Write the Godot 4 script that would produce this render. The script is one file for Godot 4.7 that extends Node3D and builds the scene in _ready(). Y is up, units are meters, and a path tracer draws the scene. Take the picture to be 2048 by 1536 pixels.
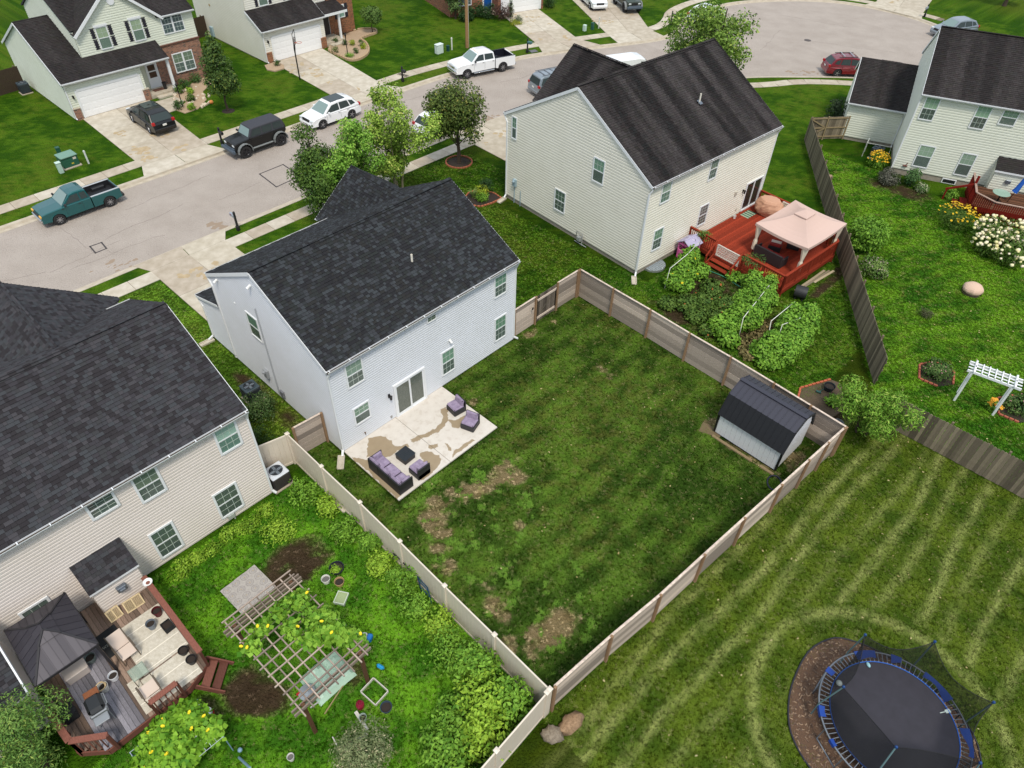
extends Node3D
# A residential block seen from the air. World: x along the rear wall of the grey house, z out into its back yard, y up, metres.

const CAM_F := 1412.95
const CAM_YAW := 0.8291
const CAM_PITCH := 0.770
const CAM_ROLL := 0.032
const CAM_POS := Vector3(-10.0375,24.4167,19.3208)

var cam_basis: Basis
var rng := RandomNumberGenerator.new()
var mats := {}
var texs := {}
var taken := {}
var meshes := {}
var blotch := FastNoiseLite.new()
var patchn := FastNoiseLite.new()

class MB:
	var v := PackedVector3Array()
	var n := PackedVector3Array()
	var c := PackedColorArray()
	var u := PackedVector2Array()
	var ix := PackedInt32Array()
	var col := Color(1,1,1)
	var t := Transform3D()

	func at(o: Vector3,yaw := 0.0,pitch := 0.0,roll := 0.0) -> MB:
		t = Transform3D(Basis.from_euler(Vector3(pitch,yaw,roll)),o)
		return self

	func home() -> MB:
		t = Transform3D()
		return self

	# four corners, counter-clockwise seen from outside
	func quad(a: Vector3,b: Vector3,d: Vector3,e: Vector3) -> void:
		a = t * a; b = t * b; d = t * d; e = t * e
		var m := (d - a).cross(e - b)
		m = m.normalized() if m.length() > 1e-9 else Vector3.UP
		var k := v.size()
		v.append(a); v.append(b); v.append(d); v.append(e)
		for i in 4:
			n.append(m); c.append(col)
		u.append(Vector2(0,1)); u.append(Vector2(1,1)); u.append(Vector2(1,0)); u.append(Vector2(0,0))
		ix.append(k); ix.append(k + 2); ix.append(k + 1)
		ix.append(k); ix.append(k + 3); ix.append(k + 2)

	func tri(a: Vector3,b: Vector3,d: Vector3) -> void:
		a = t * a; b = t * b; d = t * d
		var m := (b - a).cross(d - a).normalized()
		var k := v.size()
		v.append(a); v.append(b); v.append(d)
		for i in 3:
			n.append(m); c.append(col); u.append(Vector2(0,0))
		ix.append(k); ix.append(k + 2); ix.append(k + 1)

	# box from its centre and size
	func box(o: Vector3,s: Vector3) -> MB:
		var h := s / 2.0
		var p := []
		for k in 8:
			p.append(o + Vector3(h.x if k & 1 else -h.x,h.y if k & 2 else -h.y,h.z if k & 4 else -h.z))
		quad(p[4],p[5],p[7],p[6]); quad(p[1],p[0],p[2],p[3])
		quad(p[5],p[1],p[3],p[7]); quad(p[0],p[4],p[6],p[2])
		quad(p[6],p[7],p[3],p[2]); quad(p[0],p[1],p[5],p[4])
		return self

	# box with its edges chamfered by b
	func bbox(o: Vector3,s: Vector3,b: float) -> MB:
		var h := s / 2.0
		b = minf(b,minf(h.x,minf(h.y,h.z)) * 0.9)
		for ax in 3:
			for sg in [-1.0,1.0]:
				var a1 := (ax + 1) % 3
				var a2 := (ax + 2) % 3
				var q := []
				for cc in [[-1,-1],[1,-1],[1,1],[-1,1]]:
					var w := Vector3.ZERO
					w[ax] = sg * h[ax]; w[a1] = cc[0] * (h[a1] - b); w[a2] = cc[1] * (h[a2] - b)
					q.append(o + w)
				if sg > 0: quad(q[0],q[1],q[2],q[3])
				else: quad(q[3],q[2],q[1],q[0])
		for ax in 3:
			var a1 := (ax + 1) % 3
			var a2 := (ax + 2) % 3
			for s1 in [-1.0,1.0]:
				for s2 in [-1.0,1.0]:
					var q := []
					for k in 4:
						var w := Vector3.ZERO
						w[ax] = (h[ax] - b) * (-1.0 if k == 0 or k == 3 else 1.0)
						w[a1] = s1 * (h[a1] if k < 2 else h[a1] - b)
						w[a2] = s2 * (h[a2] - b if k < 2 else h[a2])
						q.append(o + w)
					if s1 * s2 > 0: quad(q[0],q[1],q[2],q[3])
					else: quad(q[3],q[2],q[1],q[0])
		return self

	# a beam of cross-section w (sideways) x h (up) between two points
	func beam(a: Vector3,b: Vector3,w: float,h: float) -> MB:
		var d := b - a
		var up := Vector3.UP if absf(d.normalized().y) < 0.95 else Vector3.RIGHT
		var r := d.cross(up).normalized() * w / 2.0
		var q := r.cross(d).normalized() * h / 2.0
		var p := [a - r - q,a + r - q,a + r + q,a - r + q,b - r - q,b + r - q,b + r + q,b - r + q]
		quad(p[0],p[1],p[2],p[3]) ; quad(p[5],p[4],p[7],p[6])
		quad(p[1],p[5],p[6],p[2]); quad(p[4],p[0],p[3],p[7])
		quad(p[3],p[2],p[6],p[7]); quad(p[4],p[5],p[1],p[0])
		return self

	# round tube through points; r is a number or one radius per point
	func tube(pts: Array,r,sides := 8,caps := true) -> MB:
		var rings := []
		var up := Vector3.UP
		for i in pts.size():
			var d: Vector3 = (pts[mini(i + 1,pts.size() - 1)] - pts[maxi(i - 1,0)]).normalized()
			var x := up.cross(d)
			if x.length() < 0.05: x = Vector3.RIGHT.cross(d)
			x = x.normalized()
			var y := d.cross(x)
			up = y
			var rr: float = r[i] if r is Array else r
			var ring := []
			for k in sides:
				var a := TAU * k / sides
				ring.append([pts[i] + (x * cos(a) + y * sin(a)) * rr,x * cos(a) + y * sin(a)])
			rings.append(ring)
		var k0 := v.size()
		for ring in rings:
			for e in ring:
				v.append(t * e[0]); n.append((t.basis * e[1]).normalized()); c.append(col); u.append(Vector2.ZERO)
		for i in rings.size() - 1:
			for k in sides:
				var a := k0 + i * sides + k
				var b := k0 + i * sides + (k + 1) % sides
				ix.append(a); ix.append(b + sides); ix.append(b)
				ix.append(a); ix.append(a + sides); ix.append(b + sides)
		if caps:
			for e in [0,rings.size() - 1]:
				var ring: Array = rings[e]
				for k in range(1,sides - 1):
					if e == 0: tri(ring[0][0],ring[k + 1][0],ring[k][0])
					else: tri(ring[0][0],ring[k][0],ring[k + 1][0])
		return self

	# turned shape round the y axis from [radius, height] pairs
	func lathe(prof: Array,o := Vector3.ZERO,sides := 16,smooth := true) -> MB:
		for i in prof.size() - 1:
			var r0: float = prof[i][0]; var y0: float = prof[i][1]
			var r1: float = prof[i + 1][0]; var y1: float = prof[i + 1][1]
			for k in sides:
				var a := TAU * k / sides
				var b := TAU * (k + 1) / sides
				var d0 := Vector3(cos(a),0,sin(a))
				var d1 := Vector3(cos(b),0,sin(b))
				var p := [o + d0 * r0 + Vector3(0,y0,0),o + d1 * r0 + Vector3(0,y0,0),o + d1 * r1 + Vector3(0,y1,0),o + d0 * r1 + Vector3(0,y1,0)]
				var s := v.size()
				var sl := Vector2(y1 - y0,r0 - r1).normalized()
				for j in 4:
					v.append(t * p[j])
					var dd := d0 if j == 0 or j == 3 else d1
					n.append((t.basis * (dd * sl.x + Vector3.UP * sl.y)).normalized())
					c.append(col); u.append(Vector2.ZERO)
				ix.append(s); ix.append(s + 1); ix.append(s + 2)
				ix.append(s); ix.append(s + 2); ix.append(s + 3)
		return self

	# horizontal polygon (x, z) raised from y0 to y1
	func slab(pts: PackedVector2Array,y0: float,y1: float,bottom := false) -> MB:
		var p := pts
		if Geometry2D.is_polygon_clockwise(p):
			p = p.duplicate(); p.reverse()
		var tr := Geometry2D.triangulate_polygon(p)
		for i in range(0,tr.size(),3):
			var a := p[tr[i]]; var b := p[tr[i + 1]]; var d := p[tr[i + 2]]
			var w := [Vector3(a.x,y1,a.y),Vector3(b.x,y1,b.y),Vector3(d.x,y1,d.y)]
			if (w[1] - w[0]).cross(w[2] - w[0]).y > 0: tri(w[0],w[1],w[2])
			else: tri(w[0],w[2],w[1])
			if bottom:
				for k in 3: w[k].y = y0
				if (w[1] - w[0]).cross(w[2] - w[0]).y < 0: tri(w[0],w[1],w[2])
				else: tri(w[0],w[2],w[1])
		if y1 != y0:
			var ccw := 0.0
			for i in p.size():
				ccw += p[i].cross(p[(i + 1) % p.size()])
			for i in p.size():
				var a := p[i]; var b := p[(i + 1) % p.size()]
				if ccw > 0:
					var s := a; a = b; b = s
				quad(Vector3(a.x,y0,a.y),Vector3(b.x,y0,b.y),Vector3(b.x,y1,b.y),Vector3(a.x,y1,a.y))
		return self

	# vertical outline (x, y) pushed through z0..z1
	func plate(pts: PackedVector2Array,z0: float,z1: float,rim := true) -> MB:
		var tr := Geometry2D.triangulate_polygon(pts)
		for i in range(0,tr.size(),3):
			var a := pts[tr[i]]; var b := pts[tr[i + 1]]; var d := pts[tr[i + 2]]
			if (b - a).cross(d - a) < 0:
				var s := b; b = d; d = s
			tri(Vector3(a.x,a.y,z1),Vector3(b.x,b.y,z1),Vector3(d.x,d.y,z1))
			tri(Vector3(a.x,a.y,z0),Vector3(d.x,d.y,z0),Vector3(b.x,b.y,z0))
		if rim:
			var ar := 0.0
			for i in pts.size(): ar += pts[i].cross(pts[(i + 1) % pts.size()])
			for i in pts.size():
				var a := pts[i]; var b := pts[(i + 1) % pts.size()]
				if ar < 0:
					var s := a; a = b; b = s
				quad(Vector3(a.x,a.y,z0),Vector3(b.x,b.y,z0),Vector3(b.x,b.y,z1),Vector3(a.x,a.y,z1))
		return self

	func ball(o: Vector3,r: Vector3,seg := 10,rings := 6) -> MB:
		var k0 := v.size()
		for i in rings + 1:
			var a := PI * i / rings
			for k in seg + 1:
				var b := TAU * k / seg
				var d := Vector3(sin(a) * cos(b),cos(a),sin(a) * sin(b))
				v.append(t * (o + d * r)); n.append((t.basis * (d / r)).normalized()); c.append(col); u.append(Vector2(float(k) / seg,float(i) / rings))
		for i in rings:
			for k in seg:
				var a := k0 + i * (seg + 1) + k
				ix.append(a); ix.append(a + seg + 2); ix.append(a + 1)
				ix.append(a); ix.append(a + seg + 1); ix.append(a + seg + 2)
		return self

	func mesh() -> ArrayMesh:
		var a := []
		a.resize(Mesh.ARRAY_MAX)
		a[Mesh.ARRAY_VERTEX] = v; a[Mesh.ARRAY_NORMAL] = n; a[Mesh.ARRAY_COLOR] = c; a[Mesh.ARRAY_TEX_UV] = u; a[Mesh.ARRAY_INDEX] = ix
		var m := ArrayMesh.new()
		m.add_surface_from_arrays(Mesh.PRIMITIVE_TRIANGLES,a)
		return m

func mb() -> MB:
	return MB.new()

func V(x: float,y: float,z: float) -> Vector3:
	return Vector3(x,y,z)

func P2(a: Array) -> PackedVector2Array:
	var p := PackedVector2Array()
	for e in a: p.append(Vector2(e[0],e[1]))
	return p

# where the ray through a photograph pixel meets the level y
func g(px: float,py: float,y := 0.0) -> Vector3:
	var d := cam_basis * Vector3((px - 1024.0) / CAM_F,-(py - 768.0) / CAM_F,-1.0)
	return CAM_POS + d * ((y - CAM_POS.y) / d.y)

func g2(px: float,py: float) -> Vector2:
	var q := g(px,py)
	return Vector2(q.x,q.z)

func numbered(called: String) -> String:
	taken[called] = taken.get(called,-1) + 1
	return called if taken[called] == 0 else "%s_%03d" % [called,taken[called]]

func tag(o: Node3D,label: String,category: String,group := "") -> Node3D:
	o.set_meta("label",label); o.set_meta("category",category)
	if group: o.set_meta("group",group)
	return o

func thing(called: String,label: String,category: String,where := Vector3.ZERO,yaw := 0.0,group := "") -> Node3D:
	var o := Node3D.new()
	o.name = numbered(called)
	add_child(o)
	o.position = where; o.rotation.y = yaw
	return tag(o,label,category,group)

func part(parent: Node3D,called: String,shape,m: Material,where := Vector3.ZERO,turn := Vector3.ZERO) -> MeshInstance3D:
	var o := MeshInstance3D.new()
	o.name = called
	o.mesh = shape.mesh() if shape is MB else shape
	o.material_override = m
	parent.add_child(o,true)
	o.position = where; o.rotation = turn
	return o

func setting(called: String,shape,m: Material,where := Vector3.ZERO) -> MeshInstance3D:
	var o := part(self,numbered(called),shape,m,where)
	o.set_meta("kind","structure")
	return o

func rgb(r: float,gg: float,b: float) -> Color:
	return Color(r / 255.0,gg / 255.0,b / 255.0)

# plain material; the colour is given as 0..255 sRGB
func mat(key: String,col := Color.WHITE,rough := 0.7,opt := {}) -> StandardMaterial3D:
	if mats.has(key): return mats[key]
	var m := StandardMaterial3D.new()
	m.resource_name = key
	m.albedo_color = col
	m.roughness = rough
	m.metallic = opt.get("metal",0.0)
	m.metallic_specular = opt.get("spec",0.5)
	if opt.has("tex"):
		m.albedo_texture = opt.tex
		m.uv1_triplanar = true
		m.uv1_world_triplanar = opt.get("world",true)
		m.uv1_triplanar_sharpness = 8.0
		var s = opt.get("scale",1.0)
		m.uv1_scale = s if s is Vector3 else Vector3(s,s,s)
	if opt.has("bump"):
		m.normal_enabled = true
		m.normal_texture = opt.bump
		m.normal_scale = opt.get("bump_scale",1.0)
	if opt.get("vc",false): m.vertex_color_use_as_albedo = true
	if opt.has("clear"):
		m.clearcoat_enabled = true; m.clearcoat = opt.clear; m.clearcoat_roughness = 0.05
	if opt.has("back"):
		m.backlight_enabled = true; m.backlight = opt.back
	if opt.has("alpha"):
		m.transparency = BaseMaterial3D.TRANSPARENCY_ALPHA
		m.albedo_color.a = opt.alpha
	if opt.get("both",false): m.cull_mode = BaseMaterial3D.CULL_DISABLED
	mats[key] = m
	return m

func noise_bytes(size: int,freq: float,sd: int,oct := 4,kind := FastNoiseLite.TYPE_SIMPLEX_SMOOTH) -> PackedByteArray:
	var f := FastNoiseLite.new()
	f.seed = sd; f.frequency = freq; f.noise_type = kind; f.fractal_octaves = oct
	f.fractal_type = FastNoiseLite.FRACTAL_FBM if oct > 1 else FastNoiseLite.FRACTAL_NONE
	var im := f.get_seamless_image(size,size)
	im.convert(Image.FORMAT_L8)
	return im.get_data()

# grey-ish multiplier texture: lo..hi between two noises, with specks
func grain(key: String,size: int,f1: float,f2: float,w: float,lo: Color,hi: Color,sd := 1,speck := 0.0) -> ImageTexture:
	if texs.has(key): return texs[key]
	var a := noise_bytes(size,f1,sd,4)
	var b := noise_bytes(size,f2,sd + 7,3)
	var r := RandomNumberGenerator.new()
	r.seed = sd
	var d := PackedByteArray()
	d.resize(size * size * 3)
	var lr := lo.r * 255.0; var lg := lo.g * 255.0; var lb := lo.b * 255.0
	var dr := hi.r * 255.0 - lr; var dg := hi.g * 255.0 - lg; var db := hi.b * 255.0 - lb
	for i in size * size:
		var k: float = (a[i] * w + b[i] * (1.0 - w)) / 255.0
		if speck > 0.0: k += (r.randf() - 0.5) * speck
		k = clampf(k,0.0,1.0)
		d[i * 3] = int(lr + dr * k); d[i * 3 + 1] = int(lg + dg * k); d[i * 3 + 2] = int(lb + db * k)
	texs[key] = ImageTexture.create_from_image(Image.create_from_data(size,size,false,Image.FORMAT_RGB8,d))
	return texs[key]

func bumps(key: String,size: int,freq: float,sd: int,strength := 4.0) -> NoiseTexture2D:
	if texs.has(key): return texs[key]
	var f := FastNoiseLite.new()
	f.seed = sd; f.frequency = freq
	var tx := NoiseTexture2D.new()
	tx.width = size; tx.height = size; tx.seamless = true; tx.as_normal_map = true; tx.bump_strength = strength; tx.noise = f
	texs[key] = tx
	return tx

func _ready() -> void:
	rng.seed = 20
	# ---- camera
	var cy := cos(CAM_YAW); var sy := sin(CAM_YAW); var cp := cos(CAM_PITCH); var sp := sin(CAM_PITCH)
	var fwd := Vector3(sy * cp,-sp,-cy * cp)
	var rt := Vector3(cy,0,sy)
	var up := rt.cross(fwd)
	cam_basis = Basis(rt * cos(CAM_ROLL) + up * sin(CAM_ROLL),up * cos(CAM_ROLL) - rt * sin(CAM_ROLL),-fwd)
	var cam := Camera3D.new()
	cam.name = "camera"
	cam.fov = rad_to_deg(2.0 * atan(768.0 / CAM_F))
	cam.near = 0.1; cam.far = 3000.0
	cam.transform = Transform3D(cam_basis,CAM_POS)
	add_child(cam)
	cam.current = true
	# ---- sky, sun, exposure: a bright thinly overcast noon
	var env := Environment.new()
	env.background_mode = Environment.BG_SKY
	var sm := ProceduralSkyMaterial.new()
	sm.sky_top_color = Color(0.90,0.945,1.0)
	sm.sky_horizon_color = Color(0.67,0.73,0.81)
	sm.ground_bottom_color = Color(0.30,0.34,0.26)
	sm.ground_horizon_color = Color(0.55,0.57,0.55)
	sm.sky_curve = 0.2
	sm.sun_angle_max = 1.0
	var sky := Sky.new()
	sky.sky_material = sm
	env.sky = sky
	env.background_energy_multiplier = 0.72
	env.tonemap_mode = Environment.TONE_MAPPER_LINEAR
	env.tonemap_exposure = 1.4
	env.sdfgi_enabled = true
	env.ssao_enabled = true
	env.ssil_enabled = true
	var we := WorldEnvironment.new()
	we.name = "environment"
	we.environment = env
	add_child(we)
	var sun := DirectionalLight3D.new()
	sun.name = "sun"
	sun.light_energy = 0.6
	sun.light_angular_distance = 12.0
	sun.light_color = Color(1.0,0.97,0.92)
	sun.shadow_enabled = true
	sun.rotation_degrees = Vector3(-60,-32,0)
	add_child(sun)

	blotch.seed = 4; blotch.frequency = 0.55; blotch.fractal_octaves = 4
	patchn.seed = 9; patchn.frequency = 0.12; patchn.fractal_octaves = 3
	build_ground()
	build_streets()
	build_houses()
	build_fences()
	build_vehicles()
	build_trees()
	build_main_yard()
	build_cream_yard()
	build_right_yard()
	build_beige_yard()
	build_trampoline()
	build_front_things()
	build_grass()
	build_litter()

# ------------------------------------------------------------------ ground
var road := PackedVector2Array()
var road_in := PackedVector2Array()
var dirt := [
	[3.9,5.9,1.2,0.45,0.85],[4.5,6.4,0.5,0.5,0.7],[2.6,5.6,1.2,0.5,0.75],[1.2,5.1,0.9,0.45,0.8],[0.4,5.4,0.55,0.6,0.8],
	[1.6,5.9,0.7,0.4,0.6],[0.2,6.1,0.4,0.6,0.7],[-0.4,6.9,0.45,0.5,0.65],[-0.7,7.5,0.4,0.45,0.6],[2.7,8.3,0.3,0.2,0.5],
	[0.5,12.35,1.0,0.5,0.95],[-0.5,12.15,0.9,0.45,0.9],[1.1,12.6,0.45,0.35,0.8],[-0.55,10.2,0.4,0.6,0.75],[-0.7,10.8,0.35,0.5,0.65],
	[-1.3,11.6,0.5,0.4,0.8],[0.1,9.4,0.4,0.3,0.5],[6.25,1.85,0.25,0.2,0.6],[11.9,0.35,0.7,0.25,0.6],[13.6,0.6,0.4,0.2,0.55],[12.5,5.3,0.25,0.7,0.5],
	[-4.9,3.1,1.0,0.8,0.0],[-1.2,3.0,0.25,0.3,0.5],[3.4,9.2,0.25,0.2,0.5],[-1.5,6.0,0.25,0.5,0.4],
	[13.7,14.75,1.3,0.25,0.7],[12.75,12.9,0.22,1.7,0.7],[13.3,11.1,0.5,0.5,0.8]]
var soil := [
	[-4.9,3.2,1.05,0.95,1.0],[-5.3,3.5,0.7,0.6,1.0],[-4.1,3.4,0.9,0.8,0.6],[-8.6,6.3,0.8,0.95,0.85],[-8.2,7.1,0.6,0.7,0.8],[-6.1,8.4,0.8,0.6,0.5],
	[21.4,6.4,2.6,2.6,0.85],[20.6,9.2,2.0,1.6,0.9],[23.2,4.4,1.0,1.0,0.9],[19.2,5.5,0.8,2.4,0.6],[29.0,9.6,3.2,0.35,0.8],
	[42.3,8.2,1.0,2.4,0.6],[17.0,12.9,0.6,1.9,0.85],[18.0,14.3,0.7,1.0,0.8],[-9.9,6.0,0.4,0.6,0.5],[-0.6,-5.5,0.45,3.0,0.55]]
var tracks := [[15.35,0.02,0.8],[16.5,0.06,1.0],[17.35,0.03,0.9],[18.5,0.04,0.5],[19.55,0.0,1.0],[20.45,0.02,0.7],[21.8,-0.01,1.0],[22.7,0.0,0.6],[23.85,0.0,0.9],[25.2,0.0,0.8],[26.3,0.0,0.8]]

func spots(list: Array,x: float,z: float) -> float:
	var w := 0.0
	for e in list:
		var dx: float = (x - e[0]) / e[2]; var dz: float = (z - e[1]) / e[3]
		var q: float = dx * dx + dz * dz
		if q < 2.6: w = maxf(w,e[4] * clampf(1.5 - q,0.0,1.0))
	return w

# 0 lawn of the grey house, 1 mown lawn behind it, 2 overgrown garden, 3 garden beyond the old fence, 4 other lawns
func zone(x: float,z: float) -> int:
	if z > -1.3 and z < 14.1 + (x + 2.2) * 0.095 and x > -1.75 and x < 16.4: return 0
	if z > -60.0 and x < -1.75 and z < 14.05 and z > -0.6: return 2
	if x > 19.0 and (z > 15.4 or x > 44.6 - (z + 0.4) * 1.5) and z > -0.6 and x < 60.0: return 3
	if z > 13.5: return 1
	return 4

func hay(x: float,z: float) -> float:
	var w := 0.0
	for e in tracks:
		var d: float = absf(z - e[0] - (x - 9.0) * e[1] - 0.14 * sin(x * 0.5 + e[0]))
		if d < 0.3: w = maxf(w,(1.0 - d / 0.3) * e[2])
	var r := Vector2(x - 5.3,z - 22.4).length()
	if r < 4.6:
		w *= 0.15
		w = maxf(w,1.0 - absf(r - 4.15) / 0.35)
	return clampf(w,0.0,1.0) * clampf(0.72 + blotch.get_noise_2d(x * 1.2,z * 3.0) * 1.1,0.0,1.0)

# base colour of the sward and soil at a place, linear; alpha tells how much grass grows there
func sward(x: float,z: float) -> Color:
	var a := blotch.get_noise_2d(x,z)
	var b := patchn.get_noise_2d(x,z)
	var e := blotch.get_noise_2d(x * 3.1 + 40.0,z * 3.1)
	var zn := zone(x,z)
	var c: Color
	if zn == 0:
		var streak := blotch.get_noise_2d(x * 0.35 + 90.0,z * 1.5)
		var mown := sin(z * 5.6 + 0.5 * sin(x * 0.4)) * 0.2 * clampf(0.5 + b * 2.0,0.0,1.0)
		c = Color(0.027,0.058,0.006).lerp(Color(0.086,0.156,0.017),clampf(0.38 + a * 0.9 + streak * 0.8 + b * 0.4 + mown,0.0,1.0))
		c = c.lerp(Color(0.105,0.098,0.022),clampf(b * 0.5 + e * 0.9 - 0.05,0.0,0.45))
	elif zn == 1:
		c = Color(0.042,0.078,0.006).lerp(Color(0.092,0.132,0.012),clampf(0.5 + a * 1.1 + e * 0.4,0.0,1.0))
		c = c.lerp(Color(0.250,0.275,0.085),hay(x,z))
	elif zn == 2:
		c = Color(0.040,0.130,0.007).lerp(Color(0.120,0.275,0.014),clampf(0.5 + a * 1.3 + e * 0.5,0.0,1.0))
	elif zn == 3:
		var smear := blotch.get_noise_2d((x + z * 0.6) * 0.5 + 7.0,(x * 0.6 - z) * 1.6)
		c = Color(0.034,0.112,0.006).lerp(Color(0.122,0.255,0.014),clampf(0.46 + a * 0.7 + b * 0.7 + smear * 0.9,0.0,1.0))
		c = c.lerp(Color(0.22,0.20,0.05),clampf(e * 1.5 - 0.35,0.0,0.5))
	else:
		var mow := 0.5 + 0.5 * sin(x * 2.9 if z < -18.0 or x > 24.0 else z * 2.2)
		var fine := blotch.get_noise_2d(x * 2.2 + z * 1.2 + 15.0,z * 7.0 - x * 3.0)
		c = Color(0.052,0.150,0.008).lerp(Color(0.165,0.325,0.022),clampf(0.36 + a * 0.8 + b * 0.8 + e * 0.5 + fine * 0.7 + mow * 0.22,0.0,1.0))
		c = c.lerp(Color(0.205,0.225,0.035),clampf(b * 0.9 + fine * 0.8 - 0.05,0.0,0.5))
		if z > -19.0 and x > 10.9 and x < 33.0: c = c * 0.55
		elif z > -19.0 and x < 0.2: c = c.lerp(Color(0.095,0.125,0.02),0.35)
	var w := spots(dirt,x,z)
	var grow := 1.0
	if w > 0.0:
		w = clampf((w + a * 1.5 + e * 1.1 - 0.42) * 1.5,0.0,1.0)
		c = c.lerp(Color(0.36,0.25,0.135).lerp(Color(0.50,0.37,0.23),0.5 + e),w * 0.92)
		grow = 1.0 - w
	w = spots(soil,x,z)
	if w > 0.0:
		w = clampf((w + a * 0.7 + e * 0.4 - 0.2) * 1.7,0.0,1.0)
		c = c.lerp(Color(0.085,0.055,0.036).lerp(Color(0.13,0.088,0.058),0.5 + e),w)
		grow *= 1.0 - w
	c.a = grow
	return c

func axis(from: float,to: float,step: float,lo: Array,hi: Array) -> PackedFloat32Array:
	var o := PackedFloat32Array(lo)
	var k := from
	while k < to + 1e-4:
		o.append(k); k += step
	o.append_array(PackedFloat32Array(hi))
	return o

func smooth_line(pts: PackedVector2Array,per: int,closed := false) -> PackedVector2Array:
	var o := PackedVector2Array()
	var m := pts.size()
	for i in (m if closed else m - 1):
		var p0 := pts[(i - 1 + m) % m] if closed or i > 0 else pts[0]
		var p1 := pts[i]
		var p2 := pts[(i + 1) % m]
		var p3 := pts[(i + 2) % m] if closed or i + 2 < m else pts[m - 1]
		for k in per:
			o.append(p1.cubic_interpolate(p2,p0,p3,float(k) / per))
	if not closed: o.append(pts[m - 1])
	return o

func build_ground() -> void:
	var curve := P2([[22,-20.35],[27,-20.3],[32,-19.9],[37,-18.9],[42,-17.2],[47,-14.6],[51,-12.1],[54.15,-9.81],[57,-7.2],[60.3,-3.9],[64,1.0],[69.5,4.0],[75.5,3.0],[80,-1.0],[82.3,-6.2],[82.6,-9.7],[82.2,-13],[80.8,-16],[78.4,-18.8],[75,-21.3],[71.2,-23.1],[66.5,-23.9],[62,-23.2],[58.5,-21.9],[56,-21.7],[53,-22.75],[50.2,-24.04],[47.9,-25.15],[45.96,-26],[42.7,-27.3],[40.3,-28],[34,-29.2],[28,-29.55],[21,-29.6]])
	road = smooth_line(curve,4)
	road.append(Vector2(-90,-29.6)); road.append(Vector2(-90,-20.35))
	var inset := Geometry2D.offset_polygon(road,-0.12)
	road_in = inset[0]
	var out := Geometry2D.offset_polygon(road,0.2)[0]
	var xs := axis(-22,88,0.25,[-900,-300,-120,-60,-36,-28],[90,95,105,130,200,400,900])
	var zs := axis(-57,30,0.25,[-900,-300,-120,-80,-66,-60],[31,34,40,60,120,300,900])
	var m := mb()
	var nx := xs.size()
	for j in zs.size():
		for i in nx:
			var x := xs[i]; var z := zs[j]
			var q := Vector2(x,z)
			var low := z < -3.0 and z > -31.0 and Geometry2D.is_point_in_polygon(q,out)
			if not low and z > -4.0 and z < 6.0 and x > 50.0: low = Geometry2D.is_point_in_polygon(q,out)
			m.v.append(Vector3(x,-0.45 if low else 0.0,z))
			m.n.append(Vector3.UP)
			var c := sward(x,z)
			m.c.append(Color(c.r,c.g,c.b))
			m.u.append(Vector2(x,z))
	for j in zs.size() - 1:
		for i in nx - 1:
			var a := j * nx + i
			m.ix.append(a); m.ix.append(a + 1); m.ix.append(a + nx + 1)
			m.ix.append(a); m.ix.append(a + nx + 1); m.ix.append(a + nx)
	var turf := grain("turf",1024,0.03,0.16,0.35,Color(0.42,0.44,0.36),Color(1,1,0.98),3,0.25)
	setting("lawn",m,mat("lawn",Color.WHITE,0.95,{"tex": turf,"scale":0.21,"vc": true,"spec":0.15,"bump": bumps("turf_n",512,0.08,5,9.0),"bump_scale":1.0}))

func ribbon(m: MB,path: PackedVector2Array,prof: Array,closed := false) -> void:
	# sweeps a cross-section of [offset to the right, height] along a level path
	var k := path.size()
	var rings := []
	for i in k:
		var a := path[(i - 1 + k) % k] if closed or i > 0 else path[i]
		var b := path[(i + 1) % k] if closed or i < k - 1 else path[i]
		var d := (b - a).normalized()
		var r := Vector2(-d.y,d.x)
		var ring := []
		for e in prof:
			var q: Vector2 = path[i] + r * e[0]
			ring.append(Vector3(q.x,e[1],q.y))
		rings.append(ring)
	for i in (k if closed else k - 1):
		var r0: Array = rings[i]
		var r1: Array = rings[(i + 1) % k]
		for j in prof.size() - 1:
			m.quad(r0[j + 1],r1[j + 1],r1[j],r0[j])

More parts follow.
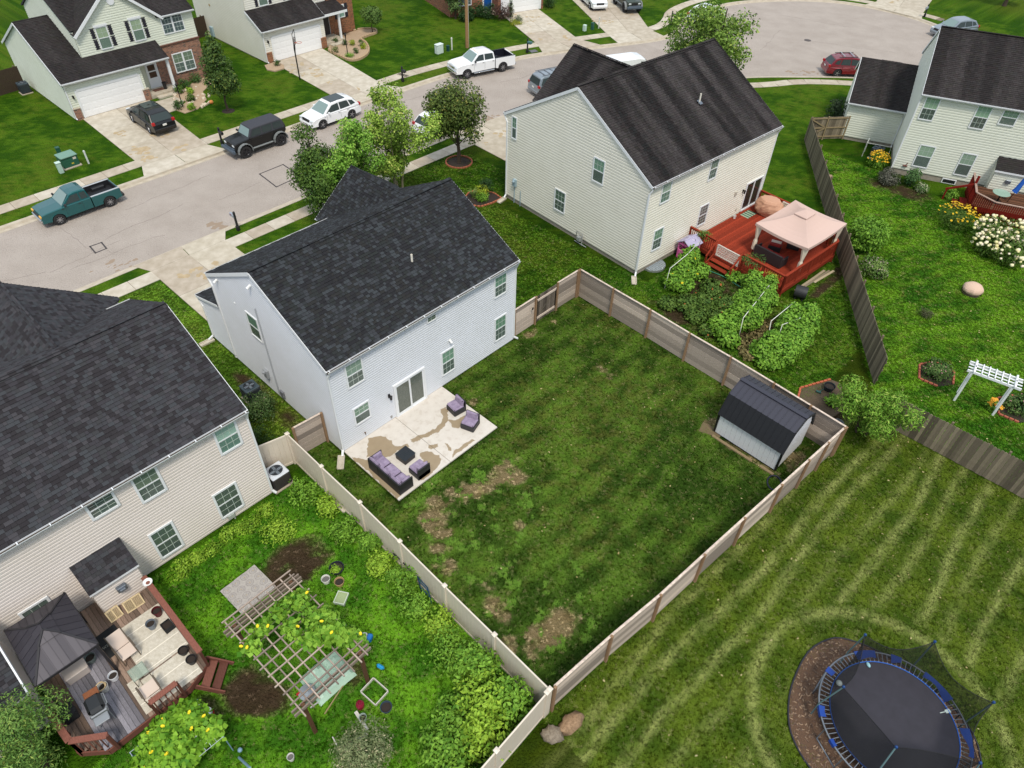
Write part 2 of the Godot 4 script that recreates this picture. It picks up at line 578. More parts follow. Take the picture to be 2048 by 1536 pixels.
func build_streets() -> void:
	var at := grain("asphalt",1024,0.004,0.35,0.35,Color(0.80,0.785,0.775),Color(1,1,1),11,0.5)
	var m := mb()
	m.slab(road_in,-0.13,-0.13)
	var rd := setting("road",m,mat("asphalt",rgb(190,180,171),0.9,{"tex": at,"scale":0.085,"spec":0.25,"bump": bumps("asph_n",512,0.22,8,3.0)}))
	# tar-sealed cracks round two patched squares, hairline cracks, a manhole, stains of mud along the gutter
	var tar := mat("tar",rgb(62,58,58),0.7)
	var seal := mb()
	for sq in [[[180,493],[203,485],[213,497],[191,506]],[[519,348],[566,329],[600,352],[553,374]]]:
		for k in 4:
			var a := g(sq[k][0],sq[k][1],-0.13)
			var b := g(sq[(k + 1) % 4][0],sq[(k + 1) % 4][1],-0.13)
			var e := (b - a).normalized() * 0.05
			seal.beam(a - e + V(0,0.004,0),b + e + V(0,0.004,0),0.09,0.006)
	part(rd,"crack_seal",seal,tar)
	var cr := mb()
	var r := RandomNumberGenerator.new()
	r.seed = 77
	for ln in [[[0,565],[90,540]],[[120,455],[190,500]],[[213,500],[230,507]],[[140,540],[330,470]],[[250,420],[420,350]],[[210,480],[370,410]],[[100,545],[240,480]],[[520,365],[440,400]],[[640,260],[760,215]],[[700,235],[850,190]],[[1000,165],[1150,130]],[[1520,100],[1560,60]],[[1600,80],[1790,105]],[[1560,30],[1700,55]]]:
		var a := g(ln[0][0],ln[0][1],-0.13); var b := g(ln[1][0],ln[1][1],-0.13)
		var side := (b - a).cross(Vector3.UP).normalized()
		var prev := a
		var cnt := int(a.distance_to(b) / 0.35) + 2
		var off := 0.0
		for k in range(1,cnt + 1):
			off = off * 0.85 + r.randf_range(-0.1,0.1)
			var q := a.lerp(b,float(k) / cnt) + side * off
			cr.beam(prev + V(0,0.002,0),q + V(0,0.002,0),r.randf_range(0.012,0.03),0.005)
			prev = q
	var crk := part(rd,"hairline_cracks",cr,mat("crack",rgb(128,118,112),0.9))
	crk.set_meta("kind","stuff")
	var mh := mb().lathe([[0.0,-0.122],[0.36,-0.122],[0.36,-0.14]],g(1616,78,0) * V(1,0,1),20)
	part(rd,"manhole_cover",mh,mat("iron",rgb(92,84,80),0.6,{"metal":0.4}))
	var mud := mb()
	for k in 130:
		var e: Array = [[240,535,60,22],[430,448,25,8],[450,458,14,6],[1620,145,60,5],[980,235,30,8],[735,500,10,10]][k % 6]
		var q := g(e[0] + r.randfn(0,0.4) * e[2],e[1] + r.randfn(0,0.4) * e[3],-0.13)
		if not Geometry2D.is_point_in_polygon(Vector2(q.x,q.z),road_in): continue
		var s := r.randf_range(0.05,0.22)
		var poly := PackedVector2Array()
		for j in 7: poly.append(Vector2(q.x,q.z) + Vector2.from_angle(TAU * j / 7.0) * s * r.randf_range(0.4,1.0) * Vector2(1.6,1.0))
		mud.slab(poly,-0.1285 + k * 0.00001,-0.1285 + k * 0.00001)
	var md := part(rd,"dried_mud",mud,mat("mud",rgb(150,132,114),0.95))
	md.set_meta("kind","stuff")
	# kerb and gutter
	var conc := grain("concrete",512,0.008,0.12,0.6,Color(0.80,0.78,0.74),Color(1,1,1),21,0.14)
	var km := mat("kerb_concrete",rgb(204,194,178),0.85,{"tex": conc,"scale":0.35})
	var kb := mb()
	ribbon(kb,road,[[-0.14,-0.3],[-0.14,-0.121],[0.12,-0.116],[0.2,0.02],[0.46,0.026],[0.46,-0.3]],true)
	setting("kerb",kb,km)
	# pavements: each slab a piece
	var shades := []
	for k in 4:
		shades.append(mat("slab%d" % k,rgb([209,200,214,196][k],[200,190,206,184][k],[184,174,192,168][k]),0.85,{"tex": conc,"scale":0.31}))
	var near := P2([[-40,-18.45],[10,-18.45],[22,-18.4],[28,-18.2],[34,-17.5],[40,-15.6],[46,-12.8],[50,-10.3],[52.8,-8.2],[55.6,-6.5],[58.7,-3.2],[61.5,0.9]])
	var far := P2([[-40,-32.1],[24,-32.1],[30,-32.0],[36,-31.3],[42,-30.1],[46,-28.8],[50,-27.2],[54,-25.6],[57.5,-24.2],[60.5,-24.6],[64,-26.2],[69,-26.4],[74,-25],[78.5,-22],[82,-18],[84,-13],[84.4,-8],[84,-4]])
	pavement("sidewalk",near,1.08,shades)
	pavement("sidewalk",far,1.1,shades)
	# drives: slabs between joints, and the apron that falls to the gutter
	drive("driveway",[V(0.4,0,-9),V(0.4,0,-19.0),V(5.2,0,-19.0),V(5.2,0,-9)],3,2,[V(-0.1,0,-20.2),V(5.9,0,-20.2)],shades)
	drive("driveway",[V(6.2,0,-42.1),V(5.9,0,-31.55),V(10.9,0,-31.55),V(11.6,0,-42.1)],3,2,[V(5.2,0,-29.75),V(11.6,0,-29.75)],shades)
	drive("driveway",[V(23.5,0,-42.4),V(22.9,0,-31.5),V(27.6,0,-31.4),V(28.9,0,-42.4)],3,2,[V(22.2,0,-29.75),V(28.6,0,-29.75)],shades)
	drive("driveway",[V(48.9,0,-37.9),V(45.0,0,-29.2),V(49.2,0,-27.5),V(53.3,0,-36.6)],3,2,[V(43.6,0,-27.2),V(49.6,0,-24.6)],shades)
	drive("driveway",[V(58.8,0,-36.5),V(52.4,0,-26.2),V(57.0,0,-24.3),V(64.4,0,-33.0)],3,2,[V(51.2,0,-23.9),V(56.4,0,-21.9)],shades)
	drive("driveway",[V(25.0,0,-11.0),V(25.4,0,-18.6),V(30.6,0,-18.2),V(30.4,0,-11.0)],2,2,[V(24.8,0,-20.2),V(31.6,0,-19.8)],shades)
	drive("driveway",[V(-9.5,0,-9),V(-9.5,0,-19.0),V(-4.6,0,-19.0),V(-4.6,0,-9)],3,2,[V(-10.2,0,-20.2),V(-4.0,0,-20.2)],shades)
	drive("driveway",[V(97,0,-9),V(84.8,0,-6.5),V(84.9,0,-12),V(97,0,-15)],2,2,[V(82.6,0,-5.8),V(82.8,0,-12.4)],shades)

func pavement(called: String,line: PackedVector2Array,w: float,shades: Array) -> void:
	var base := mb()
	var path := smooth_line(line,8)
	ribbon(base,path,[[w / 2 - 0.01,-0.05],[w / 2 - 0.01,0.018],[-w / 2 + 0.01,0.018],[-w / 2 + 0.01,-0.05]])
	var st := setting(called,base,mat("joint",rgb(120,108,92),0.95))
	# walk the line and lay slabs of 1.5 m
	var pts := []
	var left := 0.0
	for i in path.size() - 1:
		var a := path[i]; var b := path[i + 1]
		var l := a.distance_to(b)
		var s := left
		while s < l:
			pts.append([a.lerp(b,s / l),(b - a).normalized()])
			s += 1.5
		left = s - l
	for i in pts.size() - 1:
		var p: Vector2 = pts[i][0]
		if p.x < -12.0: continue
		var q: Vector2 = pts[i + 1][0]
		var d := (q - p).normalized()
		var n0 := Vector2(-d.y,d.x) * w / 2
		var o := (p + q) / 2
		var e := d * 0.014
		var pl := PackedVector2Array([p + n0 + e - o,q + n0 - e - o,q - n0 - e - o,p - n0 + e - o])
		part(st,"slab",mb().slab(pl,-0.04,0.03),shades[rng.randi() % 4],V(o.x,0,o.y))

func drive(called: String,c: Array,rows: int,cols: int,gutter: Array,shades: Array) -> void:
	# c: far left, near left, near right, far right (near = the pavement)
	var base := mb()
	base.slab(PackedVector2Array([Vector2(c[0].x,c[0].z),Vector2(c[1].x,c[1].z),Vector2(c[2].x,c[2].z),Vector2(c[3].x,c[3].z)]),-0.06,0.026)
	var st := setting(called,base,mat("joint"))
	for i in rows:
		for j in cols:
			var f := func(u: float,w: float) -> Vector3: return (c[0] as Vector3).lerp(c[1],u).lerp((c[3] as Vector3).lerp(c[2],u),w)
			var q := PackedVector2Array()
			var eu := 0.012 / 3.5; var ew := 0.012 / 2.5
			for e in [[i + eu,j + ew],[i + 1 - eu,j + ew],[i + 1 - eu,j + 1 - ew],[i + eu,j + 1 - ew]]:
				var p: Vector3 = f.call(e[0] / rows,e[1] / cols)
				q.append(Vector2(p.x,p.z))
			part(st,"slab",mb().slab(q,-0.04,0.038),shades[rng.randi() % 4])
	var st_m := mb()
	var r := RandomNumberGenerator.new()
	r.seed = int(absf(c[0].x) * 10.0)
	for k in 9:
		var u := r.randf_range(0.06,0.94); var w := r.randf_range(0.08,0.92)
		var o: Vector3 = (c[0] as Vector3).lerp(c[1],u).lerp((c[3] as Vector3).lerp(c[2],u),w)
		var big := r.randf_range(0.2,0.75)
		for q in 7:
			var poly := PackedVector2Array()
			var of := Vector2(r.randfn(),r.randfn()) * big * 0.5
			var s := big * r.randf_range(0.15,0.5)
			for e in 9: poly.append(Vector2(o.x,o.z) + of + Vector2.from_angle(TAU * e / 9.0) * s * r.randf_range(0.55,1.0))
			st_m.slab(poly,0.0395 + (k * 7 + q) * 0.00003,0.0395 + (k * 7 + q) * 0.00003)
	part(st,"dirt_stains",st_m,mat("silt",rgb(196,176,144),0.95,{"tex": texs["concrete"],"scale":0.6})).set_meta("kind","stuff")
	for j in 2:
		var a0: Vector3 = (c[1] as Vector3).lerp(c[2],j * 0.5 + 0.004) + V(0,0.036,0)
		var a1: Vector3 = (c[1] as Vector3).lerp(c[2],j * 0.5 + 0.496) + V(0,0.036,0)
		var b0: Vector3 = (gutter[0] as Vector3).lerp(gutter[1],j * 0.5 + 0.004) + V(0,0.034,0)
		var b1: Vector3 = (gutter[0] as Vector3).lerp(gutter[1],j * 0.5 + 0.496) + V(0,0.034,0)
		var m := mb()
		m.quad(b0,b1,a1,a0)
		m.quad(b1,b0,b0 - V(0,0.2,0),b1 - V(0,0.2,0))
		m.quad(a0,b0,b0 - V(0,0.3,0),a0 - V(0,0.3,0))
		m.quad(b1,a1,a1 - V(0,0.3,0),b1 - V(0,0.3,0))
		part(st,"apron_slab",m,shades[rng.randi() % 4])

# ------------------------------------------------------------------ houses
func span_at(poly: PackedVector2Array,y: float) -> Vector2:
	var lo := 1e9; var hi := -1e9
	for i in poly.size():
		var a := poly[i]; var b := poly[(i + 1) % poly.size()]
		if (a.y <= y and b.y >= y) or (b.y <= y and a.y >= y):
			if absf(a.y - b.y) < 1e-6:
				lo = minf(lo,minf(a.x,b.x)); hi = maxf(hi,maxf(a.x,b.x))
			else:
				var x := a.x + (b.x - a.x) * (y - a.y) / (b.y - a.y)
				lo = minf(lo,x); hi = maxf(hi,x)
	return Vector2(lo,hi)

# lap siding on a convex outline (along the wall, height) of a wall that starts at o; outward is +z turned by yaw
func siding(parent: Node3D,o: Vector3,yaw: float,poly: PackedVector2Array,expo: float,m: Material,single: bool) -> void:
	var lo := 1e9; var hi := -1e9
	for q in poly:
		lo = minf(lo,q.y); hi = maxf(hi,q.y)
	var rows := int(ceil((hi - lo) / expo))
	var all := mb()
	for r in rows:
		var ya := lo + r * expo
		var yb := minf(hi,ya + expo)
		var sa := span_at(poly,ya + 1e-4); var sb := span_at(poly,yb - 1e-4)
		if sa.y - sa.x < 0.02: continue
		var b := mb() if single else all
		b.at(V(0,0,0))
		# dutch lap: a flat face below, a cove above that runs in under the next board
		var z0 := 0.042; var z1 := 0.004
		var sm := sa.lerp(sb,0.56)
		var ym := lerpf(ya,yb,0.56)
		b.quad(V(sa.x,ya,z0),V(sa.y,ya,z0),V(sm.y,ym,z0),V(sm.x,ym,z0))
		b.quad(V(sm.x,ym,z0),V(sm.y,ym,z0),V(sb.y,yb,z1),V(sb.x,yb,z1))
		b.quad(V(sa.x,ya,0),V(sa.y,ya,0),V(sa.y,ya,z0),V(sa.x,ya,z0))
		b.quad(V(sa.x,ya,0),V(sa.x,ya,z0),V(sb.x,yb,z1),V(sb.x,yb,0))
		b.quad(V(sa.y,ya,z0),V(sa.y,ya,0),V(sb.y,yb,0),V(sb.y,yb,z1))
		if single: part(parent,"siding_board",b,m,o,V(0,yaw,0))
	if not single: part(parent,"siding",all,m,o,V(0,yaw,0))
	var core := mb()
	core.plate(poly,-0.12,0.003)
	part(parent,"wall",core,m,o,V(0,yaw,0))

const SHADES := 7
var shingle_sets := {
	"new":[[0.034,0.035,0.038],[0.039,0.040,0.043],[0.043,0.045,0.050],[0.056,0.060,0.068],[0.030,0.030,0.033],[0.036,0.036,0.039],[0.066,0.073,0.082]],
	"grey":[[0.040,0.038,0.041],[0.060,0.058,0.064],[0.066,0.066,0.072],[0.074,0.075,0.083],[0.045,0.042,0.044],[0.062,0.059,0.064],[0.080,0.078,0.083]],
	"worn":[[0.046,0.040,0.039],[0.050,0.044,0.043],[0.046,0.040,0.040],[0.054,0.048,0.047],[0.042,0.037,0.036],[0.052,0.046,0.045],[0.048,0.042,0.042]]}

# shingles on a flat convex piece of roof; the first two corners are its lower edge
func shingles(roof: Node3D,corners: Array,palette: String,singles: int,sd: int,stains := 0.0,bottom_open := true) -> void:
	var e0: Vector3 = corners[0]; var e1: Vector3 = corners[1]
	var ud := (e1 - e0).normalized()
	var nd := Vector3.ZERO
	for k in range(2,corners.size()):
		nd = ud.cross(corners[k] - e0)
		if nd.length() > 0.3: break
	nd = nd.normalized()
	if nd.y < 0: nd = -nd
	var wd := nd.cross(ud).normalized()
	if wd.y < 0: wd = -wd
	var poly := PackedVector2Array()
	var top := 0.0
	for q in corners:
		var d: Vector3 = q - e0
		poly.append(Vector2(d.dot(ud),d.dot(wd)))
		top = maxf(top,poly[-1].y)
	var r := RandomNumberGenerator.new()
	r.seed = sd
	var stain := FastNoiseLite.new()
	stain.seed = sd; stain.frequency = 0.5
	var expo := 0.145
	var widths := [0.11,0.14,0.18,0.24] if palette == "new" else [0.12,0.16,0.21,0.27]
	var list := []
	var xf := roof.transform if roof.get_parent() == self else (roof.get_parent() as Node3D).transform * roof.transform
	for i in int(ceil(top / expo)):
		var y := i * expo
		var s := span_at(poly,minf(y + expo * 0.5,top - 0.002))
		if s.y - s.x < 0.05: continue
		var x := s.x
		var first := true
		while x < s.y - 0.01:
			var k := r.randi() % 4
			var w: float = widths[k]
			if first:
				w *= r.randf_range(0.3,0.9); k = -1; first = false
			if x + w > s.y:
				w = s.y - x; k = -1
			list.append([x,y,w,k,r.randi() % SHADES,r.randi() % 2])
			x += w
	var near := {}
	if singles > 0:
		var order := []
		for i in list.size():
			var e: Array = list[i]
			if e[3] < 0: continue
			order.append([CAM_POS.distance_squared_to(xf * (e0 + ud * e[0] + wd * e[1])),i])
		order.sort_custom(func(a,b): return a[0] < b[0])
		for i in mini(singles,order.size()): near[order[i][1]] = true
	var m := mat("shingle",Color.WHITE,0.92,{"vc": true,"spec":0.3,"tex": grain("granule",256,0.25,0.45,0.5,Color(0.72,0.72,0.72),Color(1,1,1),31,0.5),"scale":1.7})
	var basis := Basis(ud,nd,ud.cross(nd))
	var rest := mb()
	for i in list.size():
		var e: Array = list[i]
		var c: Array = shingle_sets[palette][e[4]]
		if near.has(i):
			var key := "sh%s%d%d%d" % [palette,e[3],e[4],e[5]]
			if not meshes.has(key):
				var q := mb()
				q.col = Color(c[0],c[1],c[2])
				tab(q,V(0,0,0),V(1,0,0),V(0,0,-1) if basis.z.dot(wd) < 0 else V(0,0,1),V(0,1,0),e[2],expo,0.020 + 0.010 * e[5])
				meshes[key] = q.mesh()
			var o := part(roof,"shingle",meshes[key],m)
			o.transform = Transform3D(basis,e0 + ud * e[0] + wd * e[1])
		else:
			var f := 1.0
			if stains > 0.0:
				f = 1.0 + stains * clampf(stain.get_noise_2d(e[0] * 1.5 + sd,e[1] * 0.12) * 2.6,-0.9,1.5)
			rest.col = Color(c[0] * f,c[1] * f,c[2] * f)
			tab(rest,e0 + ud * e[0] + wd * e[1],ud,wd,nd,e[2],expo,0.020 + 0.010 * e[5])
	if rest.v.size():
		part(roof,"shingles",rest,m).set_meta("kind","stuff")

func tab(m: MB,o: Vector3,u: Vector3,w: Vector3,n: Vector3,wide: float,expo: float,thick: float) -> void:
	var g0 := 0.003
	var a := o + u * g0 + n * thick
	var b := o + u * (wide - g0) + n * thick
	var c := o + u * (wide - g0) + w * (expo + 0.012) + n * 0.003
	var d := o + u * g0 + w * (expo + 0.012) + n * 0.003
	if u.cross(w).dot(n) > 0:
		m.quad(a,b,c,d)
		m.quad(a - n * (thick + 0.004),b - n * (thick + 0.004),b,a)
	else:
		m.quad(b,a,d,c)
		m.quad(b - n * (thick + 0.004),a - n * (thick + 0.004),a,b)

# a flat piece of roof as a board with thickness, then its shingles
func roof_plane(house: Node3D,corners: Array,palette: String,singles: int,sd: int,stains := 0.0) -> Node3D:
	var e := []
	var n: Vector3 = ((corners[1] - corners[0]) as Vector3).cross(corners[2] - corners[0]).normalized()
	if n.y < 0: n = -n
	var m := mb()
	var k := corners.size()
	var flip: bool = ((corners[1] - corners[0]) as Vector3).cross(corners[2] - corners[0]).y < 0
	var c := corners.duplicate()
	if flip: c.reverse()
	for i in range(1,k - 1):
		m.tri(c[0],c[i],c[i + 1])
		m.tri(c[0] - n * 0.1,c[i + 1] - n * 0.1,c[i] - n * 0.1)
	for i in k:
		var a: Vector3 = c[i]; var b: Vector3 = c[(i + 1) % k]
		m.quad(a - n * 0.1,b - n * 0.1,b,a)
	var roof := part(house,"roof",m,mat("roof_deck",rgb(52,52,56),0.95))
	shingles(roof,corners,palette,singles,sd,stains)
	return roof

func ridge_caps(roof: Node3D,a: Vector3,b: Vector3,slope: float,palette: String,single: bool,vent := Vector2(-1,-1)) -> void:
	# slope: fall per metre to either side; vent: the stretch (0..1) where a raised ridge vent lies under the caps
	var d := (b - a).normalized()
	var side := d.cross(Vector3.UP).normalized()
	var len := a.distance_to(b)
	var cnt := int(len / 0.24)
	var m := mat("shingle")
	var all := mb()
	for i in cnt:
		var f := (i + 0.5) / cnt
		var lift := 0.012 + (0.045 if f > vent.x and f < vent.y else 0.0)
		var c: Array = shingle_sets[palette][(i * 5 + 3) % SHADES]
		var q := mb() if single else all
		q.col = Color(c[0],c[1],c[2])
		var p := a + d * (len * i / cnt); var e := a + d * (len * (i + 1) / cnt + 0.015)
		var hi := V(0,lift,0); var w := 0.15
		var lo := V(0,lift - slope * w,0)
		var st := V(0,0.012,0)
		for s in [-1.0,1.0]:
			var p1 = p + side * w * s + lo; var e1 = e + side * w * s + lo - st
			if s > 0:
				q.quad(p + hi,p1,e1,e + hi - st)
				q.quad(p1,p1 - V(0,0.05,0) * 1.0,e1 - V(0,0.05,0),e1)
			else:
				q.quad(p1,p + hi,e + hi - st,e1)
				q.quad(p1 - V(0,0.05,0),p1,e1,e1 - V(0,0.05,0))
		if single: part(roof,"ridge_cap",q,m)
	if not single: part(roof,"ridge_caps",all,m)
	if vent.x >= 0:
		var v := mb()
		for s in [-1.0,1.0]:
			var p = a.lerp(b,vent.x) + side * 0.14 * s; var e = a.lerp(b,vent.y) + side * 0.14 * s
			v.beam(p + V(0,-slope * 0.14 + 0.02,0),e + V(0,-slope * 0.14 + 0.02,0),0.03,0.05)
		part(roof,"ridge_vent",v,mat("vent_black",rgb(24,24,26),0.8))

var white_trim: StandardMaterial3D

# a sash window on a wall; o is its lower left corner, outward +z turned by yaw
func window(parent: Node3D,o: Vector3,yaw: float,w: float,h: float,opt := {}) -> MeshInstance3D:
	var cols: int = opt.get("cols",3); var rows: int = opt.get("rows",2)
	var both: bool = opt.get("both",false)
	var trim: float = opt.get("trim",0.07)
	var fr := mb()
	var z0 := 0.012; var z1 := 0.085
	var zc := (z0 + z1) / 2; var dz := z1 - z0
	fr.box(V(trim / 2,h / 2,zc),V(trim,h,dz)); fr.box(V(w - trim / 2,h / 2,zc),V(trim,h,dz))
	fr.box(V(w / 2,trim / 2,zc + 0.008),V(w - 2 * trim + 0.002,trim,dz + 0.012)); fr.box(V(w / 2,h - trim / 2,zc),V(w - 2 * trim + 0.002,trim,dz))
	var mid: float = opt.get("mid",0.5)
	var ym := h * mid
	if mid > 0: fr.box(V(w / 2,ym,zc - 0.006),V(w - 2 * trim,0.05,dz - 0.014))
	if opt.has("mull"): fr.box(V(w / 2,h / 2,zc - 0.001),V(0.1,h - 2 * trim,dz - 0.003))
	var win := part(parent,opt.get("name","window"),fr,white_trim,o,V(0,yaw,0))
	var gr := mb()
	var pane := mb()
	var zp := 0.066
	var iw := w - 2 * trim
	for half in 2:
		var ya := trim if half == 0 else ym + 0.025
		var yb := ym - 0.025 if half == 0 else h - trim
		if mid <= 0:
			if half == 0: continue
			ya = trim
		var q := mb()
		q.quad(V(trim,ya,zp),V(w - trim,ya,zp),V(w - trim,yb,zp),V(trim,yb,zp))
		part(win,"pane",q,mat("glass",Color(0.62,0.72,0.66),0.03,{"alpha":0.16}))
		if half == 1 or both:
			for c in range(1,cols):
				gr.box(V(trim + iw * c / cols,(ya + yb) / 2,zp - 0.008),V(0.018,yb - ya,0.008))
			for r in range(1,rows):
				gr.box(V(w / 2,ya + (yb - ya) * r / rows,zp - 0.008),V(iw,0.018,0.0085))
		var cl: Color = opt.get("top",rgb(150,172,156)) if half == 1 else opt.get("low",rgb(74,86,82))
		var bk := mb()
		bk.box(V(w / 2,(ya + yb) / 2,0.05),V(iw,yb - ya,0.006))
		part(win,"blind" if half == 1 else "screen",bk,mat("blind%d" % cl.to_rgba32(),cl,0.8))
	if gr.v.size(): part(win,"muntins",gr,mat("muntin",rgb(214,222,214),0.5))
	return win

func shutter(house: Node3D,o: Vector3,yaw: float,w: float,h: float) -> void:
	var m := mb()
	m.box(V(w / 2,h / 2,0.03),V(w,h,0.02))
	for k in 2:
		m.box(V(w / 2,h * (0.25 + 0.5 * k),0.044),V(w - 0.1,h * 0.42,0.012))
	part(house,"shutter",m,mat("shutter",rgb(38,36,46),0.6),o,V(0,yaw,0))

func rake(house: Node3D,a: Vector3,b: Vector3,w := 0.16) -> void:
	part(house,"rake_board",mb().beam(a - V(0,w / 2,0),b - V(0,w / 2,0),0.05,w),white_trim)

func gutter(house: Node3D,a: Vector3,b: Vector3,out: Vector3,hangers := true) -> void:
	# an open trough hung on the eave between a and b
	var m := mb()
	var prof := [V(0,0.04,0),V(0,-0.09,0),out * 0.085 + V(0,-0.09,0),out * 0.125 + V(0,0.0,0),out * 0.125 + V(0,0.03,0)]
	for i in 4:
		m.quad(a + prof[i],b + prof[i],b + prof[i + 1],a + prof[i + 1])
		m.quad(a + prof[i + 1] + out * 0.003,b + prof[i + 1] + out * 0.003,b + prof[i] + out * 0.003,a + prof[i] + out * 0.003)
	var gt := part(house,"gutter",m,white_trim)
	var d := (b - a).normalized()
	part(gt,"leaf_litter",mb().beam(a + out * 0.055 + V(0,-0.045,0),b + out * 0.055 + V(0,-0.045,0),0.1,0.03),mat("litter",rgb(70,62,52),0.95))
	if hangers:
		var l := a.distance_to(b)
		var k := int(l / 0.95)
		for i in k + 1:
			var p := a + d * (0.1 + (l - 0.2) * i / k)
			part(gt,"gutter_hanger",mb().beam(p + V(0,0.034,0) - out * 0.03,p + V(0,0.034,0) + out * 0.13,0.035,0.012),white_trim)

func downspout(house: Node3D,top: Vector3,corner: Vector3,kick: Vector3) -> void:
	var m := mb()
	var a := V(corner.x,top.y - 0.45,corner.z)
	m.beam(top,a,0.09,0.07)
	m.beam(a,V(corner.x,0.22,corner.z),0.09,0.07)
	m.beam(V(corner.x,0.24,corner.z),V(corner.x,0.1,corner.z) + kick * 0.3,0.09,0.07)
	part(house,"downspout",m,white_trim)

# two-storey body with gables at its left and right ends; rear wall at z = 0, facing +z, from x = 0 to w, depth d
func body(house: Node3D,w: float,d: float,eave: float,ridge: float,sid: Material,opt := {}) -> Dictionary:
	var single: bool = opt.get("single",false)
	var expo: float = opt.get("expo",0.13)
	var pal: String = opt.get("palette","grey")
	var base: float = opt.get("base",0.12)
	var y0: float = opt.get("y0",0.0)
	siding(house,V(0,0,0),0.0,P2([[0,y0 + base],[w,y0 + base],[w,eave - 0.02],[0,eave - 0.02]]),expo,sid,single)
	siding(house,V(0,0,-d),-PI / 2,P2([[0,y0 + base],[d,y0 + base],[d,eave],[d / 2,ridge - 0.06],[0,eave]]),expo,sid,single)
	siding(house,V(w,0,0),PI / 2,P2([[0,y0 + base],[d,y0 + base],[d,eave],[d / 2,ridge - 0.06],[0,eave]]),expo,sid,false)
	siding(house,V(w,0,-d),PI,P2([[0,y0 + base],[w,y0 + base],[w,eave - 0.02],[0,eave - 0.02]]),expo,sid,false)
	if y0 < 0.5: part(house,"foundation",mb().box(V(w / 2,(base + 0.02) / 2 - 0.06,-d / 2),V(w - 0.02,base + 0.14,d - 0.02)),mat("foundation",rgb(206,186,148) if opt.has("tan") else rgb(176,168,158),0.9,{"tex": texs["concrete"],"scale":0.8}))
	for c in [V(0,0,0),V(w,0,0),V(0,0,-d)]:
		var cb := mb()
		cb.box(c + V(0.0,(eave + y0 + base) / 2,0.0),V(0.07,eave - y0 - base - 0.02,0.07))
		part(house,"corner_board",cb,opt.get("corner",sid))
	var oh: float = opt.get("oh",0.09); var ov := 0.2
	var k := (ridge - eave) / (d / 2 + ov)
	var rf := roof_plane(house,[V(-oh,eave,ov),V(w + oh,eave,ov),V(w + oh,ridge,-d / 2),V(-oh,ridge,-d / 2)],pal,opt.get("shingles",0),opt.get("seed",1),opt.get("stains",0.0))
	roof_plane(house,[V(w + oh,eave,-d - ov),V(-oh,eave,-d - ov),V(-oh,ridge,-d / 2),V(w + oh,ridge,-d / 2)],pal,0,opt.get("seed",1) + 1,opt.get("stains",0.0) * 0.5)
	ridge_caps(rf,V(-oh,ridge,-d / 2),V(w + oh,ridge,-d / 2),k,pal,single,opt.get("vent",Vector2(-1,-1)))
	for x in [-oh,w + oh]:
		rake(house,V(x,eave - 0.02,ov),V(x,ridge - 0.03,-d / 2))
		rake(house,V(x,eave - 0.02,-d - ov),V(x,ridge - 0.03,-d / 2))
	gutter(house,V(-oh,eave - 0.05,ov),V(w + oh,eave - 0.05,ov),V(0,0,1))
	gutter(house,V(w + oh,eave - 0.05,-d - ov),V(-oh,eave - 0.05,-d - ov),V(0,0,-1),false)
	var sf := mb()
	sf.box(V(w / 2,eave - 0.12,ov / 2 - 0.01),V(w + 2 * oh,0.03,ov + 0.02)); sf.box(V(w / 2,eave - 0.12,-d - ov / 2 + 0.01),V(w + 2 * oh,0.03,ov + 0.02))
	part(house,"soffit",sf,white_trim)
	return {"roof": rf,"k": k}

func sidemat(key: String,c := Color.WHITE) -> StandardMaterial3D:
	return mat(key,c,0.62,{"tex": grain("wallgrime",512,0.006,0.05,0.6,Color(0.955,0.955,0.945),Color(1,1,1),41,0.03),"scale":0.16,"spec":0.35})

func vent_pipe(house: Node3D,p: Vector3,h := 0.42) -> void:
	var m := mb()
	m.lathe([[0.05,-0.1],[0.05,h],[0.04,h],[0.04,h - 0.1]],p,10)
	var o := part(house,"vent_pipe",m,mat("pvc",rgb(232,226,212),0.5))
	part(o,"flashing",mb().at(p + V(0,0.0,0),0,0.46).box(V(0,0.03,0.03),V(0.26,0.02,0.34)),mat("flash",rgb(120,128,138),0.4,{"metal":0.6}))

func wall_lamp(house: Node3D,p: Vector3) -> void:
	var m := mb()
	m.box(p + V(0,0,0.03),V(0.1,0.2,0.04)); m.beam(p + V(0,0.06,0.03),p + V(0,0.1,0.16),0.03,0.03)
	m.lathe([[0.02,0.12],[0.08,0.06],[0.07,0.04],[0.05,-0.14],[0.0,-0.16]],p + V(0,0,0.16),8)
	part(house,"wall_lamp",m,mat("black_metal",rgb(34,32,32),0.45,{"metal":0.5}))

func flood_lamp(house: Node3D,p: Vector3,out: Vector3) -> void:
	var m := mb()
	m.ball(p + out * 0.06,V(0.07,0.07,0.07),8,6)
	m.tube([p + out * 0.08,p + out * 0.2 + V(0,-0.08,0)],[0.05,0.075],8)
	part(house,"flood_lamp",m,mat("white_plastic",rgb(236,236,234),0.4))

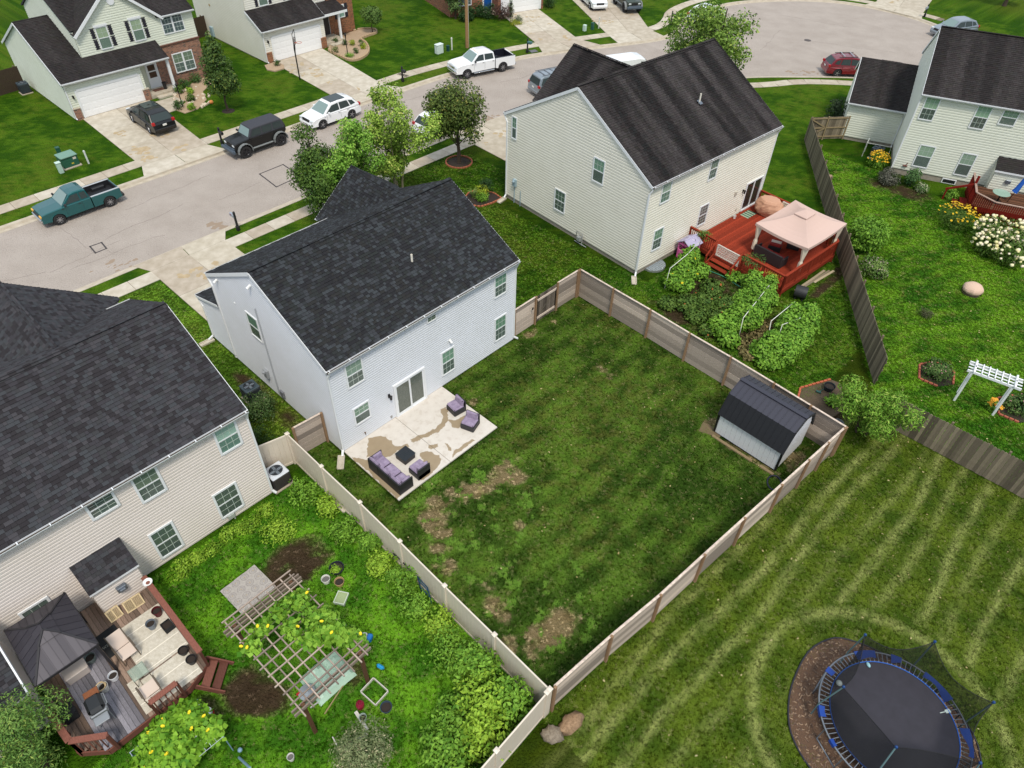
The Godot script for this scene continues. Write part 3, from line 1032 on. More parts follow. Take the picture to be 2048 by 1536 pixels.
func garage_door(house: Node3D,o: Vector3,w: float,h: float) -> void:
	var tr := mb()
	tr.box(V(-0.07,h / 2 + 0.04,0.03),V(0.14,h + 0.08,0.07)); tr.box(V(w + 0.07,h / 2 + 0.04,0.03),V(0.14,h + 0.08,0.07)); tr.box(V(w / 2,h + 0.09,0.032),V(w,0.16,0.07))
	var gd := part(house,"garage_door",tr,white_trim,o)
	for r in 4:
		var p := mb()
		p.bbox(V(w / 2,h * (r + 0.5) / 4,0.012),V(w - 0.01,h / 4 - 0.012,0.05),0.012)
		for c in 8:
			p.bbox(V(w * (c + 0.5) / 8,h * (r + 0.5) / 4,0.036),V(w / 8 - 0.14,h / 4 - 0.16,0.014),0.006)
		part(gd,"door_panel",p,mat("door_white",rgb(240,240,240),0.5))

func brick_tex() -> ImageTexture:
	if texs.has("brick"): return texs["brick"]
	var s := 512
	var im := Image.create(s,s,false,Image.FORMAT_RGB8)
	im.fill(Color(0.66,0.60,0.54))
	var r := RandomNumberGenerator.new()
	r.seed = 5
	for row in 32:
		for c in 12:
			var q := r.randf()
			var cl := Color(0.44,0.26,0.20).lerp(Color(0.62,0.42,0.32),r.randf())
			if q > 0.86: cl = Color(0.30,0.22,0.20)
			var x := int((c + (0.5 if row % 2 else 0.0)) * s / 12.0)
			im.fill_rect(Rect2i(x + 2,row * 16 + 2,39,13),cl)
			if x + 41 > s: im.fill_rect(Rect2i(0,row * 16 + 2,x + 41 - s,13),cl)
	texs["brick"] = ImageTexture.create_from_image(im)
	return texs["brick"]

func build_houses() -> void:
	white_trim = mat("white_trim",rgb(232,234,236),0.45)
	house_grey()
	house_beige()
	house_cream()
	house_brick_porch()
	house_brick_garage()
	house_blue_door()
	house_right()

func house_grey() -> void:
	var h := thing("house","grey sided two-storey house with dark shingle roof and patio doors","house")
	var sid := sidemat("siding_grey",rgb(220,223,229))
	var w := 10.97; var d := 8.94; var eave := 5.13; var ridge := 7.54
	var b := body(h,w,d,eave,ridge,sid,{"single": true,"expo":0.128,"palette": "new","shingles":300,"seed":101,"vent": Vector2(0.26,0.72),"corner": white_trim,"base":0.08})
	# cross gable over the front bay, and the low garage roof
	var gx := 9.1; var gy := 6.9; var gz := -10.0; var kx := 0.78
	var half := 2.6
	var ye := gy - half * kx
	var kz: float = b.k
	var joint := -4.47 - (ridge - gy) / kz
	var je := -4.47 - (ridge - ye) / kz
	var r1 := roof_plane(h,[V(gx - half,ye,je),V(gx - half,ye,gz),V(gx,gy,gz),V(gx,gy,joint)],"new",0,104)
	roof_plane(h,[V(gx + half,ye,gz),V(gx + half,ye,je),V(gx,gy,joint),V(gx,gy,gz)],"new",0,105)
	ridge_caps(r1,V(gx,gy,gz),V(gx,gy,joint),kx,"new",true,Vector2(0.3,0.62))
	siding(h,V(gx + 2.35,0,-9.75),PI,P2([[0,0.1],[4.7,0.1],[4.7,ye + 0.12],[2.35,gy - 0.1],[0,ye + 0.12]]),0.13,sid,false)
	siding(h,V(gx - 2.35,0,-9.75),-PI / 2,P2([[0,0.1],[0.9,0.1],[0.9,4.9],[0,4.9]]),0.13,sid,false)
	siding(h,V(gx + 2.35,0,-8.9),PI / 2,P2([[0,0.1],[0.9,0.1],[0.9,4.9],[0,4.9]]),0.13,sid,false)
	rake(h,V(gx - half,ye - 0.03,gz),V(gx,gy - 0.03,gz)); rake(h,V(gx + half,ye - 0.03,gz),V(gx,gy - 0.03,gz))
	var gr := roof_plane(h,[V(6.4,2.72,-11.35),V(-0.12,2.72,-11.35),V(-0.12,3.42,-8.95),V(6.4,3.42,-8.95)],"new",0,106)
	siding(h,V(0,0,-11.1),-PI / 2,P2([[0,0.1],[2.2,0.1],[2.2,3.28],[0,2.68]]),0.128,sid,true)
	siding(h,V(6.3,0,-11.1),PI,P2([[0,0.1],[6.3,0.1],[6.3,2.66],[0,2.66]]),0.13,sid,false)
	part(h,"garage_foundation",mb().box(V(3.15,0.03,-10.0),V(6.28,0.2,2.18)),mat("foundation"))
	rake(h,V(-0.12,2.7,-11.35),V(-0.12,3.4,-8.95),0.12)
	gutter(h,V(6.4,2.68,-11.35),V(-0.12,2.68,-11.35),V(0,0,-1),false)
	downspout(h,V(-0.05,2.6,-11.4),V(-0.05,0,-11.05),V(-1,0,0))
	downspout(h,V(-0.05,5.0,-9.15),V(-0.06,0,-8.86),V(0,0,0))
	downspout(h,V(0.0,5.02,0.26),V(-0.03,0,0.07),V(-0.6,0,0.6))
	downspout(h,V(w,5.02,0.26),V(w + 0.03,0,0.04),V(0.6,0,0.5))
	# windows of the rear wall
	window(h,V(0.8,3.4,0),0,0.9,1.33,{"both": true})
	window(h,V(9.5,3.5,0),0,0.88,1.25,{"both": true,"top": rgb(104,150,126)})
	window(h,V(5.28,4.4,0),0,0.54,0.34,{"mid":0.0,"cols":2,"rows":2,"trim":0.04,"top": rgb(72,84,66)})
	window(h,V(9.55,0.7,0),0,0.85,1.5,{"both": true,"top": rgb(104,150,120)})
	window(h,V(5.96,0.7,0),0,0.86,1.5,{"both": true,"top": rgb(120,162,136)})
	window(h,V(0.82,1.12,0),0,0.88,1.06,{"both": false,"top": rgb(124,158,134)})
	var side := window(h,V(0,3.36,-6.0),-PI / 2,0.96,1.36,{"cols":1,"rows":1,"top": rgb(86,126,106),"low": rgb(56,62,60)})
	# sliding patio door
	var dm := mb()
	dm.box(V(0.05,1.03,0.065),V(0.1,2.06,0.13)); dm.box(V(1.82,1.03,0.065),V(0.1,2.06,0.13)); dm.box(V(0.935,2.02,0.067),V(1.68,0.09,0.13)); dm.box(V(0.935,0.05,0.06),V(1.68,0.1,0.13))
	var pd := part(h,"patio_door",dm,white_trim,V(3.03,0.02,0))
	for s in 2:
		var f := mb()
		var x0 := 0.1 + s * 0.83; var zz := 0.1 - s * 0.03
		f.box(V(x0 + 0.03,1.04,zz),V(0.06,1.86,0.03)); f.box(V(x0 + 0.81,1.04,zz),V(0.06,1.86,0.03)); f.box(V(x0 + 0.42,0.15,zz),V(0.72,0.09,0.03)); f.box(V(x0 + 0.42,1.93,zz),V(0.72,0.08,0.03))
		part(pd,"door_sash",f,white_trim)
		var q := mb()
		q.quad(V(x0 + 0.06,0.19,zz),V(x0 + 0.78,0.19,zz),V(x0 + 0.78,1.9,zz),V(x0 + 0.06,1.9,zz))
		part(pd,"pane",q,mat("glass"))
	part(pd,"curtain",mb().box(V(0.93,1.04,0.05),V(1.66,1.86,0.006)),mat("curtain_dark",rgb(112,108,100),0.9,{"tex": grain("curtain",256,0.02,0.05,0.5,Color(0.55,0.55,0.55),Color(1,1,1),3),"scale": V(1.6,0.35,1)}))
	part(pd,"handle",mb().bbox(V(0.16,1.0,0.1),V(0.03,0.2,0.04),0.008),white_trim)
	wall_lamp(h,V(2.78,1.62,0.02))
	part(h,"outlet_box",mb().bbox(V(2.76,0.27,0.04),V(0.1,0.14,0.06),0.01),mat("grey_plastic",rgb(150,148,144),0.6))
	part(h,"spigot",mb().tube([V(1.22,0.4,0.02),V(1.22,0.4,0.1),V(1.22,0.3,0.12)],0.018,6).ball(V(1.22,0.42,0.09),V(0.04,0.02,0.04),8,4),mat("brass",rgb(120,92,58),0.4,{"metal":0.8}))
	flood_lamp(h,V(6.55,2.68,0.02),V(0,0,1))
	flood_lamp(h,V(-0.02,5.27,-8.1),V(-1,0,0)); flood_lamp(h,V(-0.02,6.73,-4.7),V(-1,0,0))
	vent_pipe(h,V(6.3,6.16,-1.95),0.45)
	part(h,"dryer_hood",mb().bbox(V(-0.05,4.62,-6.9),V(0.08,0.09,0.09),0.02),white_trim)
	# conduit and meter on the gable wall
	var cn := mb()
	cn.tube([V(-0.06,5.45,-4.87),V(-0.06,0.3,-4.87)],0.04,8)
	part(h,"conduit",cn,mat("conduit",rgb(168,172,178),0.5))
	part(h,"meter_box",mb().bbox(V(-0.1,1.15,-5.6),V(0.16,0.5,0.3),0.02).lathe([[0.0,0.12],[0.09,0.1],[0.09,0.0]],V(-0.2,1.25,-5.6),10),mat("meter",rgb(150,154,158),0.5))
	part(h,"cable_box",mb().bbox(V(-0.08,0.55,-4.5),V(0.12,0.4,0.28),0.02).tube([V(-0.06,0.5,-4.6),V(-0.06,0.1,-4.65)],0.025,6),mat("meter2",rgb(120,122,128),0.6))
	thing_splash("concrete splash block below the downspout of the grey house by the patio",V(-0.45,0,0.45),-0.7)
	thing_splash("concrete splash block below the garage downspout of the grey house",V(-0.5,0,-11.0),-1.57)

func thing_splash(label: String,p: Vector3,yaw: float) -> void:
	var m := mb()
	m.bbox(V(0,0.03,0),V(0.3,0.06,0.75),0.01)
	m.box(V(-0.13,0.08,0),V(0.04,0.05,0.75)); m.box(V(0.13,0.08,0),V(0.04,0.05,0.75)); m.box(V(0,0.08,-0.355),V(0.22,0.05,0.04))
	var o := part(self,numbered("splash_block"),m,mat("slab2"),p,V(0,yaw,0))
	tag(o,label,"splash block")

func house_beige() -> void:
	var h := thing("house","beige sided house with grey shingle roof beside the vinyl fence","house",V(-16.5,0,-0.3))
	var sid := sidemat("siding_beige",rgb(226,216,208))
	var w := 13.0; var d := 9.0; var eave := 5.2; var ridge := 7.6
	var X := func(x: float) -> float: return x + 16.5
	var b := body(h,w,d,eave,ridge,sid,{"single": true,"expo":0.145,"palette": "grey","shingles":300,"seed":201,"vent": Vector2(0.18,0.74),"corner": sid,"base":0.05})
	# front gable whose ridge runs to the street
	var gx: float = X.call(-7.3); var gy := 7.2; var half := 3.8; var kx := 0.72
	var ye := gy - half * kx
	var joint := -4.5 - (ridge - gy) / (b.k as float); var je := -4.5 - (ridge - ye) / (b.k as float)
	var r1 := roof_plane(h,[V(gx - half,ye,je),V(gx - half,ye,-10.9),V(gx,gy,-10.9),V(gx,gy,joint)],"grey",0,204)
	roof_plane(h,[V(gx + half,ye,-10.9),V(gx + half,ye,je),V(gx,gy,joint),V(gx,gy,-10.9)],"grey",0,205)
	ridge_caps(r1,V(gx,gy,-10.9),V(gx,gy,joint),kx,"grey",true,Vector2(0.3,0.75))
	siding(h,V(gx + 3.6,0,-10.7),PI,P2([[0,0.1],[7.2,0.1],[7.2,ye + 0.1],[3.6,gy - 0.1],[0,ye + 0.1]]),0.145,sid,false)
	siding(h,V(gx + 3.6,0,-9.0),PI / 2,P2([[0,0.1],[1.7,0.1],[1.7,ye],[0,ye]]),0.145,sid,false)
	siding(h,V(gx - 3.6,0,-10.7),-PI / 2,P2([[0,0.1],[1.7,0.1],[1.7,ye],[0,ye]]),0.145,sid,false)
	downspout(h,V(w + 0.02,5.1,0.26),V(w + 0.03,0,0.07),V(0.3,0,0.5))
	var T := {"cols":3,"rows":2,"both": true,"trim":0.085}
	window(h,V(X.call(-4.84),3.6,0),0,0.94,1.38,T.merged({"top": rgb(168,200,186),"low": rgb(92,130,118)}))
	window(h,V(X.call(-7.92),3.56,0),0,0.94,1.4,T.merged({"top": rgb(98,112,92),"low": rgb(62,72,66)}))
	window(h,V(X.call(-9.48),4.1,0),0,0.97,0.87,T.merged({"rows":2,"top": rgb(58,66,66),"low": rgb(62,74,72)}))
	window(h,V(X.call(-5.74),0.4,0),0,1.04,1.55,T.merged({"top": rgb(58,70,60),"low": rgb(46,56,52)}))
	window(h,V(X.call(-8.3),0.36,0),0,0.95,1.62,T.merged({"top": rgb(52,70,58),"low": rgb(50,62,58)}))
	window(h,V(X.call(-12.75),0.5,0),0,0.95,1.6,T.merged({"top": rgb(70,80,76),"low": rgb(60,70,66)}))
	# box bay with its own little shingle roof
	var bx0: float = X.call(-10.74); var bx1: float = X.call(-9.16); var bz := 0.85
	siding(h,V(bx0,0,bz),0,P2([[0,0.35],[bx1 - bx0,0.35],[bx1 - bx0,1.95],[0,1.95]]),0.145,sid,true)
	siding(h,V(bx0,0,0),-PI / 2,P2([[0,0.35],[bz,0.35],[bz,1.95],[0,2.5]]),0.145,sid,false)
	siding(h,V(bx1,0,bz),PI / 2,P2([[0,0.35],[bz,0.35],[bz,2.5],[0,1.95]]),0.145,sid,false)
	roof_plane(h,[V(bx0 - 0.08,2.0,bz + 0.15),V(bx1 + 0.08,2.0,bz + 0.15),V(bx1 + 0.08,2.72,0.01),V(bx0 - 0.08,2.72,0.01)],"grey",0,207)
	part(h,"bay_fascia",mb().box(V((bx0 + bx1) / 2,1.94,bz + 0.13),V(bx1 - bx0 + 0.16,0.1,0.03)),white_trim)
	part(h,"flue_cap",mb().bbox(V((bx0 + bx1) / 2 + 0.05,1.35,bz + 0.1),V(0.34,0.26,0.16),0.02).bbox(V((bx0 + bx1) / 2 + 0.05,1.35,bz + 0.2),V(0.22,0.14,0.1),0.02),mat("flash"))
	part(h,"cable_box",mb().bbox(V(X.call(-5.35),0.25,0.06),V(0.3,0.25,0.1),0.02).tube([V(X.call(-5.25),0.2,0.06),V(X.call(-5.25),-0.02,0.08)],0.03,6),mat("cable_grey",rgb(170,176,168),0.6))
	# low roof of the sun room at its far corner
	roof_plane(h,[V(X.call(-16.2),2.3,3.2),V(X.call(-13.5),2.3,3.2),V(X.call(-13.5),3.0,0.02),V(X.call(-16.2),3.0,0.02)],"grey",0,209)
	siding(h,V(X.call(-16.1),0,3.0),0,P2([[0,0.1],[2.5,0.1],[2.5,2.25],[0,2.25]]),0.145,sid,false)
	siding(h,V(X.call(-13.6),0,3.0),PI / 2,P2([[0,0.1],[3.0,0.1],[3.0,2.85],[0,2.25]]),0.145,sid,false)
	rake(h,V(X.call(-13.48),2.34,3.2),V(X.call(-13.48),3.04,0.02),0.2)
	gutter(h,V(X.call(-16.2),2.26,3.2),V(X.call(-13.5),2.26,3.2),V(0,0,1))

func house_cream() -> void:
	var h := thing("house","cream sided house with streaked dark roof and red deck behind it","house",V(20.47,0,1.05),-0.085)
	var sid := sidemat("siding_cream",rgb(234,230,216))
	var w := 12.1; var d := 11.75; var eave := 5.84; var ridge := 9.3
	var b := body(h,w,d,eave,ridge,sid,{"single": false,"expo":0.17,"palette": "worn","seed":301,"stains":0.55,"tan": true,"base":0.3,"vent": Vector2(0.15,0.95),"corner": sid})
	var gx := 6.1; var gy := 8.45; var half := 3.4; var kx := 0.8
	var ye := gy - half * kx
	var k: float = b.k
	var joint := -d / 2 - (ridge - gy) / k; var je := -d / 2 - (ridge - ye) / k
	var r1 := roof_plane(h,[V(gx - half,ye,je),V(gx - half,ye,-12.4),V(gx,gy,-12.4),V(gx,gy,joint)],"worn",0,304,0.5)
	roof_plane(h,[V(gx + half,ye,-12.4),V(gx + half,ye,je),V(gx,gy,joint),V(gx,gy,-12.4)],"worn",0,305,0.5)
	ridge_caps(r1,V(gx,gy,-12.4),V(gx,gy,joint),kx,"worn",false,Vector2(0.35,0.7))
	siding(h,V(gx + 3.2,0,-12.2),PI,P2([[0,0.1],[6.4,0.1],[6.4,ye + 0.1],[3.2,gy - 0.1],[0,ye + 0.1]]),0.17,sid,false)
	siding(h,V(gx + 3.2,0,-d),PI / 2,P2([[0,0.1],[0.45,0.1],[0.45,ye],[0,ye]]),0.17,sid,false)
	siding(h,V(gx - 3.2,0,-12.2),-PI / 2,P2([[0,0.1],[0.45,0.1],[0.45,ye],[0,ye]]),0.17,sid,false)
	downspout(h,V(-0.03,eave - 0.1,0.26),V(-0.06,0,0.03),V(-0.7,0,0.5))
	downspout(h,V(-0.03,eave - 0.1,-d - 0.26),V(-0.06,0,-d + 0.06),V(-0.7,0,0.2))
	downspout(h,V(w,eave - 0.1,0.26),V(w + 0.03,0,0.05),V(0.4,0,0.4))
	thing_splash("concrete splash block at the near corner of the cream house",h.transform * V(-0.55,0,0.35),-0.9)
	thing_splash("concrete splash block at the flower bed corner of the cream house",h.transform * V(-0.55,0,-d + 0.2),-1.4)
	window(h,V(0.95,4.32,0),0,0.87,1.32,{"both": true,"top": rgb(168,188,168),"low": rgb(96,128,112)})
	window(h,V(5.3,4.28,0),0,0.82,1.38,{"both": true,"top": rgb(110,128,110),"low": rgb(80,96,90)})
	window(h,V(5.26,1.2,0),0,0.9,1.44,{"both": true,"cols":3,"rows":3,"top": rgb(92,84,92),"low": rgb(74,72,76)})
	window(h,V(1.0,1.2,0),0,0.87,1.44,{"both": true,"top": rgb(110,150,118),"low": rgb(66,76,70)})
	window(h,V(0,4.4,-d + 0.48),-PI / 2,0.5,1.46,{"cols":2,"top": rgb(98,138,112),"low": rgb(70,82,80)})
	window(h,V(0,4.42,-d + 7.55),-PI / 2,0.9,1.48,{"top": rgb(120,158,132),"low": rgb(70,80,74)})
	window(h,V(0,1.26,-d + 4.65),-PI / 2,0.97,1.45,{"both": true,"top": rgb(74,100,80),"low": rgb(66,78,72)})
	var dm := mb()
	dm.box(V(0.05,1.0,0.05),V(0.1,2.0,0.1)); dm.box(V(1.8,1.0,0.05),V(0.1,2.0,0.1)); dm.box(V(0.925,1.96,0.052),V(1.66,0.09,0.1)); dm.box(V(0.925,0.05,0.06),V(1.66,0.1,0.13)); dm.box(V(0.925,1.0,0.06),V(0.08,1.8,0.05))
	var pd := part(h,"patio_door",dm,white_trim,V(10.1,0.52,0))
	for q in 2: part(pd,"pane",mb().box(V(0.5 + q * 0.86,1.0,0.04),V(0.76,1.8,0.012)),mat("door_pane_dark",rgb(58,50,46),0.06))
	wall_lamp(h,V(9.85,2.1,0.02))
	part(h,"dryer_vent",mb().bbox(V(9.0,2.2,0.05),V(0.22,0.3,0.1),0.02),mat("vent_tan2",rgb(186,180,166),0.6))
	part(h,"outlet_box",mb().bbox(V(9.6,0.85,0.04),V(0.12,0.16,0.06),0.01),mat("vent_tan2"))
	part(h,"hose_bib",mb().ball(V(11.9,3.45,0.04),V(0.06,0.06,0.06),8,5),mat("vent_tan2"))
	part(h,"meter_box",mb().bbox(V(-0.1,1.5,-d + 0.95),V(0.16,0.5,0.3),0.02).ball(V(-0.2,1.6,-d + 0.95),V(0.09,0.1,0.1),10,6).tube([V(-0.06,1.3,-d + 0.9),V(-0.06,0.0,-d + 0.9)],0.03,6).tube([V(-0.06,1.1,-d + 1.5),V(-0.06,0.0,-d + 1.5)],0.025,6),mat("meter_blue",rgb(150,172,182),0.5))
	part(h,"gas_meter",mb().bbox(V(-0.28,0.42,-d + 7.27),V(0.26,0.34,0.34),0.05).tube([V(-0.28,0.4,-d + 7.0),V(-0.28,0.8,-d + 7.0),V(-0.28,0.8,-d + 7.5),V(-0.28,0.0,-d + 7.5)],0.03,6).tube([V(-0.3,0.1,-d + 6.9),V(-0.3,0.1,-d + 7.9)],0.03,6),mat("gas_grey",rgb(150,152,150),0.5))
	vent_pipe(h,V(7.1,7.62,-2.75),0.5)
	# window well in the lawn below the rear wall
	var ww := mb()
	var pts := []
	for i in 13:
		var a := PI * i / 12.0
		pts.append(V(1.55 - cos(a) * 0.75,0.05,0.02 + sin(a) * 0.75))
	for i in 12: ww.quad(pts[i] - V(0,0.12,0),pts[i + 1] - V(0,0.12,0),pts[i + 1] + V(0,0.08,0),pts[i] + V(0,0.08,0))
	var well := part(h,"window_well",ww,mat("well_steel",rgb(176,180,182),0.4,{"metal":0.5}))
	for i in 10: part(well,"cover_rib",mb().tube([V(0.85 + i * 0.15,0.12,0.02),V(0.85 + i * 0.15,0.12,0.02 + 0.75 * sqrt(maxf(0.02,1 - pow((0.85 + i * 0.15 - 1.55) / 0.75,2))))],0.012,5),mat("well_steel"))
	part(well,"cover",mb().slab(P2([[0.8,0.02],[0.86,0.35],[1.1,0.62],[1.55,0.76],[2.0,0.62],[2.24,0.35],[2.3,0.02]]),0.1,0.106,true),mat("well_cover",rgb(170,182,190),0.2,{"alpha":0.6}))

func house_brick_porch() -> void:
	var h := thing("house","pale green sided house with brick corner, black shutters and white garage door","house",V(5.76,0,-42.1))
	var sid := sidemat("siding_pale_green",rgb(226,230,214))
	var brick := mat("brick",Color.WHITE,0.9,{"tex": brick_tex(),"scale":0.42})
	siding(h,V(0,0,0),0,P2([[0,0.1],[5.95,0.1],[5.95,2.82],[0,2.82]]),0.17,sid,false)
	siding(h,V(0,0,-11.1),-PI / 2,P2([[0,0.1],[11.1,0.1],[11.1,2.9],[5.4,5.75],[0,3.1]]),0.15,sid,false)
	siding(h,V(5.95,0,0),PI / 2,P2([[0,0.1],[1.4,0.1],[1.4,3.4],[0,2.8]]),0.17,sid,false)
	siding(h,V(12,0,-11.1),PI,P2([[0,0.1],[12,0.1],[12,3.0],[0,3.0]]),0.2,sid,false)
	part(h,"foundation",mb().box(V(3,0.03,-5.5),V(5.9,0.2,11.05)),mat("foundation"))
	var k := 0.5
	var r1 := roof_plane(h,[V(-0.15,2.88,0.3),V(8.35,2.88,0.3),V(8.35,3.78,-1.45),V(-0.15,3.78,-1.45)],"worn",0,401,0.2)
	var r2 := roof_plane(h,[V(-0.15,3.78,-1.45),V(2.6,3.78,-1.45),V(2.6,5.86,-5.7),V(-0.15,5.86,-5.7)],"worn",0,402,0.2)
	roof_plane(h,[V(2.6,3.1,-11.4),V(-0.15,3.1,-11.4),V(-0.15,5.86,-5.7),V(2.6,5.86,-5.7)],"worn",0,403)
	ridge_caps(r2,V(-0.15,5.86,-5.7),V(2.6,5.86,-5.7),0.5,"worn",false)
	rake(h,V(-0.16,2.86,0.3),V(-0.16,5.84,-5.7)); rake(h,V(-0.16,3.08,-11.4),V(-0.16,5.84,-5.7))
	gutter(h,V(-0.15,2.84,0.3),V(8.35,2.84,0.3),V(0,0,1))
	garage_door(h,V(0.75,0.05,0.02),4.85,1.98)
	downspout(h,V(0,2.75,0.3),V(0.02,0,0.06),V(0,0,0.4))
	wall_lamp(h,V(0.38,1.75,0.02))
	for x in [0.28,5.83]:
		part(h,"brick_pier",mb().box(V(x,0.42,0.06),V(0.5,0.9,0.2)),brick)
		part(h,"pier_cap",mb().box(V(x,0.9,0.06),V(0.56,0.06,0.26)),mat("slab0"))
	# porch: floor, steps, column, door
	part(h,"porch_floor",mb().box(V(7.2,0.12,-0.65),V(2.5,0.3,1.5)),mat("slab1"))
	part(h,"porch_step",mb().box(V(7.3,0.05,0.35),V(1.6,0.18,0.5)),mat("slab0"))
	part(h,"porch_column",mb().box(V(8.2,1.55,0.08),V(0.2,2.6,0.2)).box(V(8.2,0.36,0.08),V(0.28,0.2,0.28)),white_trim)
	part(h,"porch_wall",mb().box(V(7.25,1.5,-1.38),V(2.6,2.9,0.06)),sid)
	var dr := part(h,"front_door",mb().box(V(7.3,1.22,-1.33),V(0.98,2.1,0.06)).box(V(6.85,1.22,-1.3),V(0.1,2.1,0.06)).box(V(7.75,1.22,-1.3),V(0.1,2.1,0.06)),white_trim)
	for q in 2: part(dr,"door_light",mb().box(V(7.3,1.85 - q * 0.55,-1.295),V(0.6,0.45,0.02)),mat("door_glass",rgb(74,54,46),0.1))
	part(h,"brick_porch_return",mb().box(V(8.15,1.6,-1.34),V(0.75,3.0,0.1)),brick)
	# two-storey body above and beside
	siding(h,V(2.5,0,-1.4),0,P2([[0,3.1],[9.45,3.1],[9.45,5.42],[0,5.42]]),0.17,sid,false)
	siding(h,V(2.5,0,-1.4),0,P2([[0.1,5.42],[6.7,5.42],[3.4,8.2]]),0.17,sid,false)
	siding(h,V(2.5,0,-11.1),-PI / 2,P2([[0,3.0],[9.7,3.0],[9.7,5.42],[4.85,7.9],[0,5.42]]),0.15,sid,false)
	siding(h,V(11.95,0,-1.4),PI / 2,P2([[0,0.1],[9.7,0.1],[9.7,5.42],[4.85,7.9],[0,5.42]]),0.17,sid,false)
	part(h,"brick_wall",mb().box(V(10.25,1.6,-1.42),V(3.44,3.2,0.24)),brick)
	part(h,"brick_cap",mb().box(V(10.25,3.24,-1.38),V(3.5,0.08,0.32)),mat("soldier",rgb(108,72,58),0.9))
	roof_plane(h,[V(8.9,5.45,-1.15),V(12.1,5.45,-1.15),V(12.1,7.95,-6.25),V(8.9,7.95,-6.25)],"worn",0,405,0.2)
	roof_plane(h,[V(2.35,5.64,-1.54),V(8.9,5.64,-1.54),V(8.9,7.95,-6.25),V(2.35,7.95,-6.25)],"worn",0,409,0.2)
	roof_plane(h,[V(12.1,5.45,-11.35),V(2.35,5.45,-11.35),V(2.35,7.95,-6.25),V(12.1,7.95,-6.25)],"worn",0,406)
	roof_plane(h,[V(2.4,5.38,-1.7),V(2.4,5.38,-1.1),V(5.9,8.3,-1.1),V(5.9,8.3,-6.9)],"worn",0,407)
	roof_plane(h,[V(9.4,5.38,-1.1),V(9.4,5.38,-1.7),V(5.9,8.3,-6.9),V(5.9,8.3,-1.1)],"worn",0,408)
	rake(h,V(2.4,5.36,-1.08),V(5.9,8.28,-1.08),0.2); rake(h,V(9.4,5.36,-1.08),V(5.9,8.28,-1.08),0.2)
	gutter(h,V(9.3,5.4,-1.15),V(12.1,5.4,-1.15),V(0,0,1))
	part(h,"gable_medallion",mb().at(V(5.9,7.15,-1.36),0,PI / 2).lathe([[0.0,0.06],[0.28,0.06],[0.3,0.0]],Vector3.ZERO,16),white_trim)
	for x in [4.08,6.78]:
		window(h,V(x,3.98,-1.4),0,0.92,1.62,{"top": rgb(168,186,152),"low": rgb(110,130,116),"cols":2,"rows":2})
		shutter(h,V(x - 0.4,4.0,-1.4),0,0.36,1.58); shutter(h,V(x + 0.96,4.0,-1.4),0,0.36,1.58)
		part(h,"window_head",mb().box(V(x + 0.46,5.68,-1.34),V(1.06,0.14,0.12)),white_trim)
	for x in [9.22,10.14]: window(h,V(x,3.98,-1.4),0,0.92,1.46,{"both": true,"cols":3,"rows":2,"top": rgb(56,66,74),"low": rgb(58,72,86)})
	for x in [9.24,10.14]: window(h,V(x,0.92,-1.29),0,0.9,1.55,{"both": true,"cols":2,"rows":2,"top": rgb(112,128,104),"low": rgb(84,96,96)})
	# a swag of striped bunting over the door
	var sw := mb()
	for q in 3:
		sw.col = [Color(0.5,0.03,0.04),Color(0.8,0.8,0.8),Color(0.03,0.05,0.2)][q]
		var pts := []
		for i in 9:
			var a := PI * i / 8.0
			pts.append(V(7.3 - cos(a) * (0.42 - q * 0.1),2.66 - sin(a) * (0.3 - q * 0.09),-0.9))
		sw.tube(pts,0.06,6)
	part(self,"bunting",sw,mat("bunting",Color.WHITE,0.8,{"vc": true}),h.position)
	tag(get_node("bunting"),"red white and blue bunting over the porch door of the pale green house","bunting")

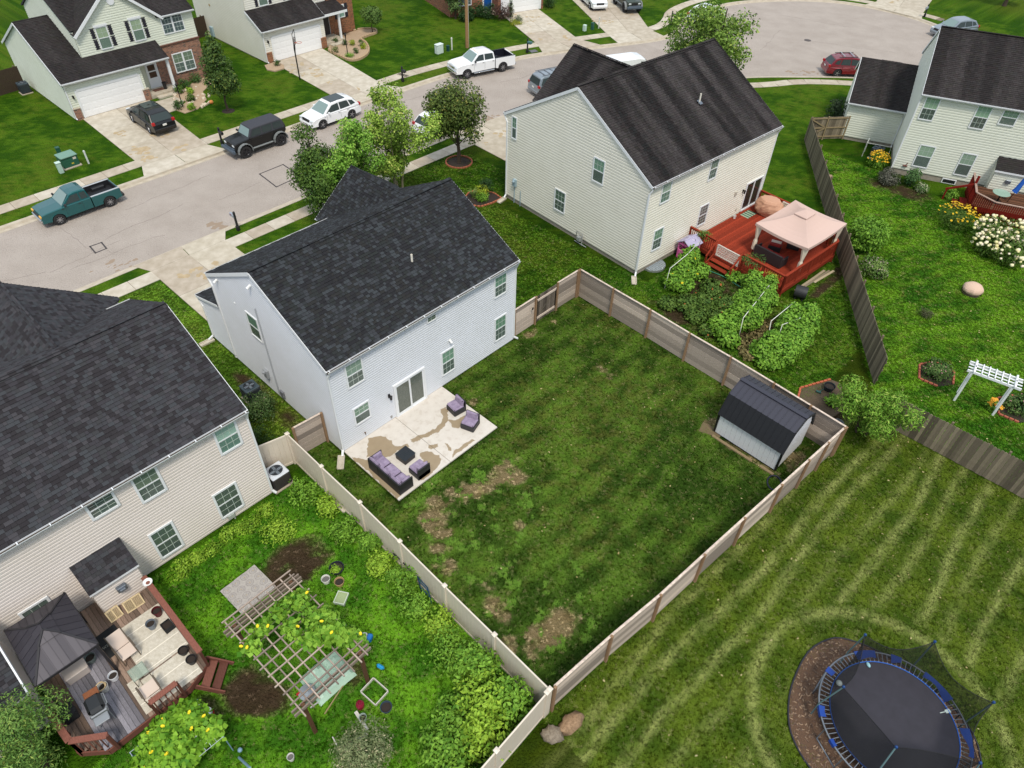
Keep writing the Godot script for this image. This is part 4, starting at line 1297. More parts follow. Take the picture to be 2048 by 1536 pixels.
func house_brick_garage() -> void:
	var h := thing("house","white sided house with tan brick and basketball hoop on its driveway","house",V(23.0,0,-42.4))
	var sid := sidemat("siding_white",rgb(232,229,218))
	var brick := mat("brick_tan",rgb(255,236,206),0.9,{"tex": brick_tex(),"scale":0.5})
	siding(h,V(0,0,0),0,P2([[0,0.1],[6.5,0.1],[6.5,2.75],[0,2.75]]),0.17,sid,false)
	siding(h,V(0,0,-2.0),-PI / 2,P2([[0,0.1],[2,0.1],[2,2.75],[0,3.9]]),0.15,sid,false)
	siding(h,V(0,0,-12.0),-PI / 2,P2([[0,0.1],[10,0.1],[10,5.6],[5,8.2],[0,5.6]]),0.15,sid,false)
	siding(h,V(0,0,-2.0),0,P2([[0,3.0],[8.3,3.0],[8.3,5.6],[0,5.6]]),0.17,sid,false)
	siding(h,V(6.5,0,0),PI / 2,P2([[0,0.1],[2,0.1],[2,3.9],[0,2.75]]),0.17,sid,false)
	siding(h,V(11.3,0,-2.0),PI / 2,P2([[0,0.1],[10,0.1],[10,5.6],[5,8.2],[0,5.6]]),0.17,sid,false)
	siding(h,V(11.3,0,-12.0),PI,P2([[0,0.1],[11.3,0.1],[11.3,5.6],[0,5.6]]),0.2,sid,false)
	part(h,"foundation",mb().box(V(5.6,0.05,-7.0),V(11.2,0.24,9.96)).box(V(3.25,0.05,-1.02),V(6.4,0.24,1.98)),mat("foundation"))
	roof_plane(h,[V(-0.12,2.8,0.3),V(6.6,2.8,0.3),V(6.6,4.05,-1.98),V(-0.12,4.05,-1.98)],"worn",0,501,0.2)
	rake(h,V(-0.13,2.78,0.3),V(-0.13,4.03,-1.98)); rake(h,V(6.6,2.78,0.3),V(6.6,4.03,-1.98))
	gutter(h,V(-0.12,2.76,0.3),V(6.6,2.76,0.3),V(0,0,1))
	var rr := roof_plane(h,[V(-0.1,5.62,-1.8),V(11.4,5.62,-1.8),V(11.4,8.3,-7),V(-0.1,8.3,-7)],"worn",0,502,0.2)
	roof_plane(h,[V(11.4,5.62,-12.2),V(-0.1,5.62,-12.2),V(-0.1,8.3,-7),V(11.4,8.3,-7)],"worn",0,503)
	garage_door(h,V(0.88,0.05,0.02),5.05,1.95)
	downspout(h,V(0,2.7,0.3),V(0.02,0,0.06),V(0,0,0.4))
	wall_lamp(h,V(0.42,1.85,0.02))
	for x in [0.3,6.2]: part(h,"brick_pier",mb().box(V(x,0.45,0.06),V(0.55,1.0,0.2)),brick)
	part(h,"brick_wall",mb().box(V(9.85,2.8,-1.98),V(2.9,5.5,0.25)),brick)
	part(h,"brick_return",mb().box(V(8.36,1.5,-2.1),V(0.12,2.9,0.3)),brick)
	part(h,"porch_wall",mb().box(V(7.4,1.55,-2.02),V(1.9,2.9,0.06)),sid)
	part(h,"porch_floor",mb().box(V(7.6,0.14,-1.0),V(2.1,0.34,2.0)),mat("slab1"))
	part(h,"porch_step",mb().box(V(7.6,0.08,0.3),V(1.5,0.2,0.6)),mat("slab0"))
	part(h,"porch_column",mb().box(V(8.5,1.5,-0.35),V(0.18,2.4,0.18)),white_trim)
	var dr := part(h,"front_door",mb().box(V(7.95,1.3,-1.95),V(0.9,2.1,0.06)),mat("door_dark",rgb(40,36,44),0.4))
	part(dr,"door_frame",mb().box(V(7.45,1.32,-1.93),V(0.1,2.2,0.1)).box(V(8.42,1.32,-1.93),V(0.1,2.2,0.1)),white_trim)
	roof_plane(h,[V(6.6,2.75,-0.1),V(9.35,2.75,-0.1),V(9.35,3.3,-1.85),V(6.6,3.3,-1.85)],"worn",0,505,0.2)
	part(h,"porch_fascia",mb().box(V(7.98,2.66,-0.1),V(2.8,0.22,0.06)).box(V(9.34,2.66,-0.95),V(0.06,0.22,1.64)),white_trim)
	window(h,V(9.5,1.55,-1.86),0,0.75,1.15,{"top": rgb(150,186,172),"low": rgb(140,176,164),"cols":1,"rows":1})
	shutter(h,V(9.1,1.5,-1.86),0,0.36,1.25); shutter(h,V(10.28,1.5,-1.86),0,0.36,1.25)
	for x in [1.4,4.3]:
		window(h,V(x,4.1,-2.0),0,0.95,1.35,{"top": rgb(150,170,150),"low": rgb(100,120,110)})
		shutter(h,V(x - 0.4,4.1,-2.0),0,0.36,1.35); shutter(h,V(x + 0.98,4.1,-2.0),0,0.36,1.35)
	part(h,"vent_hood",mb().bbox(V(-0.05,3.1,-8.6),V(0.1,0.2,0.16),0.02),mat("vent_tan",rgb(170,150,110),0.6))
	part(h,"side_window",mb().bbox(V(-0.03,4.6,-6.0),V(0.05,0.7,0.9),0.01),mat("blind_dark",rgb(52,66,82),0.2))
	part(h,"meter_box",mb().bbox(V(-0.12,0.6,-9.3),V(0.2,0.9,0.5),0.02),mat("meter_blue",rgb(120,140,152),0.5))

func house_blue_door() -> void:
	var h := thing("house","brick fronted house with blue front door and white garage door","house",V(48.9,0,-37.9),-0.30)
	var sid := sidemat("siding_white")
	var brick := mat("brick_rose",rgb(255,232,214),0.9,{"tex": brick_tex(),"scale":0.5})
	part(h,"garage_wall",mb().box(V(2.35,1.5,-3.0),V(5.6,3.0,6.0)),brick)
	garage_door(h,V(0.0,0.05,0.02),4.7,2.1)
	part(h,"brick_wall",mb().box(V(-2.9,2.6,-5.0),V(5.0,5.2,7.0)),brick)
	var dr := part(h,"front_door",mb().box(V(-0.95,1.25,-1.47),V(0.92,2.1,0.08)),mat("door_blue",rgb(16,84,160),0.4))
	part(dr,"door_frame",mb().box(V(-1.5,1.3,-1.46),V(0.16,2.2,0.12)).box(V(-0.42,1.3,-1.46),V(0.16,2.2,0.12)).box(V(-0.95,2.42,-1.46),V(1.24,0.16,0.12)),white_trim)
	part(h,"porch_step",mb().box(V(-0.95,0.1,-0.95),V(1.7,0.24,1.0)),mat("slab0"))
	window(h,V(-4.4,0.95,-1.48),0,1.5,1.4,{"both": true,"mull": true,"top": rgb(70,76,78),"low": rgb(64,72,74)})
	roof_plane(h,[V(-0.6,3.0,0.3),V(5.3,3.0,0.3),V(5.3,4.9,-3.2),V(-0.6,4.9,-3.2)],"worn",0,601)
	roof_plane(h,[V(5.3,3.0,-6.4),V(-0.6,3.0,-6.4),V(-0.6,4.9,-3.2),V(5.3,4.9,-3.2)],"worn",0,602)
	roof_plane(h,[V(-5.6,5.2,-1.2),V(0.0,5.2,-1.2),V(0.0,7.2,-5.0),V(-5.6,7.2,-5.0)],"worn",0,603)
	roof_plane(h,[V(0.0,5.2,-8.8),V(-5.6,5.2,-8.8),V(-5.6,7.2,-5.0),V(0.0,7.2,-5.0)],"worn",0,604)
	gutter(h,V(-0.6,2.95,0.3),V(5.3,2.95,0.3),V(0,0,1),false)

func house_right() -> void:
	var h := thing("house","pale house with worn brown-black roof and a lower wing behind the old fence","house",V(44.4,0,6.5),-1.2077)
	var sid := sidemat("siding_pale",rgb(228,230,216))
	body(h,13.5,8.6,5.85,8.85,sid,{"expo":0.17,"palette": "worn","stains":0.3,"seed":701,"tan": true,"base":0.45,"corner": white_trim})
	# lower wing
	siding(h,V(-4.0,0,-4.4),0,P2([[0,0.3],[4.0,0.3],[4.0,2.86],[0,2.86]]),0.17,sid,false)
	siding(h,V(-4.0,0,-11.8),-PI / 2,P2([[0,0.1],[7.4,0.1],[7.4,2.86],[3.7,4.85],[0,2.86]]),0.17,sid,false)
	part(h,"wing_foundation",mb().box(V(-1.98,0.12,-8.1),V(3.96,0.4,7.36)),mat("foundation"))
	var rf := roof_plane(h,[V(-4.15,2.9,-4.15),V(0.0,2.9,-4.15),V(0.0,5.0,-8.1),V(-4.15,5.0,-8.1)],"worn",0,702,0.2)
	roof_plane(h,[V(0.0,2.9,-12.05),V(-4.15,2.9,-12.05),V(-4.15,5.0,-8.1),V(0.0,5.0,-8.1)],"worn",0,703)
	ridge_caps(rf,V(-4.15,5.0,-8.1),V(0,5.0,-8.1),0.53,"worn",false,Vector2(0.35,0.7))
	rake(h,V(-4.16,2.88,-4.15),V(-4.16,4.98,-8.1)); rake(h,V(-4.16,2.88,-12.05),V(-4.16,4.98,-8.1))
	gutter(h,V(-4.15,2.86,-4.15),V(0.0,2.86,-4.15),V(0,0,1),false)
	downspout(h,V(-0.02,5.75,0.25),V(-0.05,0,0.05),V(-0.3,0,0.3))
	downspout(h,V(-0.1,2.8,-4.1),V(-0.1,0,-4.34),V(0,0,0.3))
	window(h,V(0.25,4.12,0),0,0.95,1.6,{"both": true,"top": rgb(150,182,150),"low": rgb(46,52,50)})
	window(h,V(3.46,4.12,0),0,0.93,1.6,{"both": true,"top": rgb(146,180,150),"low": rgb(50,48,48)})
	window(h,V(5.02,4.67,0),0,1.0,1.08,{"top": rgb(140,168,140),"low": rgb(84,94,90)})
	window(h,V(1.14,0.83,0),0,1.05,1.64,{"top": rgb(160,184,158),"low": rgb(82,92,88)})
	window(h,V(3.9,0.79,0),0,0.97,1.66,{"top": rgb(150,172,150),"low": rgb(72,76,74)})
	part(h,"basement_window",mb().bbox(V(3.9,0.22,0.03),V(0.95,0.36,0.06),0.01),white_trim)
	part(h,"basement_pane",mb().box(V(3.9,0.22,0.06),V(0.8,0.24,0.01)),mat("blind_black",rgb(40,42,46),0.15))
	# little box bay
	siding(h,V(6.2,0,0.7),0,P2([[0,0.3],[1.9,0.3],[1.9,1.95],[0,1.95]]),0.17,sid,false)
	siding(h,V(6.2,0,0),-PI / 2,P2([[0,0.3],[0.7,0.3],[0.7,1.95],[0,2.4]]),0.17,sid,false)
	siding(h,V(8.1,0,0.7),PI / 2,P2([[0,0.3],[0.7,0.3],[0.7,2.4],[0,1.95]]),0.17,sid,false)
	roof_plane(h,[V(6.1,1.98,0.85),V(8.2,1.98,0.85),V(8.2,2.6,0.02),V(6.1,2.6,0.02)],"worn",0,705)
	part(h,"bay_fascia",mb().box(V(7.15,1.9,0.84),V(2.1,0.12,0.03)),white_trim)
	part(h,"flue_cap",mb().bbox(V(7.2,1.3,0.78),V(0.34,0.26,0.16),0.02),mat("flash"))
	part(h,"hose_reel",mb().bbox(V(0.75,0.75,0.08),V(0.3,0.1,0.12),0.02).tube([V(0.75,0.75,0.1),V(0.85,1.0,0.1)],0.03,6),mat("rust",rgb(112,70,62),0.8))

# ------------------------------------------------------------------ fences
func wood(key: String,c: Color,scale: Vector3,k: int,lo := 0.62) -> StandardMaterial3D:
	var f: float = [1.0,0.82,1.1,0.92,0.74][k]
	var t := grain("woodgrain",512,0.02,0.06,0.6,Color(lo,lo,lo),Color(1,1,1),51,0.12)
	return mat("%s%d" % [key,k],Color(c.r * f,c.g * f,c.b * f),0.85,{"tex": t,"scale": scale,"spec":0.25})

# horizontal board fence: posts are ground points; boards lie on the side given (+1 right of the walking direction)
func board_fence(label: String,posts: Array,h: float,side: float,group := "") -> Node3D:
	var f := thing("wood_fence",label,"fence",posts[0],0.0,group)
	var o: Vector3 = posts[0]
	var post_m := wood("fence_post",rgb(184,150,118),V(7,0.5,7),0)
	for p in posts:
		part(f,"post",mb().bbox(V(0,(h + 0.06) / 2 - 0.1,0),V(0.1,h + 0.26,0.1),0.008).lathe([[0.0,h + 0.09],[0.05,h + 0.06]],Vector3.ZERO,4),post_m,p - o,V(0,rng.randf_range(-0.03,0.03),0))
	var rows := 6
	for i in posts.size() - 1:
		var a: Vector3 = posts[i]; var b: Vector3 = posts[i + 1]
		var d := (b - a).normalized()
		var n := d.cross(Vector3.UP) * side * 0.07
		var len := a.distance_to(b) - 0.006
		var yaw := -atan2(d.z,d.x)
		var bh := (h - 0.06) / rows
		for r in rows:
			var key := "fb%d_%d" % [int(len * 20),r % 2]
			if not meshes.has(key): meshes[key] = mb().bbox(V(0,0,0),V(len,bh - 0.008 - 0.003 * (r % 2),0.03),0.006).mesh()
			part(f,"board",meshes[key],wood("fence_board",rgb(236,217,200),V(0.5,6,0.5),rng.randi() % 5,0.55),a.lerp(b,0.5) - o + n + V(0,0.05 + bh * (r + 0.5),0),V(rng.randf_range(-0.02,0.02),yaw,rng.randf_range(-0.002,0.002)))
		part(f,"cap_board",mb().bbox(V(0,0,0),V(len,0.035,0.09),0.006),wood("fence_board",rgb(236,217,200),V(0.5,6,0.5),2),a.lerp(b,0.5) - o + n * 0.6 + V(0,h + 0.01,0),V(0,yaw,0))
	return f

func picket_fence(label: String,path: Array,h: float,single := true,sides := -1.0) -> void:
	var o: Vector3 = path[0]
	var f := thing("picket_fence",label,"fence",o)
	var w := 0.138
	var pm := mb()
	pm.plate(P2([[-w / 2,0.03],[w / 2,0.03],[w / 2,h - 0.04],[w / 2 - 0.035,h],[-w / 2 + 0.035,h],[-w / 2,h - 0.04]]),-0.01,0.01)
	var mesh := pm.mesh()
	var all := mb()
	for i in path.size() - 1:
		var a: Vector3 = path[i]; var b: Vector3 = path[i + 1]
		var d := (b - a).normalized()
		var len := a.distance_to(b)
		var yaw := -atan2(d.z,d.x)
		var n := d.cross(Vector3.UP)
		var k := int(len / 0.143)
		for j in k:
			var p := a + d * (len * (j + 0.5) / k) - o
			if single:
				part(f,"picket",mesh,wood("old_picket",rgb(168,154,132),V(9,0.35,9),rng.randi() % 5,0.42),p + V(0,rng.randf_range(-0.015,0.015),0),V(0,yaw,rng.randf_range(-0.006,0.006)))
			else:
				all.at(p,yaw).box(V(0,h / 2,0),V(w,h,0.02))
		for y in [0.35,h * 0.55,h - 0.3]:
			part(f,"rail",mb().beam(a - o + V(0,y,0) + n * 0.035 * sides,b - o + V(0,y,0) + n * 0.035 * sides,0.045,0.09),wood("old_picket",rgb(150,138,118),V(9,0.35,9),1))
		for j in int(len / 2.4) + 1:
			part(f,"post",mb().bbox(V(0,h / 2,0),V(0.1,h + 0.16,0.1),0.01),wood("old_post",rgb(150,136,112),V(6,0.5,6),0),a + d * minf(len,j * 2.4) - o + n * 0.1 * sides,V(0,yaw,0))
	if not single: part(f,"pickets",all,wood("dark_picket",rgb(92,78,66),V(9,0.35,9),0))

func vinyl_fence(label: String,posts: Array,h: float) -> void:
	var o: Vector3 = posts[0]
	var f := thing("vinyl_fence",label,"fence",o)
	var vm := mat("vinyl",rgb(226,214,198),0.45,{"tex": texs["wallgrime"],"scale":0.5})
	for p in posts:
		part(f,"post",mb().bbox(V(0,h / 2,0),V(0.13,h + 0.1,0.13),0.012),vm,p - o)
		part(f,"post_cap",mb().lathe([[0.0,0.075],[0.115,0.02],[0.115,-0.02]],Vector3.ZERO,4),vm,p - o + V(0,h + 0.06,0),V(0,PI / 4,0))
	for i in posts.size() - 1:
		var a: Vector3 = posts[i]; var b: Vector3 = posts[i + 1]
		var d := (b - a).normalized()
		var len := a.distance_to(b) - 0.13
		var yaw := -atan2(d.z,d.x)
		var c := a.lerp(b,0.5) - o
		part(f,"top_rail",mb().bbox(V(0,h - 0.05,0),V(len,0.13,0.055),0.01),vm,c,V(0,yaw,0))
		part(f,"bottom_rail",mb().bbox(V(0,0.1,0),V(len,0.14,0.05),0.01),vm,c,V(0,yaw,0))
		var k := maxi(1,int(round(len / 0.2)))
		var key := "vb%d" % int(len * 50)
		if not meshes.has(key): meshes[key] = mb().bbox(V(0,0,0),V(len / k - 0.002,h - 0.28,0.026),0.006).mesh()
		for j in k:
			part(f,"vinyl_board",meshes[key],vm,c + d * (-len / 2 + len * (j + 0.5) / k) + V(0,(h + 0.05) / 2,0),V(0,yaw,0))

func build_fences() -> void:
	var R := [V(16.33,0,0.0),V(16.23,0,2.4),V(16.14,0,4.89),V(16.0,0,7.38),V(15.9,0,9.8),V(15.75,0,12.2),V(15.62,0,14.1),V(15.5,0,15.85)]
	board_fence("weathered horizontal board fence running from the gate run past the shed",R,1.86,-1.0)
	board_fence("weathered horizontal board fence between the back lawn and the mown yard with the trampoline",[V(-1.93,0,14.18),V(0.68,0,14.42),V(3.1,0,14.72),V(5.6,0,14.93),V(8.1,0,15.15),V(10.6,0,15.38),V(12.6,0,15.56),V(14.1,0,15.7),V(15.4,0,15.82)],1.86,-1.0)
	board_fence("pale new board fence panel between the grey house and the gate",[V(11.12,0,-0.02),V(12.75,0,-0.02)],1.86,-1.0)
	board_fence("short board fence panel between the gate and the fence corner",[V(14.5,0,-0.03),V(16.2,0,0.0)],1.86,-1.0)
	board_fence("reddish short board panel joining the grey house to the vinyl fence",[V(-1.5,0,-1.08),V(-0.12,0,-0.98)],1.86,-1.0)
	# gate of vertical boards in a frame
	var gt := thing("fence_gate","grey wooden gate with black hinges in the board fence","gate",V(12.82,0,-0.08))
	for k in 11: part(gt,"board",mb().bbox(V(0.075 + k * 0.147,0.95,0),V(0.14,1.75,0.022),0.005),wood("gate_board",rgb(140,128,116),V(8,0.4,8),rng.randi() % 5))
	for y in [0.35,1.55]: part(gt,"rail",mb().bbox(V(0.81,y,0.035),V(1.58,0.14,0.04),0.006),wood("fence_board",rgb(236,217,200),V(0.5,6,0.5),2))
	part(gt,"brace",mb().beam(V(0.12,0.42,0.03),V(1.5,1.48,0.03),0.012,0.03),mat("steel_rod",rgb(150,140,126),0.4,{"metal":0.7}))
	for x in [0.06,1.56]: part(gt,"frame_bar",mb().bbox(V(x,0.95,0.04),V(0.05,1.3,0.04),0.006),mat("black_metal"))
	part(gt,"latch",mb().bbox(V(-0.42,1.35,0.16),V(0.12,0.16,0.04),0.02),mat("black_metal"))
	# vinyl
	var H := 1.86
	var vp := []
	for q in [[574,866],[642,931],[719,1003],[799,1081],[889,1170],[989,1268],[1100,1377]]:
		var p := g(q[0],q[1],H + 0.1)
		vp.append(V(p.x,0,p.z))
	vinyl_fence("tan vinyl privacy fence between the overgrown garden and the back lawn",vp,H)
	vinyl_fence("short tan vinyl fence joining the beige house to the corner post",[V(-3.42,0,-1.35),vp[0] + V(-0.02,0,-0.01)],H)
	var e0 := g(993,1500,H + 0.1)
	var dd: Vector3 = (V(e0.x,0,e0.z) - vp[-1])
	vinyl_fence("tan vinyl fence leaving the board fence corner beside two boulders",[vp[-1] + dd.normalized() * 0.14,vp[-1] + dd,vp[-1] + dd * 2.0,vp[-1] + dd * 3.0],H)
	picket_fence("grey weathered picket fence running past the red deck to the pale house",[V(44.7,0,-0.5),V(21.4,0,15.25)],1.8,true)
	picket_fence("grey weathered picket fence behind the white garden arbor",[V(19.1,0,16.7),V(19.1,0,25.5)],1.8,true,-1.0)
	# gate run by the pale house, seen from its braced side
	var a := V(44.75,0,-0.55); var b := V(47.25,0,1.5)
	var d := (b - a).normalized(); var yaw := -atan2(d.z,d.x); var len := a.distance_to(b)
	var pg := thing("fence_gate","braced wooden picket gate between the old fence and the pale house","gate",a,yaw)
	for k in int(len / 0.145): part(pg,"picket",mb().box(V(0.07 + k * 0.145,0.92,-0.02),V(0.135,1.76,0.02)),wood("old_picket",rgb(168,154,132),V(9,0.35,9),rng.randi() % 5,0.42))
	var lt := wood("gate_rail",rgb(184,164,128),V(0.5,6,0.5),0)
	for y in [0.25,0.95,1.7]: part(pg,"rail",mb().bbox(V(len / 2,y,0.02),V(len,0.1,0.04),0.005),lt)
	for x in [0.06,1.45,len - 0.08]: part(pg,"post",mb().bbox(V(x,0.92,0.05),V(0.1,1.9,0.08),0.005),lt)
	part(pg,"brace",mb().beam(V(0.15,1.65,0.04),V(1.38,1.0,0.04),0.03,0.09),lt)
	part(pg,"brace",mb().beam(V(0.15,0.3,0.04),V(1.38,0.92,0.04),0.03,0.09),lt)
	# fences far behind the street
	picket_fence("dark wooden fence behind the pale green house lawn",[V(-2.0,0,-50.5),V(5.4,0,-51.2)],1.8,false)
	picket_fence("dark brown fence between the pale green house and the white house",[V(17.9,0,-52.0),V(23.0,0,-52.8)],1.8,false)
	picket_fence("dark brown fence right of the white house",[V(34.4,0,-53.2),V(41.0,0,-53.6)],1.8,false)

# ------------------------------------------------------------------ vehicles (front towards +x)
func zh(s: Dictionary,x: float) -> float:
	return s.w / 2.0 * (1.0 - s.get("taper",0.07) * pow(absf(2.0 * x / s.l),4.0))

func outline(s: Dictionary,prof: Array) -> PackedVector2Array:
	# prof runs along the top from tail to nose; the underside with its wheel arches is added
	var p := P2(prof)
	var y: float = s.clear
	var ra: float = s.r * 1.16
	for xc in [s.xf,s.xr]:
		if xc < prof[0][0] or xc > prof[-1][0]: continue
		var a0 := asin(clampf((y - s.r) / ra,-1.0,1.0))
		for i in 9:
			var a := lerpf(a0,PI - a0,i / 8.0)
			p.append(Vector2(xc + ra * cos(a),s.r + ra * sin(a)))
	return p

# a car body: an outline (x, y) pushed across the width, rounded at both sides and crowned in the middle
func loft(s: Dictionary,pts: PackedVector2Array,crown := 0.03,bev := 0.07) -> MB:
	var m := mb()
	var mid := Vector2.ZERO
	for q in pts: mid += q / pts.size()
	var rings := []
	for k in 5:
		var f: float = [-1.0,-1.0,0.0,1.0,1.0][k]
		var ring := []
		for q in pts:
			var h := zh(s,q.x)
			var e := q
			var z := f * (h - bev)
			if k == 0 or k == 4:
				z = f * h
				e = Vector2(q.x + (mid.x - q.x) * 0.012,q.y + clampf(mid.y - q.y,-1,1) * 0.10)
			elif k == 2 and q.y > mid.y: e.y += crown
			ring.append(V(e.x,e.y,z))
		rings.append(ring)
	var n := pts.size()
	var ar := 0.0
	for i in n: ar += pts[i].cross(pts[(i + 1) % n])
	for k in 4:
		for i in n:
			var j := (i + 1) % n
			if ar > 0: m.quad(rings[k][i],rings[k][j],rings[k + 1][j],rings[k + 1][i])
			else: m.quad(rings[k][j],rings[k][i],rings[k + 1][i],rings[k + 1][j])
	var flat := PackedVector2Array()
	for q in rings[0]: flat.append(Vector2(q.x,q.y))
	var tr := Geometry2D.triangulate_polygon(flat)
	for i in range(0,tr.size(),3):
		for k in [0,4]:
			var a: Vector3 = rings[k][tr[i]]; var b: Vector3 = rings[k][tr[i + 1]]; var c: Vector3 = rings[k][tr[i + 2]]
			if ((b - a).cross(c - a).z > 0) == (k == 4): m.tri(a,b,c)
			else: m.tri(a,c,b)
	return m

func cab_half(s: Dictionary,y: float) -> float:
	var c: Array = s.cab
	var lo: float = s.belt; var hi: float = s.l * 0.0 + s.h
	return lerpf(s.w / 2.0 - 0.05,s.w / 2.0 - s.get("tumble",0.2),clampf((y - lo) / (hi - lo),0.0,1.0))

func greenhouse(s: Dictionary) -> MB:
	var m := mb()
	var c: Array = s.cab
	var rings := []
	for k in 5:
		var ring := []
		for q in c:
			var h := cab_half(s,q[1])
			var top: bool = q[1] > s.belt + 0.15
			var z: float = [-1.0,-0.9,0.0,0.9,1.0][k] * h
			var y: float = q[1]
			if top: y += [-0.05,0.0,0.025,0.0,-0.05][k]
			ring.append(V(q[0],y,z))
		rings.append(ring)
	var n := c.size()
	for k in 4:
		for i in n - 1:
			m.quad(rings[k][i],rings[k + 1][i],rings[k + 1][i + 1],rings[k][i + 1])
	var poly := PackedVector2Array()
	for q in rings[0]: poly.append(Vector2(q.x,q.y))
	var tr := Geometry2D.triangulate_polygon(poly)
	for i in range(0,tr.size(),3):
		for k in [0,4]:
			var a: Vector3 = rings[k][tr[i]]; var b: Vector3 = rings[k][tr[i + 1]]; var d: Vector3 = rings[k][tr[i + 2]]
			if ((b - a).cross(d - a).z > 0) == (k == 4): m.tri(a,b,d)
			else: m.tri(a,d,b)
	return m

func add_wheel(v: Node3D,x: float,z: float,r: float,w: float,rim: Material,spokes := 5) -> void:
	var key := "tyre%d_%d" % [int(r * 1000),int(w * 1000)]
	if not meshes.has(key):
		meshes[key] = mb().at(Vector3.ZERO,0,PI / 2).lathe([[r * 0.6,-w / 2],[r * 0.92,-w / 2],[r,-w / 2 + 0.04],[r,w / 2 - 0.04],[r * 0.92,w / 2],[r * 0.6,w / 2]],Vector3.ZERO,20).mesh()
		var q := mb().at(Vector3.ZERO,0,PI / 2)
		q.lathe([[0.0,w / 2 - 0.05],[r * 0.5,w / 2 - 0.06],[r * 0.58,w / 2 - 0.01],[r * 0.63,w / 2 + 0.004]],Vector3.ZERO,20)
		meshes[key + "b"] = q.mesh()
		var sp := mb()
		for k in spokes:
			var a := TAU * k / spokes
			sp.beam(V(0,0,w / 2 - 0.03),V(cos(a) * r * 0.58,sin(a) * r * 0.58,w / 2 - 0.012),r * 0.16,0.03)
		sp.at(Vector3.ZERO,0,PI / 2).lathe([[0.0,w / 2],[r * 0.14,w / 2 - 0.01],[r * 0.16,w / 2 - 0.04]],Vector3.ZERO,10)
		meshes[key + "s"] = sp.mesh()
	var o := part(v,"wheel",meshes[key],mat("tyre",rgb(38,37,38),0.85),V(x,r,z),V(0,0.0 if z > 0 else PI,0))
	part(o,"rim",meshes[key + "b"],mat("rim_dark",rgb(60,60,64),0.4,{"metal":0.7}))
	part(o,"spokes",meshes[key + "s"],rim)

func paint(key: String,c: Color,metal := 0.2,rough := 0.28) -> StandardMaterial3D:
	return mat("paint_" + key,c,rough,{"metal": metal,"clear":0.8 if c.v > 0.3 else 0.25})

